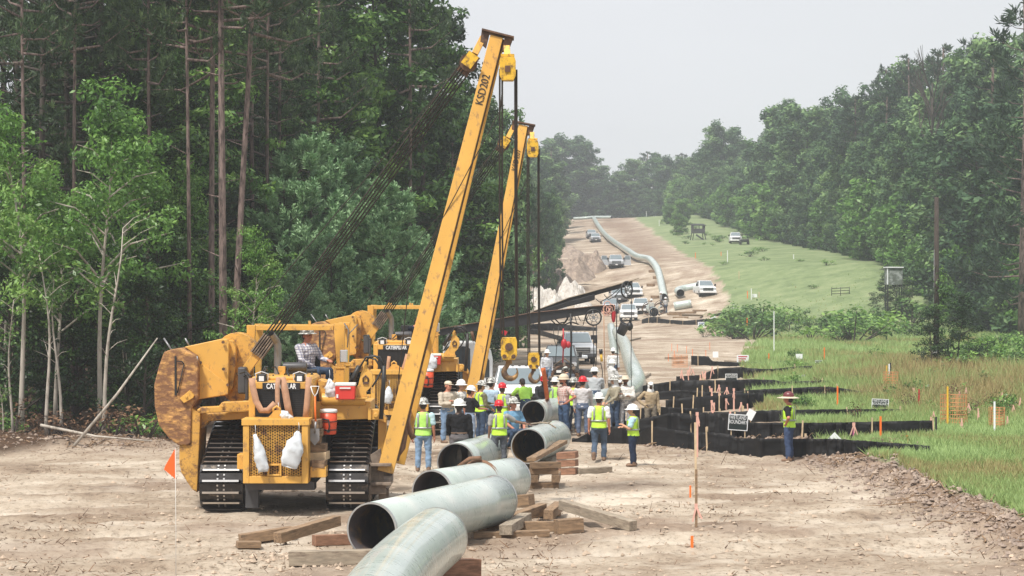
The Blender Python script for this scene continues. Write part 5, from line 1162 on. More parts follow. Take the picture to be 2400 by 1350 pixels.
# ------------------------------------------------------------------ silt fences
def interp_px(pts, x): xs = [p[0] for p in pts]; return float(np.interp(x, xs, [p[1] for p in pts]))
def fence(top, bot, label, stakes, seed):
    r_ = np.random.default_rng(seed); x0 = max(top[0][0], bot[0][0]); x1 = min(top[-1][0], bot[-1][0]); n = max(8, int((x1 - x0) / 5)); root = None; V = []; rows_ = 6
    for i in range(n + 1):
        px = x0 + (x1 - x0) * i / n; pb = interp_px(bot, px); pt = interp_px(top, px); b = G(px, pb); zt = CAMH - (pt - HY) / F * b.y; h_ = max(zt - b.z, .12)
        for j in range(rows_ + 1):
            t = j / rows_; wob = .06 * float(vn(px * .035, seed * 3.1, seed + 9)) * (1.2 - t) + .03 * float(vn(px * .06, t * 3 + seed, seed)) + .05 * float(vn(px * .03, t * 5 + px * .02, seed + 5))
            V.append((b.x, b.y + wob * 1.6 , b.z - .08 + (h_ + .08) * t + (.02 * float(vn(px * .2, 1, seed)) if j == rows_ else 0)))
    w_ = rows_ + 1; m = len(V); V2 = V + [(a, b + .012, c) for a, b, c in V]; fs = []
    for i in range(n):
        for j in range(rows_):
            q = (i * w_ + j, (i + 1) * w_ + j, (i + 1) * w_ + j + 1, i * w_ + j + 1); fs.append(q); fs.append(tuple(m + k for k in q)[::-1])
        fs.append((i * w_ + rows_, (i + 1) * w_ + rows_, m + (i + 1) * w_ + rows_, m + i * w_ + rows_))
    g = MB(); g.add(V2, fs, 0, True); o = g.build('silt_fence', MT['fabric']); tag(o, label, 'silt fence')
    for px in stakes:
        pb = interp_px(bot, px); pt = interp_px(top, px); b = G(px, pb); zt = CAMH - (pt - HY) / F * b.y; g = MB(); tl = r_.uniform(-.04, .04)
        g.bar((b.x, b.y - .05, b.z - .1), (b.x + tl, b.y - .05, zt + .06 + .1 * r_.random()), .045, .03); g.build('stake', MT['woodpale'], o)
    return o
fence([(1340, 1034), (1400, 1004), (1460, 997), (1500, 1013), (1525, 998), (1630, 1015), (1660, 1013), (1710, 1017), (1725, 1027), (1790, 1028), (1956, 1028), (2040, 1034), (2185, 1045)],
      [(1340, 1036), (1440, 1040), (1500, 1042), (1562, 1048), (1630, 1055), (1716, 1065), (1790, 1073), (1870, 1072), (1960, 1066), (2055, 1064), (2180, 1064)], 'nearest black silt fence, running behind the man in the wide hat', (1528, 1657), 1)
fence([(1435, 990), (1500, 982), (1571, 968), (1623, 970), (1685, 968), (1700, 985), (1760, 990), (1870, 991), (1962, 990), (2188, 985)], [(1435, 1012), (1600, 1017), (1760, 1028), (1870, 1028), (2000, 1026), (2188, 1021)], 'second black silt fence from the front, ending at a black post', (1619, 1879, 2043, 2188), 2)
fence([(1640, 967), (1768, 963), (1870, 960), (1962, 959), (2110, 959)], [(1640, 987), (1768, 990), (1870, 987), (1962, 979), (2110, 974)], 'black silt fence in front of the right hand boundary sign', (1986, 2108), 3)
fence([(1560, 938), (1623, 930), (1682, 928), (1722, 922), (1790, 920)], [(1560, 966), (1623, 966), (1682, 964), (1790, 954)], 'short black silt fence ending just left of the wide hatted man', (1577, 1623, 1685, 1751), 4)
fence([(1478, 962), (1530, 952), (1580, 955), (1650, 958)], [(1478, 988), (1530, 986), (1580, 985), (1650, 984)], 'short black silt fence directly right of the crew', (1500, 1545, 1600, 1648), 13)
fence([(1500, 921), (1592, 914), (1680, 920), (1790, 912), (1858, 909), (1925, 906), (1962, 908), (2010, 916), (2068, 916)], [(1500, 938), (1592, 937), (1790, 939), (1858, 937), (1962, 935), (2068, 932)], 'black silt fence with a sagging gathered right end', (1633, 1745, 1858, 1933, 1963, 2066), 5)
fence([(1506, 904), (1592, 891), (1680, 891), (1760, 889), (1815, 890), (1833, 895), (1925, 892), (2018, 892)], [(1506, 921), (1592, 918), (1715, 919), (1833, 914), (1900, 911), (2018, 908)], 'wide black silt fence below the two small boundary signs', (1570, 1790, 1925), 6)
fence([(1585, 882), (1640, 879), (1682, 863), (1741, 860), (1753, 863), (1808, 865), (1864, 859), (1904, 857)], [(1585, 893), (1640, 892), (1682, 887), (1753, 886), (1840, 882), (1904, 874)], 'black silt fence stepping up to the right behind the small signs', (1682, 1741, 1808, 1864), 7)
fence([(1620, 834), (1663, 835), (1667, 846), (1725, 849), (1796, 848), (1873, 843)], [(1620, 856), (1725, 859), (1796, 857), (1873, 851)], 'farthest of the close black silt fences, with a red white sign behind', (1636, 1802), 8)
fence([(1504, 749), (1523, 743), (1566, 749), (1604, 752), (1635, 749), (1665, 747), (1690, 746)], [(1504, 759), (1523, 758), (1604, 762), (1635, 762), (1690, 756)], 'distant black silt fence below the far welding station', (1520, 1540, 1570, 1600, 1632), 9)
fence([(1668, 737), (1700, 731), (1750, 727)], [(1668, 743), (1700, 739), (1750, 735)], 'short distant silt fence at the edge of the far grass', (), 10)
fence([(1215, 762), (1290, 757), (1400, 768)], [(1215, 776), (1290, 775), (1400, 776)], 'distant black fabric barrier behind the hanging cables', (), 11)

fence([(1222, 770), (1260, 772), (1318, 789)], [(1222, 782), (1260, 785), (1318, 800)], 'black fabric strip lying slanted behind the second hook cables', (), 12)

# ------------------------------------------------------------------ stakes, laths, flags
def stake(px, yb, yt, m, label, rib=None, w_=.04, group=None, tilt=0.0, name='marker_stake', cat='stake', d_=None):
    b = G(px, yb); zt = CAMH - (yt - HY) / F * b.y; h_ = zt - b.z; o = MB(); o.bar((0, 0, -.15), (tilt * h_, 0, h_), w_, w_ * .4); q = o.build(name, MT[m]); q.location = b; tag(q, label, cat, group)
    if rib:
        g = MB(); r_ = random.Random(int(px)); z0 = h_ * (.96 if rib[1] == 't' else .2)
        for k in range(3):
            sx = r_.uniform(-.12, .12); g.bar((tilt * z0, -.03, z0), (tilt * z0 + sx, -.04, z0 - r_.uniform(.18, .4)), .035, .004)
        g.bar((tilt * z0, 0, z0 - .05), (tilt * z0, 0, z0 + .05), w_ * 1.4, w_ * .8); g.build('ribbon', MT[rib[0]], q)
    return q
stake(1632, 1240, 990, 'woodpale', 'tallest slim wooden lath, pink at its foot, standing alone on the bare dirt', ('pink', 'b'), .045, tilt=-.01)
stake(1632, 1240, 1100, 'wood', 'short brown stake tied against the tallest lath', None, .05)
stake(1622, 1287, 1256, 'orange', 'short orange stake in front of the tallest lath', None, .05)
stake(1618, 1168, 1138, 'orange', 'small orange flagged peg beyond the tallest lath', None, .04)
S = [(1634, 1072, 966, 'pink', 'pink stake at the foot of the nearest silt fence'), (1657, 1057, 1000, 'woodpale', 'pale stake holding the nearest silt fence, right of the pink stake'), (1668, 968, 940, 'pink', 'pink peg left of the middle group of stakes'), (1702, 962, 936, 'pink', 'pink peg second of the middle group'), (1720, 962, 911, 'pink', 'tall pink ribboned stake in the middle group'),
     (1790, 1026, 994, 'pink', 'pink peg between the large boundary sign and the wide hatted man'), (1963, 958, 905, 'orange', 'orange stake between the sagging fence and the third fence'), (1888, 1028, 1016, 'woodpale', 'stub stake right beside the wide hatted man'), (2001, 1029, 993, 'magenta', 'purple ribboned stake behind the nearest fence'),
     (2064, 1032, 976, 'orange', 'bright orange stake right of the purple one'), (2126, 1036, 1020, 'orange', 'little orange peg near the end of the nearest fence'), (2194, 1020, 977, 'blackmatte', 'black post at the end of the second fence'), (2078, 909, 857, 'yellowlath', 'orange yellow post left of the black white pair'),
     (2084, 912, 853, 'signwhite', 'black and white post in the pair near the brown weeds'), (2087, 910, 850, 'blackmatte', 'black post of the pair near the brown weeds'), (2141, 940, 911, 'pink', 'pink post left of the low white sign'), (2154, 958, 912, 'red', 'dark red post right of the pink post'), (2221, 1000, 906, 'yellowlath', 'tall yellow post in the larger orange netting'),
     (2331, 1018, 941, 'signwhite', 'white tipped black post in the right hand orange netting'), (1932, 849, 814, 'orange', 'red orange post above the farthest close fence'), (1802, 856, 828, 'orange', 'orange post just behind the farthest close fence'), (1814, 829, 729, 'signwhite', 'tallest white and orange pipeline marker in the field'), (1751, 788, 745, 'orange', 'orange white marker left of the tallest marker'),
     (1718, 750, 711, 'signwhite', 'white marker post at the end of the distant silt fence'), (1761, 703, 676, 'signwhite', 'white post beside a white box far up the field'), (1705, 617, 587, 'signwhite', 'white marker post far up the field'), (1732, 655, 636, 'woodpale', 'lone pale stake far up the field'), (1860, 607, 596, 'signwhite', 'white peg at the foot of the right wood'),
     (1515, 508, 495, 'signwhite', 'white marker on the ridge'), (1545, 530, 515, 'signwhite', 'white post on the slope below the light green trees'), (1630, 606, 592, 'orange', 'small orange stake on the far field edge'), (1752, 700, 682, 'orange', 'orange stake left of the far white post'), (1779, 700, 684, 'woodpale', 'pale stake right of the far white post'), (1690, 600, 590, 'orange', 'orange peg left of the far white marker'), (2011, 925, 900, 'woodpale', 'pale stake at the sagging fence')]
for px, yb, yt, m, l in S: stake(px, yb, yt, m, l, ('pink', 't') if m in ('pink', 'magenta') else None, .06 if yb > 800 else .09)
rs = random.Random(4)
for k in range(26):
    px = 1640 + rs.random() * 115; yb = 925 + rs.random() * 95; stake(px, yb, yb - 18 - rs.random() * 26, rs.choice(['woodpale', 'woodpale', 'woodpale', 'pink', 'woodgrey']), 'wooden lath in the cluster between the silt fences', ('pink', 't') if rs.random() < .35 else None, .045, 'laths clustered between the silt fences', rs.uniform(-.15, .15))
for k in range(9):
    px = 1600 + rs.random() * 70; yb = 888 + rs.random() * 10; stake(px, yb, yb - 14 - rs.random() * 16, rs.choice(['pink', 'woodpale']), 'ribboned lath leaning at the small far boundary signs', ('pink', 't'), .05, 'laths at the small far signs', rs.uniform(-.3, .3))
for k in range(12):
    px = 2170 + rs.random() * 220; yb = 940 + rs.random() * 70; stake(px, yb, yb - 20 - rs.random() * 18, 'woodpale', 'ribboned pin flag standing in the weeds at the right', ('pink', 't'), .03, 'ribboned pins in the weeds', rs.uniform(-.3, .3))
for k in range(8):
    px = 1560 + rs.random() * 120; yb = 820 + rs.random() * 30; stake(px, yb, yb - 18, 'orange', 'thin orange lath standing on the dirt beyond the fences', None, .03, 'orange laths on the dirt beyond the fences')
def netting(px0, px1, yb, yt, label):
    a = G(px0, yb); b = G(px1, yb); h_ = (yb - yt) / F * a.y; g = MB(); n = 16
    for i in range(n + 1):
        t = i / n; p = a.lerp(b, t) + Vector((0, .1 * math.sin(t * 7), 0)); g.bar(p, p + Vector((.05 * math.sin(i), 0, h_)), .014, .006)
    for j in range(9):
        z = h_ * j / 8; pts = [a.lerp(b, i / n) + Vector((0, .1 * math.sin(i / n * 7), z)) for i in range(n + 1)]
        for i in range(n): g.bar(pts[i], pts[i + 1], .022, .006)
    tag(g.build('safety_net', MT['net']), label, 'safety net')
netting(2204, 2268, 1000, 925, 'larger orange safety netting round the tall yellow post')
netting(2318, 2356, 1008, 955, 'orange safety netting at the right border round the white tipped post')
netting(2070, 2106, 925, 872, 'small orange netting beside the black post pair')
netting(1575, 1612, 862, 832, 'faint orange netting on the dirt beyond the fences')
# foreground triangular flag on a wire
b = P3(412, 1420, 34.5); b.z = GZ(b.x, b.y); s_ = F / b.y; o = empty('marker_flag', b, 0, 'orange triangular flag on a thin wire in front of the near machine', 'flag')
zt = lambda py: CAMH - (py - HY) / s_ - b.z
g = MB(); g.tube([(0, 0, -.1), (.0, 0, zt(1240)), (-.01, 0, zt(1050))], .006, 5); g.build('wire', MT['rope'], o)
g = MB(); P = [(-.005, zt(1050)), (-.005, zt(1123)), (-.21, zt(1100))]; g.prism([(P[0][0], P[0][1]), (P[1][0], P[1][1]), (P[2][0] + .02, P[2][1]), (P[2][0] + .04, P[2][1] + .06)], -.004, .004); g.build('pennant', MT['flag'], o)

# ------------------------------------------------------------------ signs
def sign(px, py, wpx, hpx, yb, label, kind='wet', tilt=0.0, diamond=False):
    b = G(px, yb); s_ = F / b.y; w_, h_ = wpx / s_, hpx / s_; zc = CAMH - (py - HY) / s_ - b.z; o = empty('boundary_sign' if kind == 'wet' else 'small_sign', b, 0, label, 'sign')
    for sx in ((-.35, .35) if w_ > .3 else (0,)):
        g = MB(); g.bar((sx * w_, .03, -.1), (sx * w_, .03, max(zc, .1)), .03, .02); g.build('post', MT['woodpale'], o)
    e_ = empty('panel', (0, 0, 0)) if False else None
    R = Matrix.Rotation(tilt + (math.radians(45) if diamond else 0), 3, 'Y')
    g = MB(); g.box((0, 0, zc), (w_, .01, h_), R); pm = {'wet': 'signwhite', 'white': 'signwhite', 'red': 'signred', 'blue': 'signblue'}[kind]; pn = g.build('sign_panel', MT['signwhite' if kind != 'wetx' else pm], o)
    if kind == 'wet':
        g = MB(); g.box((0, -.007, zc), (w_ * .92, .004, h_ * .89), R); g.build('black_field', MT['signblack'], pn)
        text_obj('WETLAND\nBOUNDARY', h_ * .33, MT['signwhite'], pn, (0, -.012, zc + h_ * .15), (math.radians(90), tilt, 0), sx=w_ / h_ * .52, ext=.001)
    elif kind in ('red', 'blue'):
        g = MB()
        for q in range(3): g.box(Vector((0, -.008, zc)) + R @ Vector((-.05 * w_ * q, 0, h_ * (.28 - .28 * q))), (w_ * (.75 - .12 * q), .004, h_ * .15), R)
        g.build('sign_marking', MT[pm], pn)
    return o
sign(1730, 990, 46, 38, 1046, 'large black wetland boundary sign standing between the front fences', tilt=.07)
sign(2063, 947, 40, 24, 968, 'wetland boundary sign behind the third fence at the right', tilt=.05)
sign(1714, 884, 28, 16, 895, 'small wetland boundary sign left one above the wide fence')
sign(1878, 886, 18, 14, 898, 'small wetland boundary sign right one above the wide fence', tilt=-.08)
sign(1459, 997, 44, 15, 1012, 'wetland boundary sign half hidden behind the woman in the vest', tilt=.0)
sign(1956, 1032, 27, 27, 1040, 'diamond shaped white bordered sign poking over the nearest fence', 'white', 0, True)
sign(1759, 972, 18, 24, 990, 'blank white kite shaped panel leaning by the large boundary sign', 'white', .5)
sign(1741, 841, 28, 18, 856, 'red and white sign behind the farthest close fence', 'red')
sign(1677, 831, 13, 14, 845, 'small pale notice left of the red and white sign', 'white')
sign(1873, 837, 16, 15, 850, 'small pale notice at the end of the farthest close fence', 'white')
sign(1919, 849, 17, 9, 860, 'low white framed black sign in the weeds', 'wet')
sign(1644, 761, 17, 13, 772, 'blue and white sign at the end of the distant silt fence', 'blue')
sign(1672, 747, 13, 13, 758, 'white bundle like notice on the distant silt fence', 'white')
sign(1769, 693, 11, 8, 700, 'white box sign far up the field', 'white')
sign(2165, 906, 28, 9, 925, 'low wide white sign in the brown weeds', 'white')

# ------------------------------------------------------------------ pickups
def make_pickup(body, label, grille='chrome', bumper='darkgrey', name='pickup_truck', cat='pickup truck', lights=True, doors=False, group=None):
    o = empty(name, (0, 0, 0), 0, label, cat, group); B = MT[body]
    g = MB(); lo_ = [(.0, .52), (.0, 1.02), (.12, 1.16), (1.45, 1.27), (3.95, 1.30), (5.85, 1.28), (5.85, .58), (5.3, .5), (3.2, .42), (1.8, .42), (.3, .45)]
    for s_, w_ in ((0, 1.0),): g.prism(lo_, -.98, .98, 0, 'x')
    g.build('body', B, o, bevel=.06)
    g = MB(); # cab, narrowing upwards
    bo_, tp_ = .93, .76; P = [(1.4, 1.25), (2.25, 1.9), (2.6, 1.96), (3.7, 1.94), (4.05, 1.27)]; V = []
    for sg in (-1, 1):
        for y, z in P: V.append((sg * (bo_ if z < 1.4 else tp_), y, z))
    g.add(V, [(0, 1, 2, 3, 4), (9, 8, 7, 6, 5), (0, 5, 6, 1), (1, 6, 7, 2), (2, 7, 8, 3), (3, 8, 9, 4), (4, 9, 5, 0)]); g.build('cab', B, o, bevel=.04)
    g = MB(); V = [(-.84, 1.5, 1.345), (.84, 1.5, 1.345), (.71, 2.2, 1.88), (-.71, 2.2, 1.88)]; nrm = Vector((0, -.62, .78)) * .03; g.add([Vector(v) + nrm for v in V] + [Vector(v) for v in V], [(0, 1, 2, 3), (0, 4, 5, 1), (1, 5, 6, 2), (2, 6, 7, 3), (3, 7, 4, 0)]); g.build('windshield', MT['windshield'], o)
    for sg in (-1, 1):
        g = MB(); V = [(sg * .935, 1.75, 1.33), (sg * .80, 2.3, 1.84), (sg * .79, 3.6, 1.86), (sg * .935, 3.85, 1.33)]; g.add(V + [(x - sg * .03, y, z) for x, y, z in V], [(0, 1, 2, 3), (4, 7, 6, 5), (0, 4, 5, 1), (1, 5, 6, 2), (2, 6, 7, 3), (3, 7, 4, 0)]); g.build('side_window', MT['glass'], o)
        g = MB(); g.box((sg * 1.13, 1.75, 1.42), (.2, .1, .28)); g.bar((sg * .95, 1.75, 1.35), (sg * 1.08, 1.75, 1.35), .05); g.build('mirror', MT['black'], o, bevel=.02)
        g = MB(); g.bx(sg * .62, sg * .96, -.03, .02, .86, 1.06); g.build('headlight', MT['lamp'], o, bevel=.02)
    g = MB(); g.bx(-.62, .62, -.025, .02, .71, 1.09); gr = g.build('grille', MT['black'], o)
    g = MB()
    for z in (.84, .96): g.bx(-.58, .58, -.045, -.026, z - .014, z + .014)
    g.bx(-.62, .62, -.05, -.026, 1.04, 1.08); g.bx(-.62, .62, -.05, -.026, .72, .75); g.build('grille_bar', MT[grille], gr)
    g = MB(); g.bx(-1.0, 1.0, -.14, .05, .46, .70); g.build('bumper', MT[bumper], o, bevel=.03)
    g = MB(); g.bx(-.16, .16, -.155, -.142, .5, .64); g.build('number_plate', MT['whiteplastic'], o)
    if lights:
        for x in (-.5, -.25, 0, .25, .5): g = MB(); g.box((x, 2.4, 1.98), (.09, .08, .03)); g.build('roof_marker', MT['darkgrey'], o)
    for y in (1.0, 4.7):
        for sg in (-1, 1):
            g = MB(); g.wheel((sg * .86, y, .4), .4, .26, 20, 0, 'x', .2, 1); g.build('wheel', [MT['blackmatte'], MT['grey']], o)
    g = MB(); g.bx(-.8, .8, .3, 5.6, .35, .5); g.build('underbody', MT['blackmatte'], o)
    if doors:
        for sg in (-1, 1):
            g = MB(); g.prism([(0, .5), (0, 1.25), (.1, 1.3), (.25, 1.85), (1.0, 1.85), (1.1, 1.25), (1.1, .5)], -.03, .03, 0); q = g.build('open_door', B, o); q.location = (sg * 1.0, 1.9, 0); q.rotation_euler = (0, 0, 0 if sg > 0 else math.pi)
            g = MB(); g.prism([(.2, 1.28), (.32, 1.78), (.92, 1.78), (1.0, 1.28)], -.035, .035, 0); g.build('door_window', MT['windshield'], q)
    return o
def put(o, px, yb, rz=0.0, sc=1.0): p = G(px, yb); o.location = p; o.rotation_euler = (0, 0, rz); o.scale = (sc, sc, sc); return o
def putd(o, px, d_, rz=0.0): x = (px - 1200) / F * d_; o.location = (x, d_, GZ(x, d_)); o.rotation_euler = (0, 0, rz); return o
t1 = putd(make_pickup('white', 'white pickup truck with red flag line in front, right behind the crew', 'chrome', 'white'), 1221, 76, .02)
t2 = put(make_pickup('silver', 'silver pickup truck parked between the hanging cables'), 1360, 856, .06)
t3 = put(make_pickup('darkgrey', 'dark utility truck left of the silver pickup', 'darkgrey', 'black'), 1311, 895, -.05, .92)
t4 = put(make_pickup('silver', 'grey truck with both doors open on the bare hill', doors=True), 1445, 630, .0)
for px, yb, l, src in ((1474, 754, 'white pickup nearest in the group by the far welding station', t1), (1430, 738, 'silver pickup left of the nearest one in the far group', t2), (1502, 738, 'white pickup right of the nearest one in the far group', t1), (1452, 712, 'pickup at the back of the far group, under the boom tips', t2), (1660, 696, 'white pickup beside the bent pale pipe', t1), (1397, 569, 'front one of two pickups below the ridge', t2), (1388, 560, 'rear one of two pickups below the ridge', t2), (1725, 571, 'white pickup at the edge of the right wood', t1), (1488, 700, 'white truck behind the reel on the upper boom', t1)):
    put(dup(src, label=l), px, yb, RNG.uniform(-.08, .08), 1.0)
o = empty('utility_vehicle', (0, 0, 0), 0, 'dark open utility buggy beside the pickup at the right wood', 'buggy')
g = MB(); g.bx(-.7, .7, 0, 2.4, .5, .95); g.build('body', MT['black'], o, bevel=.08)
g = MB()
for x in (-.6, .6): g.tube([(x, .7, .95), (x * .9, 1.0, 1.75), (x * .9, 2.0, 1.75), (x, 2.3, .95)], .035, 6)
g.bx(-.6, .6, 1.0, 2.0, 1.74, 1.79); g.build('roll_cage', MT['black'], o)
for y in (.4, 2.0):
    for sg in (-1, 1): g = MB(); g.wheel((sg * .65, y, .3), .3, .22, 14); g.build('wheel', MT['blackmatte'], o)
put(o, 1746, 574)

# ------------------------------------------------------------------ welding tractor with a white cab and black booms
DW = 82.0
cab = empty('welding_tractor', P3(1095, 0, DW) * Vector((1, 1, 0)) if False else (P3(1097, 900, DW).x, DW, 0), 0, 'welding tractor with rounded white cab and long black booms', 'tractor')
cab.location.z = GZ(cab.location.x, DW); cx_ = cab.location.x; cz_ = cab.location.z
def lw(px, py, d_=DW): p = P3(px, py, d_); return Vector((p.x - cx_, d_ - DW, p.z - cz_))
def lp_(pts, d_=DW): return [(lw(a, b, d_).x, lw(a, b, d_).z) for a, b in pts]
g = MB(); g.prism(lp_([(1038, 960), (1038, 806), (1044, 801), (1110, 801), (1113, 806), (1113, 960)]), 0, 1.6); g.build('cab', MT['white'], cab, bevel=.05)
g = MB(); g.prism(lp_([(1044, 890), (1044, 818), (1050, 812), (1096, 812), (1102, 818), (1102, 890)]), -.02, -.002); g.build('cab_window', MT['glass'], cab, bevel=.0)
g = MB(); g.bar(lw(1085, 812) + Vector((0, -.03, 0)), lw(1085, 890) + Vector((0, -.03, 0)), .05, .02); g.build('window_bar', MT['black'], cab)
g = MB(); g.prism(lp_([(1114, 960), (1114, 803), (1130, 803), (1141, 811), (1150, 826), (1154, 845), (1154, 960)]), .1, 1.9); g.build('engine_cover', MT['white'], cab, bevel=.05)
g = MB(); g.prism(lp_([(1128, 885), (1128, 840), (1142, 838), (1147, 845), (1147, 885)]), .08, .098); g.build('cover_window', MT['glass'], cab)
g = MB(); g.bx(-1.3, 1.2, .2, 4, .35, .9); 
g.build('undercarriage', MT['darkgrey'], cab)
for x in (-1.2, 1.1): g = MB(); g.prism([(.2, .0), (4.2, .0), (4.5, .4), (4.2, .8), (.2, .8), (-.1, .4)], x - .25, x + .25, 0, 'x'); g.build('crawler_track', MT['track'], cab, bevel=.03)
def boomprism(top, bot, d0, name, m, th=.3):
    g = MB(); g.prism(lp_(top + bot[::-1], d0), d0 - DW - th / 2, d0 - DW + th / 2); return g.build(name, MT[m], cab, bevel=.01)
boomprism([(1022, 774), (1155, 751), (1244, 734), (1400, 718), (1442, 716)], [(1022, 788), (1155, 770), (1222, 763), (1311, 747), (1400, 733), (1442, 729)], DW - .6, 'lower_boom', 'black', .35)
boomprism([(1022, 771), (1155, 749), (1244, 732.5), (1400, 716), (1442, 714)], [(1022, 773), (1155, 751), (1244, 734), (1400, 718), (1442, 716)], DW - .6, 'boom_rail', 'brownsteel', .5)
boomprism([(1090, 763), (1233, 737), (1333, 699), (1482, 658)], [(1090, 768), (1233, 743), (1333, 709), (1482, 668)], DW + .5, 'upper_boom', 'black', .3)
boomprism([(1250, 733), (1333, 706), (1384, 692), (1394, 690)], [(1250, 742), (1333, 718), (1384, 706), (1394, 702)], DW + .4, 'boom_ram', 'black', .25)
boomprism([(1233, 735), (1333, 697), (1482, 655.5), (1497, 651)], [(1233, 736.5), (1333, 699), (1482, 658), (1497, 653)], DW + .5, 'upper_boom_rail', 'woodgrey', .5)
g = MB(); g.tube([lw(1105, 775), lw(1111, 800)], .06, 8); g.tube([lw(1075, 776), lw(1050, 800)], .05, 8); g.build('boom_support', MT['brownsteel'], cab)
for pts_, r_ in (([(1060, 800), (1075, 788), (1087, 800)], .03), ([(1052, 803), (1040, 822)], .03), ([(1120, 790), (1150, 800), (1170, 800), (1190, 802)], .02), ([(1300, 747), (1310, 757), (1325, 755), (1332, 742)], .03), ([(1290, 748), (1302, 760), (1320, 760), (1330, 745)], .03), ([(1325, 735), (1330, 750), (1340, 750), (1342, 735)], .02), ([(1395, 700), (1405, 708), (1420, 700), (1435, 690), (1455, 672)], .02), ([(1415, 690), (1425, 702), (1440, 695), (1452, 680)], .02), ([(1345, 735), (1352, 760), (1366, 762), (1372, 738)], .018), ([(1352, 736), (1360, 752), (1374, 750), (1380, 735)], .018)):
    g = MB(); g.tube([lw(*q) - Vector((0, .3, 0)) for q in pts_], r_, 6); g.build('hose', MT['hose'], cab)
def reel(px, py, r_px, tiltz, label, flat=1.0):
    d_ = DW - 1.0; s_ = F / d_; R = r_px / s_; o = empty('hose_reel', P3(px, py, d_), 0, label, 'reel'); o.rotation_euler = (0, tiltz, math.radians(0 if flat > .9 else 45))
    g = MB(); n = 28; g.tube([(R * math.cos(2 * math.pi * i / n), 0, R * math.sin(2 * math.pi * i / n)) for i in range(n + 1)], .035, 6, False); g.build('rim', MT['black'], o)
    g = MB()
    for i in range(7): a = 2 * math.pi * i / 7; g.tube([(0, 0, 0), (R * math.cos(a), 0, R * math.sin(a))], .014, 5)
    g.tube([(0, -.06, 0), (0, .06, 0)], .07, 10); g.tube([(.5 * R * math.cos(2 * math.pi * i / 16), -.03, .5 * R * math.sin(2 * math.pi * i / 16)) for i in range(17)], .015, 5); g.build('spokes', MT['grey'], o); return o
reel(1391, 744, 18, .1, 'round spoked reel hanging under the lower black boom')
reel(1469, 679, 19, .5, 'tilted spoked reel hanging under the upper boom tip', .5)
def hang(pts, d_, m, label, r_=.018, name='hanging_cable', cat='cable', group=None):
    g = MB(); g.tube([P3(a, b, d_) for a, b in pts], r_, 6); return tag(g.build(name, MT[m]), label, cat, group)
hang([(1337, 735), (1339, 790), (1338, 850), (1336, 905)], DW - 1, 'hose', 'thick black cable bundle hanging in front of the silver pickup', .045)
hang([(1322, 762), (1338, 754), (1356, 760)], DW - 1.05, 'hose', 'short crossbar on the thick cable bundle', .03, 'crossbar', 'bar')
hang([(1240, 762), (1238, 830), (1236, 858)], DW - 2, 'hose', 'thin cable holding the dark red flag over the white pickup')
hang([(1234, 874), (1235, 900), (1234, 945)], DW - 2, 'hose', 'black cable below the dark red flag', .02)
g = MB(); p = P3(1235, 866, DW - 2); g.box(p, (.17, .02, .22), (0, .1, 0)); tag(g.build('red_flag', MT['red']), 'dark red flag hanging above the white pickup windscreen', 'flag')
g = MB(); p = P3(1182, 779, DW - 2); g.box(p, (.2, .05, .16), (0, .5, 0)); tag(g.build('red_flag', MT['red']), 'dark red flag hanging under the left of the lower boom', 'flag')
hang([(1415, 722), (1416, 800), (1418, 890), (1420, 900)], DW - 1, 'strap', 'brownish rope hanging from the lower boom tip', .02)
hang([(1390, 762), (1392, 830), (1391, 905)], DW - 1, 'hose', 'left of two lines hanging from the round reel', .02)
hang([(1398, 762), (1398, 830), (1395, 885)], DW - 1, 'hose', 'right of two lines hanging from the round reel', .02)
hang([(1446, 700), (1445, 770), (1447, 840), (1446, 870)], DW - .5, 'hose', 'black line hanging between the two boom tips', .022)
hang([(1481, 660), (1480, 740), (1479, 850), (1480, 915)], DW - .5, 'hose', 'long thin line hanging from the upper boom tip to the pipeline', .016)
hang([(1320, 770), (1321, 800), (1319, 850)], DW - 1.2, 'red', 'red hose hanging left of the thick cable bundle', .03)
hang([(1310, 765), (1306, 800), (1302, 850)], DW - 1.2, 'hose', 'thin line hanging left of the red hose', .014)
hang([(1297, 770), (1299, 795), (1304, 812)], DW - 1.2, 'hose', 'short line with a tool left of the red hose', .014)
hang([(1408, 850), (1412, 870), (1411, 900)], DW - 1.2, 'blackmatte', 'cord of the yellow grinder', .018)
g = MB(); p = P3(1408, 832, DW - 1.2); g.tube([p + Vector((.0, 0, .22)), p + Vector((.01, 0, .05))], .07, 10, True, 1); g.tube([p + Vector((.01, 0, .05)), p + Vector((.04, 0, -.25))], .05, 10, True, 0); tag(g.build('grinder', [MT['blockyel'], MT['black']]), 'yellow and black grinder hanging by its cord', 'tool')
g = MB(); p = P3(1393, 791, DW - 1.05); g.bx(p.x - .13, p.x + .11, p.y - .08, p.y + .08, p.z - .08, p.z + .09); tag(g.build('junction_box', MT['black'], bevel=.01), 'black junction box on the lines below the round reel', 'box')
o = empty('bucket', P3(1460, 771, DW - .6), 0, 'dark metal bucket hanging tilted below the boom tip', 'bucket'); o.rotation_euler = (.2, .45, 0)
g = MB(); g.lathe([(.17, -.22), (.2, .2), (.21, .22), (.19, .22), (.16, -.2)], (0, 0, 0), 20); g.build('body', MT['darkgrey'], o); g = MB(); g.tube([(-.2, 0, .2), (-.1, 0, .4), (.1, 0, .4), (.2, 0, .2)], .012, 5); g.build('handle', MT['black'], o)
g = MB(); p = P3(1476, 765, DW - .6); g.ell(p, (.13, .13, .17)); g.tube([p + Vector((0, 0, .1)), P3(1479, 745, DW - .6)], .05, 8); tag(g.build('float_ball', MT['black']), 'black rounded pump hanging beside the bucket', 'pump')
g = MB(); p = P3(1438, 738, DW - .7); g.ell(p, (.09, .09, .3)); tag(g.build('gas_bottle', MT['red']), 'red bottle hanging by the lower boom tip', 'bottle')
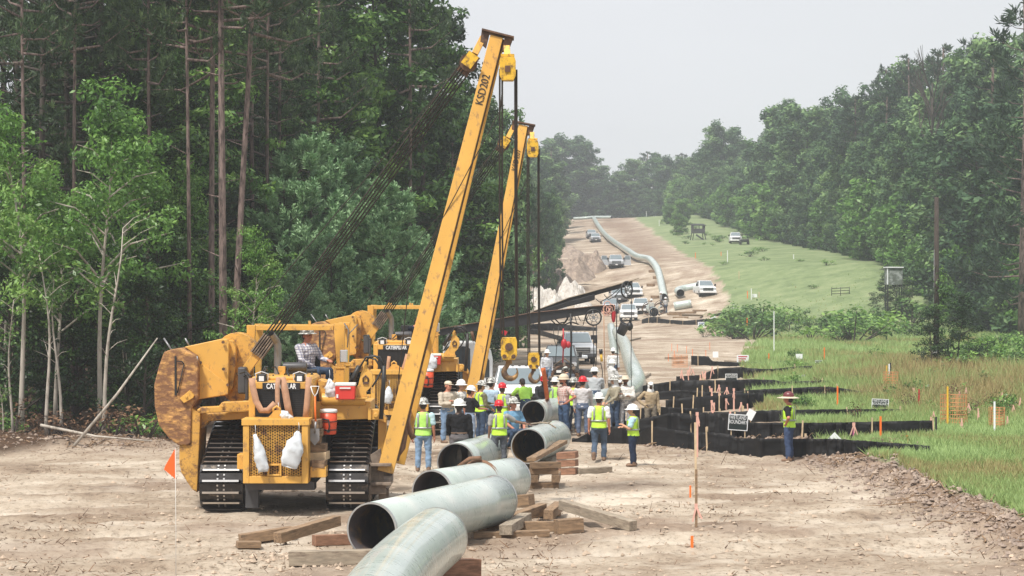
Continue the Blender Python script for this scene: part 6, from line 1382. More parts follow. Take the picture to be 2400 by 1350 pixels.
g = MB(); p = P3(1322, 806, DW - 1.3); g.ell(p, (.12, .1, .19)); g.ell(p + Vector((.16, 0, -.03)), (.1, .1, .13)); tag(g.build('chain_hoist', MT['red']), 'red chain hoist hanging in front of the dark truck', 'hoist')
# coiled cords at the lower boom tip
g = MB(); r_ = random.Random(3)
for k in range(9):
    c = P3(1427 + r_.uniform(-9, 9), 722 + r_.uniform(-7, 9), DW - .8); a0 = r_.random() * 6
    g.tube([c + Vector((.13 * math.cos(a0 + i * .7), .05 * math.sin(i), .16 * math.sin(a0 + i * .7))) for i in range(8)], .018, 5)
tag(g.build('coiled_cord', MT['pink']), 'pale pinkish cord coiled round the lower boom tip', 'cord')
# orange strap from the second hook to the held pipe
hk = m2(1272, 880, 1.2)
drape('lifting_strap', [P3(1273, 862, 67), P3(1277, 890, 67.5), P3(1282, 930, 69), P3(1284, 945, 72)], .14, 'orangestrap', 'orange lifting strap running from the second hook down to the held pipe')
drape('lifting_strap', [P3(1283, 938, 70), P3(1274, 945, 74), P3(1262, 950, 78)], .1, 'orangestrap', 'orange strap tail lying over the held pipe')
# black tarp and gear between the trucks
g = MB(); p = G(1360, 885); P = [(-.75, .0), (-.85, .42), (.75, .42), (.95, .0)]; g.prism(P, 0, .9, 0, 'y', tuple(p)); tag(g.build('spoil_skip', MT['darkgrey'], bevel=.03), 'dark open skip in front of the silver pickup', 'skip')
g = MB(); p = G(1361, 868); g.box(p + Vector((0, 0, .75)), (.8, .4, .2)); tag(g.build('supply_sacks', MT['bag'], bevel=.06), 'pale red printed sacks stacked before the silver pickup', 'sacks')
r_ = random.Random(9)
def clamp_machine(px, yb, label, s_=1.0):
    p = G(px, yb); o = empty('pipe_clamp', p, 0, label, 'pipe clamp'); o.scale = (s_,) * 3
    g = MB(); n = 22; g.tube([(.5 * math.cos(2 * math.pi * i / n), 0, .7 + .5 * math.sin(2 * math.pi * i / n)) for i in range(n + 1)], .07, 6, False); g.build('ring', MT['brownsteel'], o)
    g = MB()
    for i in range(8): a = 2 * math.pi * i / 8; g.box((.56 * math.cos(a), 0, .7 + .56 * math.sin(a)), (.14, .4, .1), (0, -a, 0))
    g.tube([(-.4, 0, 1.2), (0, -.2, 1.5), (.4, 0, 1.2)], .04, 6); g.build('jack', MT['muddy'], o); return o
clamp_machine(1322, 925, 'rusty pipe clamp frame among the crew under the cables', 1.1)
clamp_machine(1545, 742, 'pipe clamp at the far welding station, right of the open pipe', 1.2)
clamp_machine(1518, 742, 'pipe clamp at the far welding station, left of the open pipe', 1.2)
q = G(1533, 748); pipe([q + Vector((0, 0, .75)), q + Vector((.3, 6, .8)), q + Vector((.6, 16, 1.0))], .5, 'open ended pipe facing the camera at the far welding station', n=28, bands=(.3, .6))
for k, (px, py, l) in enumerate(((1510, 728, 'left'), (1553, 728, 'right'))):
    q = G(px, py + 8); pipe([q + Vector((0, 0, .6)), q + Vector((0, 3, .6))], .38, l + ' grey fitting beside the open pipe at the far welding station', n=20)

# ------------------------------------------------------------------ spoil piles
def pile(px, yb, w_, h_, dp, m, label, seed, name='spoil_pile', rough=.22, cat='pile', nx=70):
    p = G(px, yb); n = nx; u_ = np.linspace(-1.25, 1.25, n); X, Y = np.meshgrid(u_, u_); R2 = X ** 2 + Y ** 2
    hgt = h_ * np.clip(1 - R2 ** 1.35, -.15, 1) * (1 + rough * 2.4 * vn(X * 2.2, Y * 2.2, seed) + rough * 1.6 * vn(X * 5, Y * 5, seed + 1) + rough * .9 * vn(X * 14, Y * 14, seed + 5) + rough * .6 * np.abs(vn(X * 11, Y * 11, seed + 2)))
    Z = hgt + np.where(R2 < 1.0, .06 * h_ * vn(X * 9, Y * 9, seed + 3) * 2, 0)
    V = np.stack([X * w_ / 2, Y * dp / 2, Z], -1).reshape(-1, 3); ii = np.arange(n * n).reshape(n, n); Fq = np.stack([ii[:-1, :-1], ii[:-1, 1:], ii[1:, 1:], ii[1:, :-1]], -1).reshape(-1, 4)
    o = link(bpy.data.objects.new(name, mesh_np(name, V, Fq, [MT[m]], smooth=(m != 'rock')))); o.location = p + Vector((0, dp / 2 * .8, -.05)); return tag(o, label, cat)
pile(1278, 740, 6.2, 2.9, 6, 'rock', 'large white rock pile at the foot of the bare hill, the nearer one', 3, 'rock_pile', .35)
pile(1340, 704, 4.4, 2.1, 5, 'rock', 'smaller white rock pile behind the large one', 7, 'rock_pile', .35)
pile(1368, 735, 3.2, 1.3, 3, 'rock', 'low white rock heap half hidden by the boom', 9, 'rock_pile', .35)
pile(1335, 660, 8.5, 2.5, 15, 'brownsoil', 'big brown earth mound along the left side of the bare hill', 11, 'earth_mound', .3)
pile(1385, 640, 5, 2.0, 8, 'brownsoil', 'low brown earth heap at the right foot of the big mound', 19, 'earth_mound', .35)
pile(1296, 690, 7.5, 2.7, 12, 'brownsoil', 'brown earth mound against the left wood above the rock piles', 12, 'earth_mound', .3)
pile(1335, 604, 6.5, 1.3, 14, 'brownsoil', 'upper brown earth mound farther up the hill on the left', 13, 'earth_mound', .3)
pile(1095, 775, 4.6, 2.4, 4, 'rock', 'pale rock heap seen left of the second boom', 15, 'rock_pile', .35)

# ------------------------------------------------------------------ stands in the field, pole
p = G(1636, 562); s_ = F / p.y; o = empty('deer_stand', p, .1, 'raised dark hunting stand on four legs in the field', 'hunting stand'); w_ = 28 / s_; h_ = 38 / s_
for sx in (-1, 1):
    for sy in (-1, 1): g = MB(); g.bar((sx * w_ * .56, sy * w_ * .56, -.1), (sx * w_ * .45, sy * w_ * .45, h_ * .42), .14); g.build('leg', MT['blackmatte'], o)
g = MB(); g.bx(-w_ / 2, w_ / 2, -w_ / 2, w_ / 2, h_ * .4, h_ * .68); g.bx(-w_ / 2, -w_ / 2 + .1, -w_ / 2, w_ / 2, h_ * .682, h_ * .9); g.bx(w_ / 2 - .1, w_ / 2, -w_ / 2, w_ / 2, h_ * .682, h_ * .9); g.bx(-.06, .06, -w_ / 2, -w_ / 2 + .1, h_ * .682, h_ * .88); g.build('box', MT['darkgrey'], o)
g = MB(); g.box((0, 0, h_ * .93), (w_ * 1.15, w_ * 1.2, .1), (.12, 0, 0)); g.build('roof', MT['blackmatte'], o)
g = MB(); g.bar((-.6, -w_ * .6, h_ * .3), (.7, -w_ * .9, -.1), .3, .08); g.build('ladder', MT['blackmatte'], o)
d_ = 222; o = empty('hunting_blind', P3(2094, 690, d_), 0, 'camouflaged hunting blind box against the right wood', 'hunting stand'); x = o.location.x; o.location.z = GZ(x, d_)
zb = CAMH - (667 - HY) / F * d_ - o.location.z; zt_ = CAMH - (628 - HY) / F * d_ - o.location.z; w_ = 36 / F * d_
g = MB(); g.bx(-w_ / 2, w_ / 2, -.8, .8, zb, zt_); g.build('box', MT['camo'], o)
g = MB(); g.bx(-w_ / 2 - .1, w_ / 2 + .1, -.95, .9, zt_ + .01, zt_ + .12); g.bx(-w_ / 2 - .02, -w_ / 2 + .1, -.86, -.81, zb, zt_); g.build('trim', MT['signwhite'], o)
for sx in (-1, 1):
    for sy in (-.7, .7): g = MB(); g.bar((sx * w_ * .45, sy, -.1), (sx * w_ * .45, sy, zb), .12); g.build('leg', MT['blackmatte'], o)
a = G(1970, 694); o = empty('cattle_gate', a, 0, 'dark metal gate panel lying in the field grass', 'gate'); g = MB()
for z in (.2, .5, .8): g.tube([(-1, 0, z), (1, 0, z + .1)], .04, 6)
for x in (-1, 0, 1): g.tube([(x, 0, 0), (x, 0, .95)], .04, 6)
g.build('rails', MT['black'], o)
pp = G(2195, 872); dz = F / pp.y
o = empty('utility_pole', pp, 0, 'dark wooden utility pole wrapped in vines in the field', 'utility pole'); hp = CAMH - (462 - HY) / dz - pp.z
g = MB(); g.tube([(0, 0, -.3), (0, 0, hp)], [.17, .12], 12); g.build('pole', MT['pole'], o)
g = MB(); g.tube([(-.2, -.12, .3), (-.15, -.1, hp * .7)], .013, 5); g.build('conduit', MT['grey'], o)
g = MB(); z = CAMH - (820 - HY) / dz - pp.z; g.box((-.15, -.22, z), (.26, .1, .34)); mb_ = g.build('meter_box', MT['whiteplastic'], o); g = MB(); g.box((-.15, -.28, z + .02), (.16, .02, .18)); g.build('meter_face', MT['black'], mb_)
r_ = np.random.default_rng(8); cl = [(r_.normal() * .12 + .25, r_.normal() * .2, .3 + k * .22, .32 + .25 * abs(math.sin(k * .9))) for k in range(26)]; cl += [(.45 + r_.normal() * .2, 0, 4.6 + r_.normal() * .8, .5) for k in range(8)]
v = link(bpy.data.objects.new('vine', leaf_mesh('vine', r_, cl, 150, .09, MT['leaf'], tintbase=.55)), None); v.location = pp; tag(v, 'leafy vine climbing the utility pole', 'vine')
tree('under', pp.x - .7, pp.y - 2, 3.6, 'dark bush at the foot of the utility pole, left side', wide=1.1)
tree('under', pp.x + .9, pp.y - 1.5, 4.3, 'dark bush at the foot of the utility pole, right side', wide=1.1)
tree('bush', pp.x + .3, pp.y - 4.0, 2.2, 'low bush in front of the utility pole', wide=1.0)
# ------------------------------------------------------------------ people
def remesh(o, vox, smooth=2, folds=0.0, fs=.12):
    r_ = o.modifiers.new('remesh', 'REMESH'); r_.mode = 'VOXEL'; r_.voxel_size = vox; r_.use_smooth_shade = True
    if smooth: s_ = o.modifiers.new('smooth', 'SMOOTH'); s_.factor = .5; s_.iterations = smooth
    if folds:
        key = 'folds%g' % fs; tx = bpy.data.textures.get(key) or bpy.data.textures.new(key, 'CLOUDS'); tx.noise_scale = fs; tx.noise_depth = 2
        d_ = o.modifiers.new('folds', 'DISPLACE'); d_.texture = tx; d_.strength = folds; d_.mid_level = .5; d_.texture_coords = 'LOCAL'
SK = {'tan': (.50, .27, .17), 'red': (.48, .20, .13), 'brown': (.20, .105, .065), 'dark': (.085, .05, .035)}
PM = {}
def cloth(col, rough=.85, plaid=None):
    k = (tuple(col), plaid)
    if k in PM: return PM[k]
    m = mat('cloth', col, rough, 0, .10, 9, bump=.25, bscale=60, spec=.2)
    if plaid:
        t = m.node_tree; b = t.nodes['Principled BSDF']; co = t.nodes.new('ShaderNodeTexCoord'); last = (*col, 1)
        for ax_, sc in (('X', 34), ('Z', 34)):
            w_ = t.nodes.new('ShaderNodeTexWave'); w_.bands_direction = ax_; w_.inputs['Scale'].default_value = sc / 6; L(t, co.outputs['Object'], w_.inputs['Vector'])
            r_ = ramp_node(t, [(.60, (0, 0, 0)), (.72, (.75, .75, .75))]); L(t, w_.outputs['Fac'], r_.inputs[0]); mx = t.nodes.new('ShaderNodeMix'); mx.data_type = 'RGBA'; L(t, r_.outputs[0], mx.inputs[0])
            if isinstance(last, tuple): mx.inputs[6].default_value = last
            else: L(t, last, mx.inputs[6])
            mx.inputs[7].default_value = (*plaid, 1); last = mx.outputs[2]
        L(t, last, b.inputs['Base Color'])
    PM[k] = m; return m
def skinmat(k):
    if ('s', k) not in PM: PM[('s', k)] = mat('skin', SK[k], .55, 0, .08, 8, spec=.35)
    return PM[('s', k)]
MT['vest'] = mat('hi_vis_fabric', (.50, .80, .06), .7, 0, .07, 6); MT['vestgreen'] = mat('lime_fabric', (.42, .74, .14), .7, 0, .07, 6)
MT['reflective'] = mat('grey_reflective_tape', (.36, .38, .36), .4, .2, .08, 10)
MT['hatwhite'] = mat('white_hard_hat', (.80, .80, .78), .25, 0, .03, 5); MT['hatred'] = mat('red_hard_hat', (.62, .02, .03), .25, 0, .03, 5)
MT['hatcamo'] = mat('patterned_hard_hat', (.72, .72, .68), .35, 0, .1, 9, (.10, .10, .09), .72, dirt_scale=16)
MT['hatbeige'] = mat('beige_hat', (.58, .50, .38), .7, 0, .1, 9); MT['hatmaroon'] = mat('maroon_hard_hat', (.14, .03, .035), .35, 0, .1, 9)
MT['boot'] = mat('brown_boot', (.18, .11, .07), .8, 0, .25, 9); MT['hairmat'] = mat('dark_hair', (.03, .02, .015), .8, 0, .2, 20); MT['glove'] = mat('tan_glove', (.45, .34, .18), .9, 0, .15, 9)
MT['hood'] = mat('white_hood_cloth', (.66, .66, .65), .85, 0, .08, 9, bump=.2)

def person(x, d_, z, face, label, H=1.78, shirt=(.5, .5, .5), long=False, plaid=None, pants=(.12, .18, .28), vest=None, hat='white', hatstyle='full', skin='tan', arms=('down', 'down'), lean=0.0, legs='stand', head=(0, 0), beard=False, stout=1.0, gloves=False, logo=False, belt=False, hood=False, twist=0.0):
    """face: direction the person looks, degrees; 0 = at the camera, 180 = away, 90 = to the right of the photo"""
    root = empty('person', (x, d_, z), math.radians(face), label, 'person'); s_ = H / 1.78 * 1.045; root.scale = (s_ * stout * 1.10, s_ * stout * 1.10, s_)
    hip = Vector((0, 0, .94)); zoff = 0.0
    # legs: hip, knee, ankle positions
    lg = {'stand': [((-.10, 0, .90), (-.115, -.01, .50), (-.125, .02, .09)), ((.10, 0, .90), (.115, -.01, .50), (.125, .02, .09))],
          'walk': [((-.10, 0, .90), (-.11, -.13, .52), (-.11, -.10, .10)), ((.10, 0, .90), (.105, -.02, .50), (.10, .28, .14))],
          'wide': [((-.10, 0, .90), (-.17, -.02, .50), (-.22, .02, .09)), ((.10, 0, .90), (.15, -.03, .50), (.18, .0, .09))],
          'squat': [((-.11, .1, .42), (-.20, -.28, .50), (-.17, .02, .09)), ((.11, .1, .42), (.20, -.28, .50), (.17, .05, .09))],
          'sit': [((-.11, 0, .50), (-.16, -.42, .52), (-.16, -.45, .09)), ((.11, 0, .50), (.16, -.42, .52), (.16, -.45, .09))]}[legs]
    hz_ = {'squat': .42, 'sit': .50}.get(legs, .90); hy_ = {'squat': .1}.get(legs, 0); piv = Vector((0, hy_, hz_))
    RT = Matrix.Rotation(math.radians(lean), 3, 'X') @ Matrix.Rotation(math.radians(twist), 3, 'Z')      # positive: bends toward -y (forward)
    def T(v): v = Vector(v); return RT @ (v - Vector((0, 0, .90))) + piv
    sk = skinmat(skin)
    # arms in torso space (z measured as when standing)
    def arm(sg, pose):
        S = Vector((sg * .195, .01, 1.415))
        P = {'down': ((sg * .235, .03, 1.13), (sg * .25, -.03, .86)), 'crossed': ((sg * .25, -.06, 1.14), (-sg * .04, -.25, 1.20 + .03 * sg)), 'hip': ((sg * .40, .08, 1.18), (sg * .19, -.03, 1.0)),
             'reach': ((sg * .36, -.20, 1.25), (sg * .52, -.38, 1.17)), 'forward': ((sg * .24, -.14, 1.16), (sg * .15, -.38, 1.14)), 'low': ((sg * .24, -.12, 1.14), (sg * .12, -.30, .98)),
             'side': ((sg * .42, -.02, 1.26), (sg * .68, -.05, 1.20)), 'up': ((sg * .28, -.16, 1.22), (sg * .10, -.28, 1.42)), 'hang': ((sg * .22, -.10, 1.16), (sg * .17, -.22, .95)), 'carry': ((sg * .24, -.02, 1.13), (sg * .2, -.22, 1.0))}[pose]
        return [T(S), T(P[0]), T(P[1])]
    A = [arm(-1, arms[0]), arm(1, arms[1])]
    hd = T((0, -.02, 1.655)); RH = RT @ Matrix.Rotation(math.radians(head[0]), 3, 'Z') @ Matrix.Rotation(math.radians(head[1]), 3, 'X')
    def Hd(v): return hd + RH @ Vector(v)
    g = MB()
    def loft(g, rings, n=20, pad=0.0, sm=True):
        k = len(rings); V = []
        for (z0, rx, ry, y0) in rings:
            for j in range(n):
                a = 2 * math.pi * j / n; V.append(T(((rx + pad) * math.cos(a), y0 + (ry + pad) * math.sin(a), z0)))
        fs = [(i * n + j, i * n + (j + 1) % n, (i + 1) * n + (j + 1) % n, (i + 1) * n + j) for i in range(k - 1) for j in range(n)] + [tuple(range(n))[::-1], tuple((k - 1) * n + j for j in range(n))]
        return g.add(V, fs, 0, sm)
    tor = [(.86, .15, .11, .015), (.93, .165, .12, .02), (1.02, .15, .105, .01), (1.12, .15, .105, 0), (1.25, .17, .118, -.005), (1.36, .185, .12, 0), (1.43, .175, .10, .01), (1.475, .11, .075, .015), (1.51, .062, .062, .01)]
    loft(g, tor)
    g.limb([T((0, .01, 1.46)), T((0, -.005, 1.57))], [.062, .056])
    # head with jaw, nose, brow, ears
    g.ell(Hd((0, .015, .03)), (.076, .095, .105), RH, 12); g.ell(Hd((0, -.025, -.055)), (.055, .065, .06), RH, 10); g.ell(Hd((0, -.045, -.02)), (.052, .05, .065), RH, 10)
    g.limb([Hd((0, -.085, .02)), Hd((0, -.108, -.025))], [.012, .017], 8)
    for sg in (-1, 1): g.ell(Hd((sg * .078, .01, -.005)), (.014, .022, .034), RH, 8)
    g.ell(Hd((0, -.082, .038)), (.045, .014, .012), RH, 8); g.ell(Hd((0, -.085, -.058)), (.024, .012, .010), RH, 8)
    for a in A:
        g.limb(a, [.056, .041, .028])
    for h_, k_, an in lg: g.limb([Vector(h_), Vector(k_), Vector(an)], [.088, .056, .04]); g.limb([Vector(an) + Vector((0, .03, -.04)), Vector(an) + Vector((0, -.13, -.055))], [.035, .032])
    # hands: palm, four bent fingers, thumb from the side
    for sg, a in zip((-1, 1), A):
        w_ = a[2]; dv = (a[2] - a[1]).normalized(); inn = (Vector((-sg, 0, 0)) if abs(dv.z) > .6 else Vector((0, 0, -1))); side_ = dv.cross(inn).normalized(); inn = side_.cross(dv).normalized()
        pc = w_ + dv * .05; g.limb([w_ + dv * .01, w_ + dv * .045 + side_ * .018, w_ + dv * .085 + side_ * .022], [.026, .025, .02]); g.limb([w_ + dv * .01, w_ + dv * .045 - side_ * .018, w_ + dv * .085 - side_ * .022], [.026, .025, .02])
        for q in range(4):
            b0 = w_ + dv * .09 + side_ * (.031 - .0205 * q); ln = (.072, .08, .075, .058)[q]
            g.limb([b0, b0 + dv * ln * .5 + inn * .008, b0 + dv * ln * .8 + inn * .032], [.0105, .0098, .0088], 6)
        t0 = w_ + dv * .03 + side_ * .03; g.limb([t0, t0 + dv * .03 + side_ * .022 + inn * .01, t0 + dv * .06 + side_ * .022 + inn * .025], [.014, .0115, .0095], 6)
    o = g.build('body', sk, root); remesh(o, .0105, 1)
    # eyes
    g = MB()
    for sg in (-1, 1): g.ell(Hd((sg * .028, -.088, .018)), (.012, .008, .007), RH, 6)
    g.build('eyes', MT['hairmat'], root)
    # trousers
    g = MB(); pel = [(.84, .155, .115, .02), (.90, .178, .132, .022), (.97, .172, .127, .015), (1.02, .163, .118, .01)]; loft(g, pel)
    for h_, k_, an in lg:
        an2 = Vector(an) + (Vector(k_) - Vector(an)).normalized() * .03; mid = (Vector(k_) + an2) / 2 + Vector((0, .015, 0)); g.limb([Vector(h_), (Vector(h_) + Vector(k_)) / 2, Vector(k_), mid, an2], [.102, .092, .074, .071, .066])
    o = g.build('trousers', cloth(pants), root); remesh(o, .015, 2, .035, .09)
    if legs in ('stand', 'walk', 'wide'):
        g = MB(); loft(g, [(1.0, .172, .127, .012), (1.03, .170, .125, .011)]); g.build('belt', MT['boot'] if belt else cloth(pants), root)
    for h_, k_, an in lg:
        g = MB(); a = Vector(an); g.limb([a + Vector((0, 0, .09)), a + Vector((0, .01, -.02))], [.058, .055]); g.limb([a + Vector((0, .045, -.045)), a + Vector((0, -.06, -.05)), a + Vector((0, -.14, -.056))], [.045, .046, .042]); o = g.build('boot', MT['boot'], root); remesh(o, .014, 1)
    # shirt and sleeves
    g = MB(); hem = .90 if not vest and not belt else .97; sh = [(hem, .178, .132, .018), (1.02, .166, .12, .01)] + [(a, b + .016, c + .016, d2) for a, b, c, d2 in tor[3:7]] + [(1.475, .12, .085, .015), (1.495, .08, .075, .012)]
    if hem > 1.0: sh = sh[1:]
    loft(g, sh)
    for a in A:
        if long: g.limb([a[0], a[0] * .4 + a[1] * .6, a[1], a[1] * .35 + a[2] * .65, a[2]], [.074, .062, .056, .052, .045])
        else: g.limb([a[0], a[0] * .3 + a[1] * .7], [.076, .070])
    o = g.build('shirt', cloth(shirt, .85, plaid), root); remesh(o, .014, 2, .035 if long else .025, .08)
    if logo:
        q = text_obj('KV', .13, MT['signwhite'], root, T((.06, .155, 1.33)), (math.radians(90), 0, math.pi), ext=.002)
    if vest:
        g = MB(); loft(g, [(.90, .196, .150, .018), (1.05, .185, .142, .01), (1.2, .195, .145, .0), (1.34, .20, .148, .0), (1.43, .17, .125, .01), (1.485, .115, .092, .015), (1.50, .095, .08, .015)])
        vo = g.build('vest', MT[vest], root); remesh(vo, .016, 2, .02, .12)
        g = MB(); n = 28; 
        def ring(z0, z1, rx, ry, y0):
            V = []
            for zz in (z0, z1):
                for j in range(n): a = 2 * math.pi * j / n; V.append(T((rx * math.cos(a), y0 + ry * math.sin(a), zz)))
            g.add(V, [(j, (j + 1) % n, n + (j + 1) % n, n + j) for j in range(n)], 0, True)
        ring(1.08, 1.125, .203, .158, .006)
        for sx in (-1, 1):
            for sy in (-1, 1):
                pts = []
                for zz, rx, ry, y0 in ((1.12, .2, .156, .005), (1.25, .205, .158, 0), (1.36, .208, .16, 0), (1.43, .185, .142, .01), (1.475, .14, .115, .015)):
                    xx = sx * (.105 - .0 * zz) * (1 if zz < 1.4 else .95); pts.append((xx, y0 + sy * ry * math.sqrt(max(.05, 1 - (xx / rx) ** 2)), zz))
                V = []
                for q in pts: V += [T((q[0] - .023, q[1] + sy * .006, q[2])), T((q[0] + .023, q[1] + sy * .006, q[2]))]
                g.add(V, [(2 * i, 2 * i + 1, 2 * i + 3, 2 * i + 2) for i in range(len(pts) - 1)], 0, True)
        so = g.build('reflective_tape', MT['reflective'], vo); so.data.materials[0] = MT['reflective']; sl = so.modifiers.new('solid', 'SOLIDIFY'); sl.thickness = .008; sl.offset = 0
    # hair, beard, hats
    if skin != 'x':
        g = MB(); g.ell(Hd((0, .035, .02)), (.079, .088, .10), RH, 12); g.ell(Hd((0, .055, -.03)), (.068, .06, .06), RH, 10); g.build('hair', MT['hairmat'], root)
    if beard: g = MB(); g.ell(Hd((0, -.05, -.075)), (.056, .056, .042), RH, 10); g.build('beard', MT['hairmat'], root)
    if hood: g = MB(); g.ell(Hd((0, .03, .0)), (.098, .105, .13), RH, 12); g.limb([Hd((0, .04, -.08)), T((0, .02, 1.47))], [.095, .12]); o = g.build('hood', MT['hood'], root); remesh(o, .014, 2)
    hm_ = MT.get('hat' + hat) or MT[hat]
    if hatstyle in ('full', 'frontbrim', 'wide'):
        br = {'full': .172, 'frontbrim': .135, 'wide': .25}[hatstyle]
        g = MB(); dome = [(.118, 0), (.124, .03), (.121, .07), (.100, .115), (.062, .142), (.012, .150)]; g.lathe([(a, b) for a, b in dome], Hd((0, .012, .055)), 20, 0, .92, 1.1, RH)
        for t_ in (-.35, 0, .35): g.tube([Hd((math.sin(t_) * .10, .012 + .09 * q, .055 + .156 * math.sqrt(max(0, 1 - (q * .75) ** 2)))) for q in (-1, -.5, 0, .5, 1)], .009, 6)
        o = g.build('hard_hat', hm_, root)
        g = MB(); g.lathe([(.11, .008), (br, -.012 if hatstyle != 'wide' else -.02), (br, -.004 if hatstyle != 'wide' else -.012), (.118, .02)], Hd((0, .0, .052)), 24, 0, .93, 1.1, RH); q = g.build('brim', MT['hatbeige'] if hatstyle == 'wide' else hm_, o)
    elif hatstyle == 'cap':
        g = MB(); g.lathe([(.088, 0), (.094, .03), (.085, .07), (.055, .10), (.01, .11)], Hd((0, .015, .045)), 18, 0, .95, 1.12, RH); g.ell(Hd((0, -.12, .05)), (.065, .075, .008), RH, 8); g.build('cap', hm_, root)
    elif hatstyle == 'straw':
        g = MB(); g.lathe([(.19, -.01), (.195, 0), (.10, .012), (.10, .09), (.08, .11), (.01, .105)], Hd((0, .01, .05)), 22, 0, .95, 1.1, RH); g.build('straw_hat', hm_, root)
    if gloves:
        for a in A: g = MB(); dv = (a[2] - a[1]).normalized(); g.limb([a[2] - dv * .02, a[2] + dv * .06, a[2] + dv * .12], [.036, .04, .03]); g.build('glove', MT['glove'], root)
    return root
def pp_(px, yf, face, label, **k):
    d_ = 25000.0 / (yf - HY); x = (px - 1200) / F * d_; dz = k.pop('dz', 0); return person(x, d_, GZ(x, d_) + dz, face, label, **k)
JE, NV, GY = (.16, .24, .36), (.045, .07, .12), (.13, .12, .125)
pp_(992, 1106, 176, 'worker in lime vest, pale blue shirt and jeans, back turned, beside the near boom', shirt=(.45, .62, .66), pants=(.20, .30, .44), vest='vestgreen', hat='camo', H=1.80, skin='red')
pp_(1076, 1108, 184, 'worker in tight black shirt and grey trousers walking away with gloves in hand', shirt=(.012, .012, .014), long=True, pants=GY, hat='white', skin='dark', H=1.82, belt=True, arms=('down', 'hang'), stout=1.08)
pp_(1050, 1038, 35, 'man in beige shirt and cap with folded arms by the second machine', shirt=(.46, .40, .32), long=True, pants=JE, hat='beige', hatstyle='cap', arms=('crossed', 'crossed'), H=1.84, stout=1.1, skin='red')
pp_(1080, 1032, 60, 'man in pale shirt and white hat mostly hidden behind the black T-shirt man', shirt=(.60, .59, .56), long=True, pants=JE, hat='white', H=1.78)
pp_(1102, 1045, 125, 'man in black T-shirt with white letters and white hard hat', shirt=(.012, .012, .014), pants=(.24, .30, .40), hat='white', H=1.72, logo=True, arms=('forward', 'down'), skin='red', head=(0, 15))
pp_(1127, 1036, 120, 'worker in lime vest with camouflage sleeves and patterned hard hat', shirt=(.16, .15, .09), long=True, pants=NV, vest='vest', hat='camo', H=1.76, arms=('carry', 'forward'), head=(0, 15))
pp_(1152, 1030, 140, 'man in light blue shirt and white hard hat seen from behind', shirt=(.36, .47, .58), pants=NV, hat='camo', H=1.82, arms=('down', 'forward'))
pp_(1177, 1036, 150, 'worker in lime vest and red hard hat behind the other red hatted one', shirt=(.30, .32, .36), pants=NV, vest='vest', hat='red', hatstyle='frontbrim', H=1.70, arms=('down', 'forward'), skin='brown')
pp_(1170, 1098, 190, 'red hatted worker in lime vest resting a hand on the short pipe', shirt=(.30, .29, .28), pants=(.10, .11, .13), vest='vest', hat='red', hatstyle='frontbrim', H=1.72, arms=('side', 'down'), skin='brown')
pp_(1208, 1085, 35, 'crouching worker in blue shirt with patterned hard hat behind the short pipe', shirt=(.14, .28, .42), pants=NV, hat='camo', H=1.80, arms=('low', 'low'), legs='squat', skin='red', dz=.35)
pp_(1233, 1010, 200, 'worker bending forward in a lime T-shirt and dark cap', shirt=(.42, .74, .12), pants=NV, hat='hairmat', hatstyle='cap', H=1.72, lean=24, arms=('forward', 'reach'), skin='brown')
pp_(1272, 1004, 10, 'person with a red helmet behind the orange lifting strap', shirt=(.05, .05, .06), long=True, pants=NV, hat='red', H=1.66, arms=('low', 'low'), skin='dark', lean=10)
pp_(1301, 1008, 190, 'worker in lime vest and white hard hat right of the orange strap', shirt=(.20, .25, .25), pants=NV, vest='vestgreen', hat='white', H=1.66, arms=('low', 'low'))
pp_(1322, 1022, -60, 'bearded man in red plaid shirt with camouflage hard hat, hands on hips', shirt=(.42, .20, .18), plaid=(.62, .56, .52), pants=(.045, .08, .15), hat='beige', H=1.84, arms=('hip', 'hip'), beard=True, skin='red', stout=1.08)
pp_(1344, 1012, 150, 'worker with patterned hard hat just behind the plaid shirt man', shirt=(.4, .36, .3), long=True, pants=NV, vest='vest', hat='camo', H=1.70)
pp_(1366, 1024, 160, 'man in pale grey shirt with red and white hard hat seen from behind', shirt=(.50, .49, .50), long=True, pants=(.10, .13, .2), hat='red', H=1.80, arms=('hang', 'down'))
pp_(1394, 986, 180, 'man in light grey shirt under the hanging lines, back turned', shirt=(.40, .42, .44), long=True, pants=NV, hat='white', H=1.78, arms=('forward', 'forward'), stout=1.12, lean=8)
pp_(1404, 1079, 172, 'worker in lime vest, white T-shirt and jeans walking away, white hard hat', shirt=(.70, .70, .70), pants=(.07, .10, .15), vest='vest', hat='white', H=1.80, legs='walk', skin='red')
pp_(1434, 950, 120, 'man in white hooded top standing beside the long pipeline', shirt=(.62, .62, .62), long=True, pants=(.2, .18, .16), hat='white', H=1.70, arms=('forward', 'up'), hood=True)
pp_(1441, 1012, 300, 'man in khaki jacket and black and white hard hat facing left', shirt=(.30, .27, .20), long=True, pants=NV, hat='camo', H=1.76, arms=('low', 'low'), hood=True)
pp_(1452, 1006, 0, 'man with white cap looking out between the khaki and white shirts', shirt=(.4, .3, .26), long=True, pants=NV, hat='white', hatstyle='cap', H=1.66, skin='brown')
pp_(1466, 1012, -8, 'man in white shirt and beige straw hat with folded arms', shirt=(.64, .62, .58), long=True, pants=(.35, .35, .36), hat='beige', hatstyle='straw', H=1.80, arms=('crossed', 'crossed'), skin='brown', beard=True)
pp_(1483, 1091, 262, 'shorter person in lime vest, pale blue shirt and dark trousers, arms folded', shirt=(.40, .60, .66), pants=(.02, .03, .06), vest='vest', hat='white', H=1.56, arms=('crossed', 'crossed'), stout=1.12)
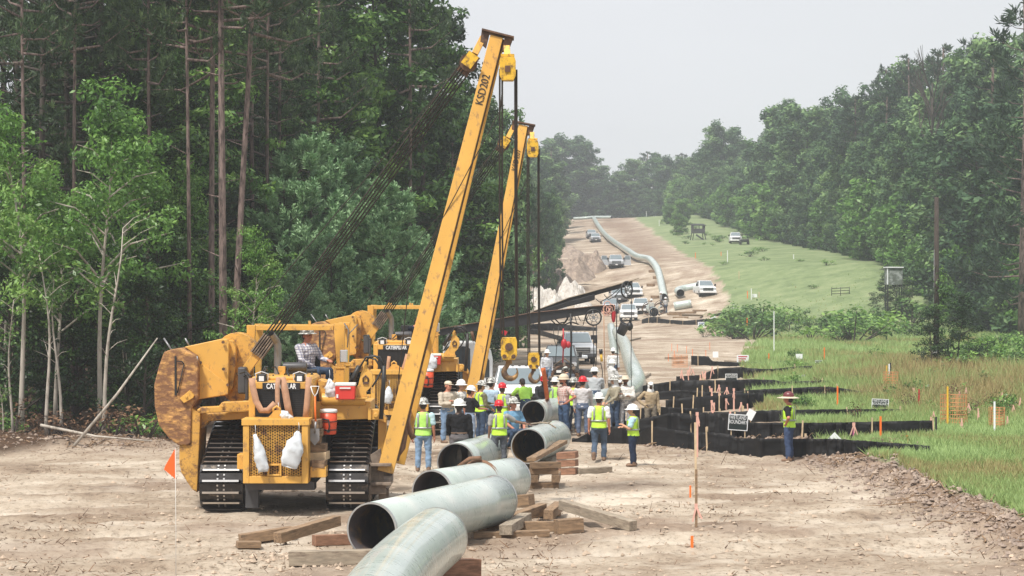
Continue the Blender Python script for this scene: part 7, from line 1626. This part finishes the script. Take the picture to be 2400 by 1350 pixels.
pp_(1525, 1012, 5, 'man in tan shirt with white hood and dark face cover behind the fence', shirt=(.36, .28, .18), long=True, pants=(.2, .17, .13), hat='white', hatstyle='cap', H=1.66, arms=('hip', 'down'), hood=True, skin='dark', gloves=True, dz=-.08)
pp_(1849, 1081, 250, 'man in lime vest and wide brimmed maroon hat, hand on hip, by the nearest fence', shirt=(.012, .012, .014), pants=(.045, .07, .14), vest='vest', hat='maroon', hatstyle='wide', H=1.80, arms=('down', 'hip'), skin='red')
pp_(1340, 962, 200, 'dark clothed worker stooping among the gear beneath the cables', shirt=(.09, .10, .12), long=True, pants=(.04, .04, .05), hat='camo', H=1.75, lean=45, arms=('low', 'low'))
pp_(1357, 958, 40, 'worker in dark cap crouched beside the stooping worker', shirt=(.12, .09, .08), long=True, pants=NV, hat='hairmat', hatstyle='cap', H=1.7, legs='squat', arms=('forward', 'low'), skin='brown', dz=.2)
pp_(1282, 912, 20, 'distant man in pale clothes by the dark utility truck', shirt=(.55, .57, .62), long=True, pants=JE, hat='white', H=1.7)
pp_(1437, 905, 170, 'man in white shirt beyond the hooded one beside the pipeline', shirt=(.6, .6, .6), long=True, pants=NV, hat='white', H=1.7)
for k, (px, yb, l, sh) in enumerate(((1527, 742, 'left', (.45, .45, .42)), (1560, 735, 'right', (.5, .5, .5)), (1549, 722, 'rear', (.3, .3, .3)))):
    p = G(px, yb); person(p.x, p.y, p.z, 150 + 60 * k, 'distant welder at the far welding station, %s one of three' % l, shirt=sh, long=True, pants=NV, hat='white')
# operators
x, z = m_(718, 872, 3.35); o = person(MO.x + x, MO.y + 3.45, 2.42, 50, 'operator in white plaid shirt seated on the nearest machine', shirt=(.62, .62, .66), plaid=(.2, .2, .28), long=True, pants=NV, hat='camo', legs='sit', skin='red', arms=('low', 'forward'), H=1.85, stout=1.08)
o = person(P3(962, 800, 73).x, 73, 2.45, 50, 'operator in navy clothes and black cap leaning on the second machine', shirt=(.02, .025, .045), long=True, pants=NV, hat='hairmat', hatstyle='cap', legs='sit', skin='red', arms=('forward', 'forward'), lean=22)
# ------------------------------------------------------------------ lettering becomes plain mesh
dg = bpy.context.evaluated_depsgraph_get()
for o in [q for q in scene.objects if q.type == 'FONT']:
    me = bpy.data.meshes.new_from_object(o.evaluated_get(dg)); me.name = 'lettering'; n_ = bpy.data.objects.new('lettering', me); link(n_, o.parent)
    if not me.materials: me.materials.append(o.data.materials[0])
    n_.location = o.location; n_.rotation_euler = o.rotation_euler; n_.scale = o.scale; bpy.data.objects.remove(o)
# ------------------------------------------------------------------ haze over the far end of the strip
hz = MB()
hm = bpy.data.materials.new('haze'); hm.use_nodes = True; ht = hm.node_tree; ht.nodes.clear()
pv = ht.nodes.new('ShaderNodeVolumePrincipled'); pv.inputs['Color'].default_value = (.86, .92, 1, 1); pv.inputs['Density'].default_value = HAZE; pv.inputs['Anisotropy'].default_value = .2
mo = ht.nodes.new('ShaderNodeOutputMaterial'); L(ht, pv.outputs[0], mo.inputs['Volume'])
hz.bx(-300, 300, -6, 1000, -1.6, 62) if not hz.v else None
tag(hz.build('haze', hm), kind='stuff')
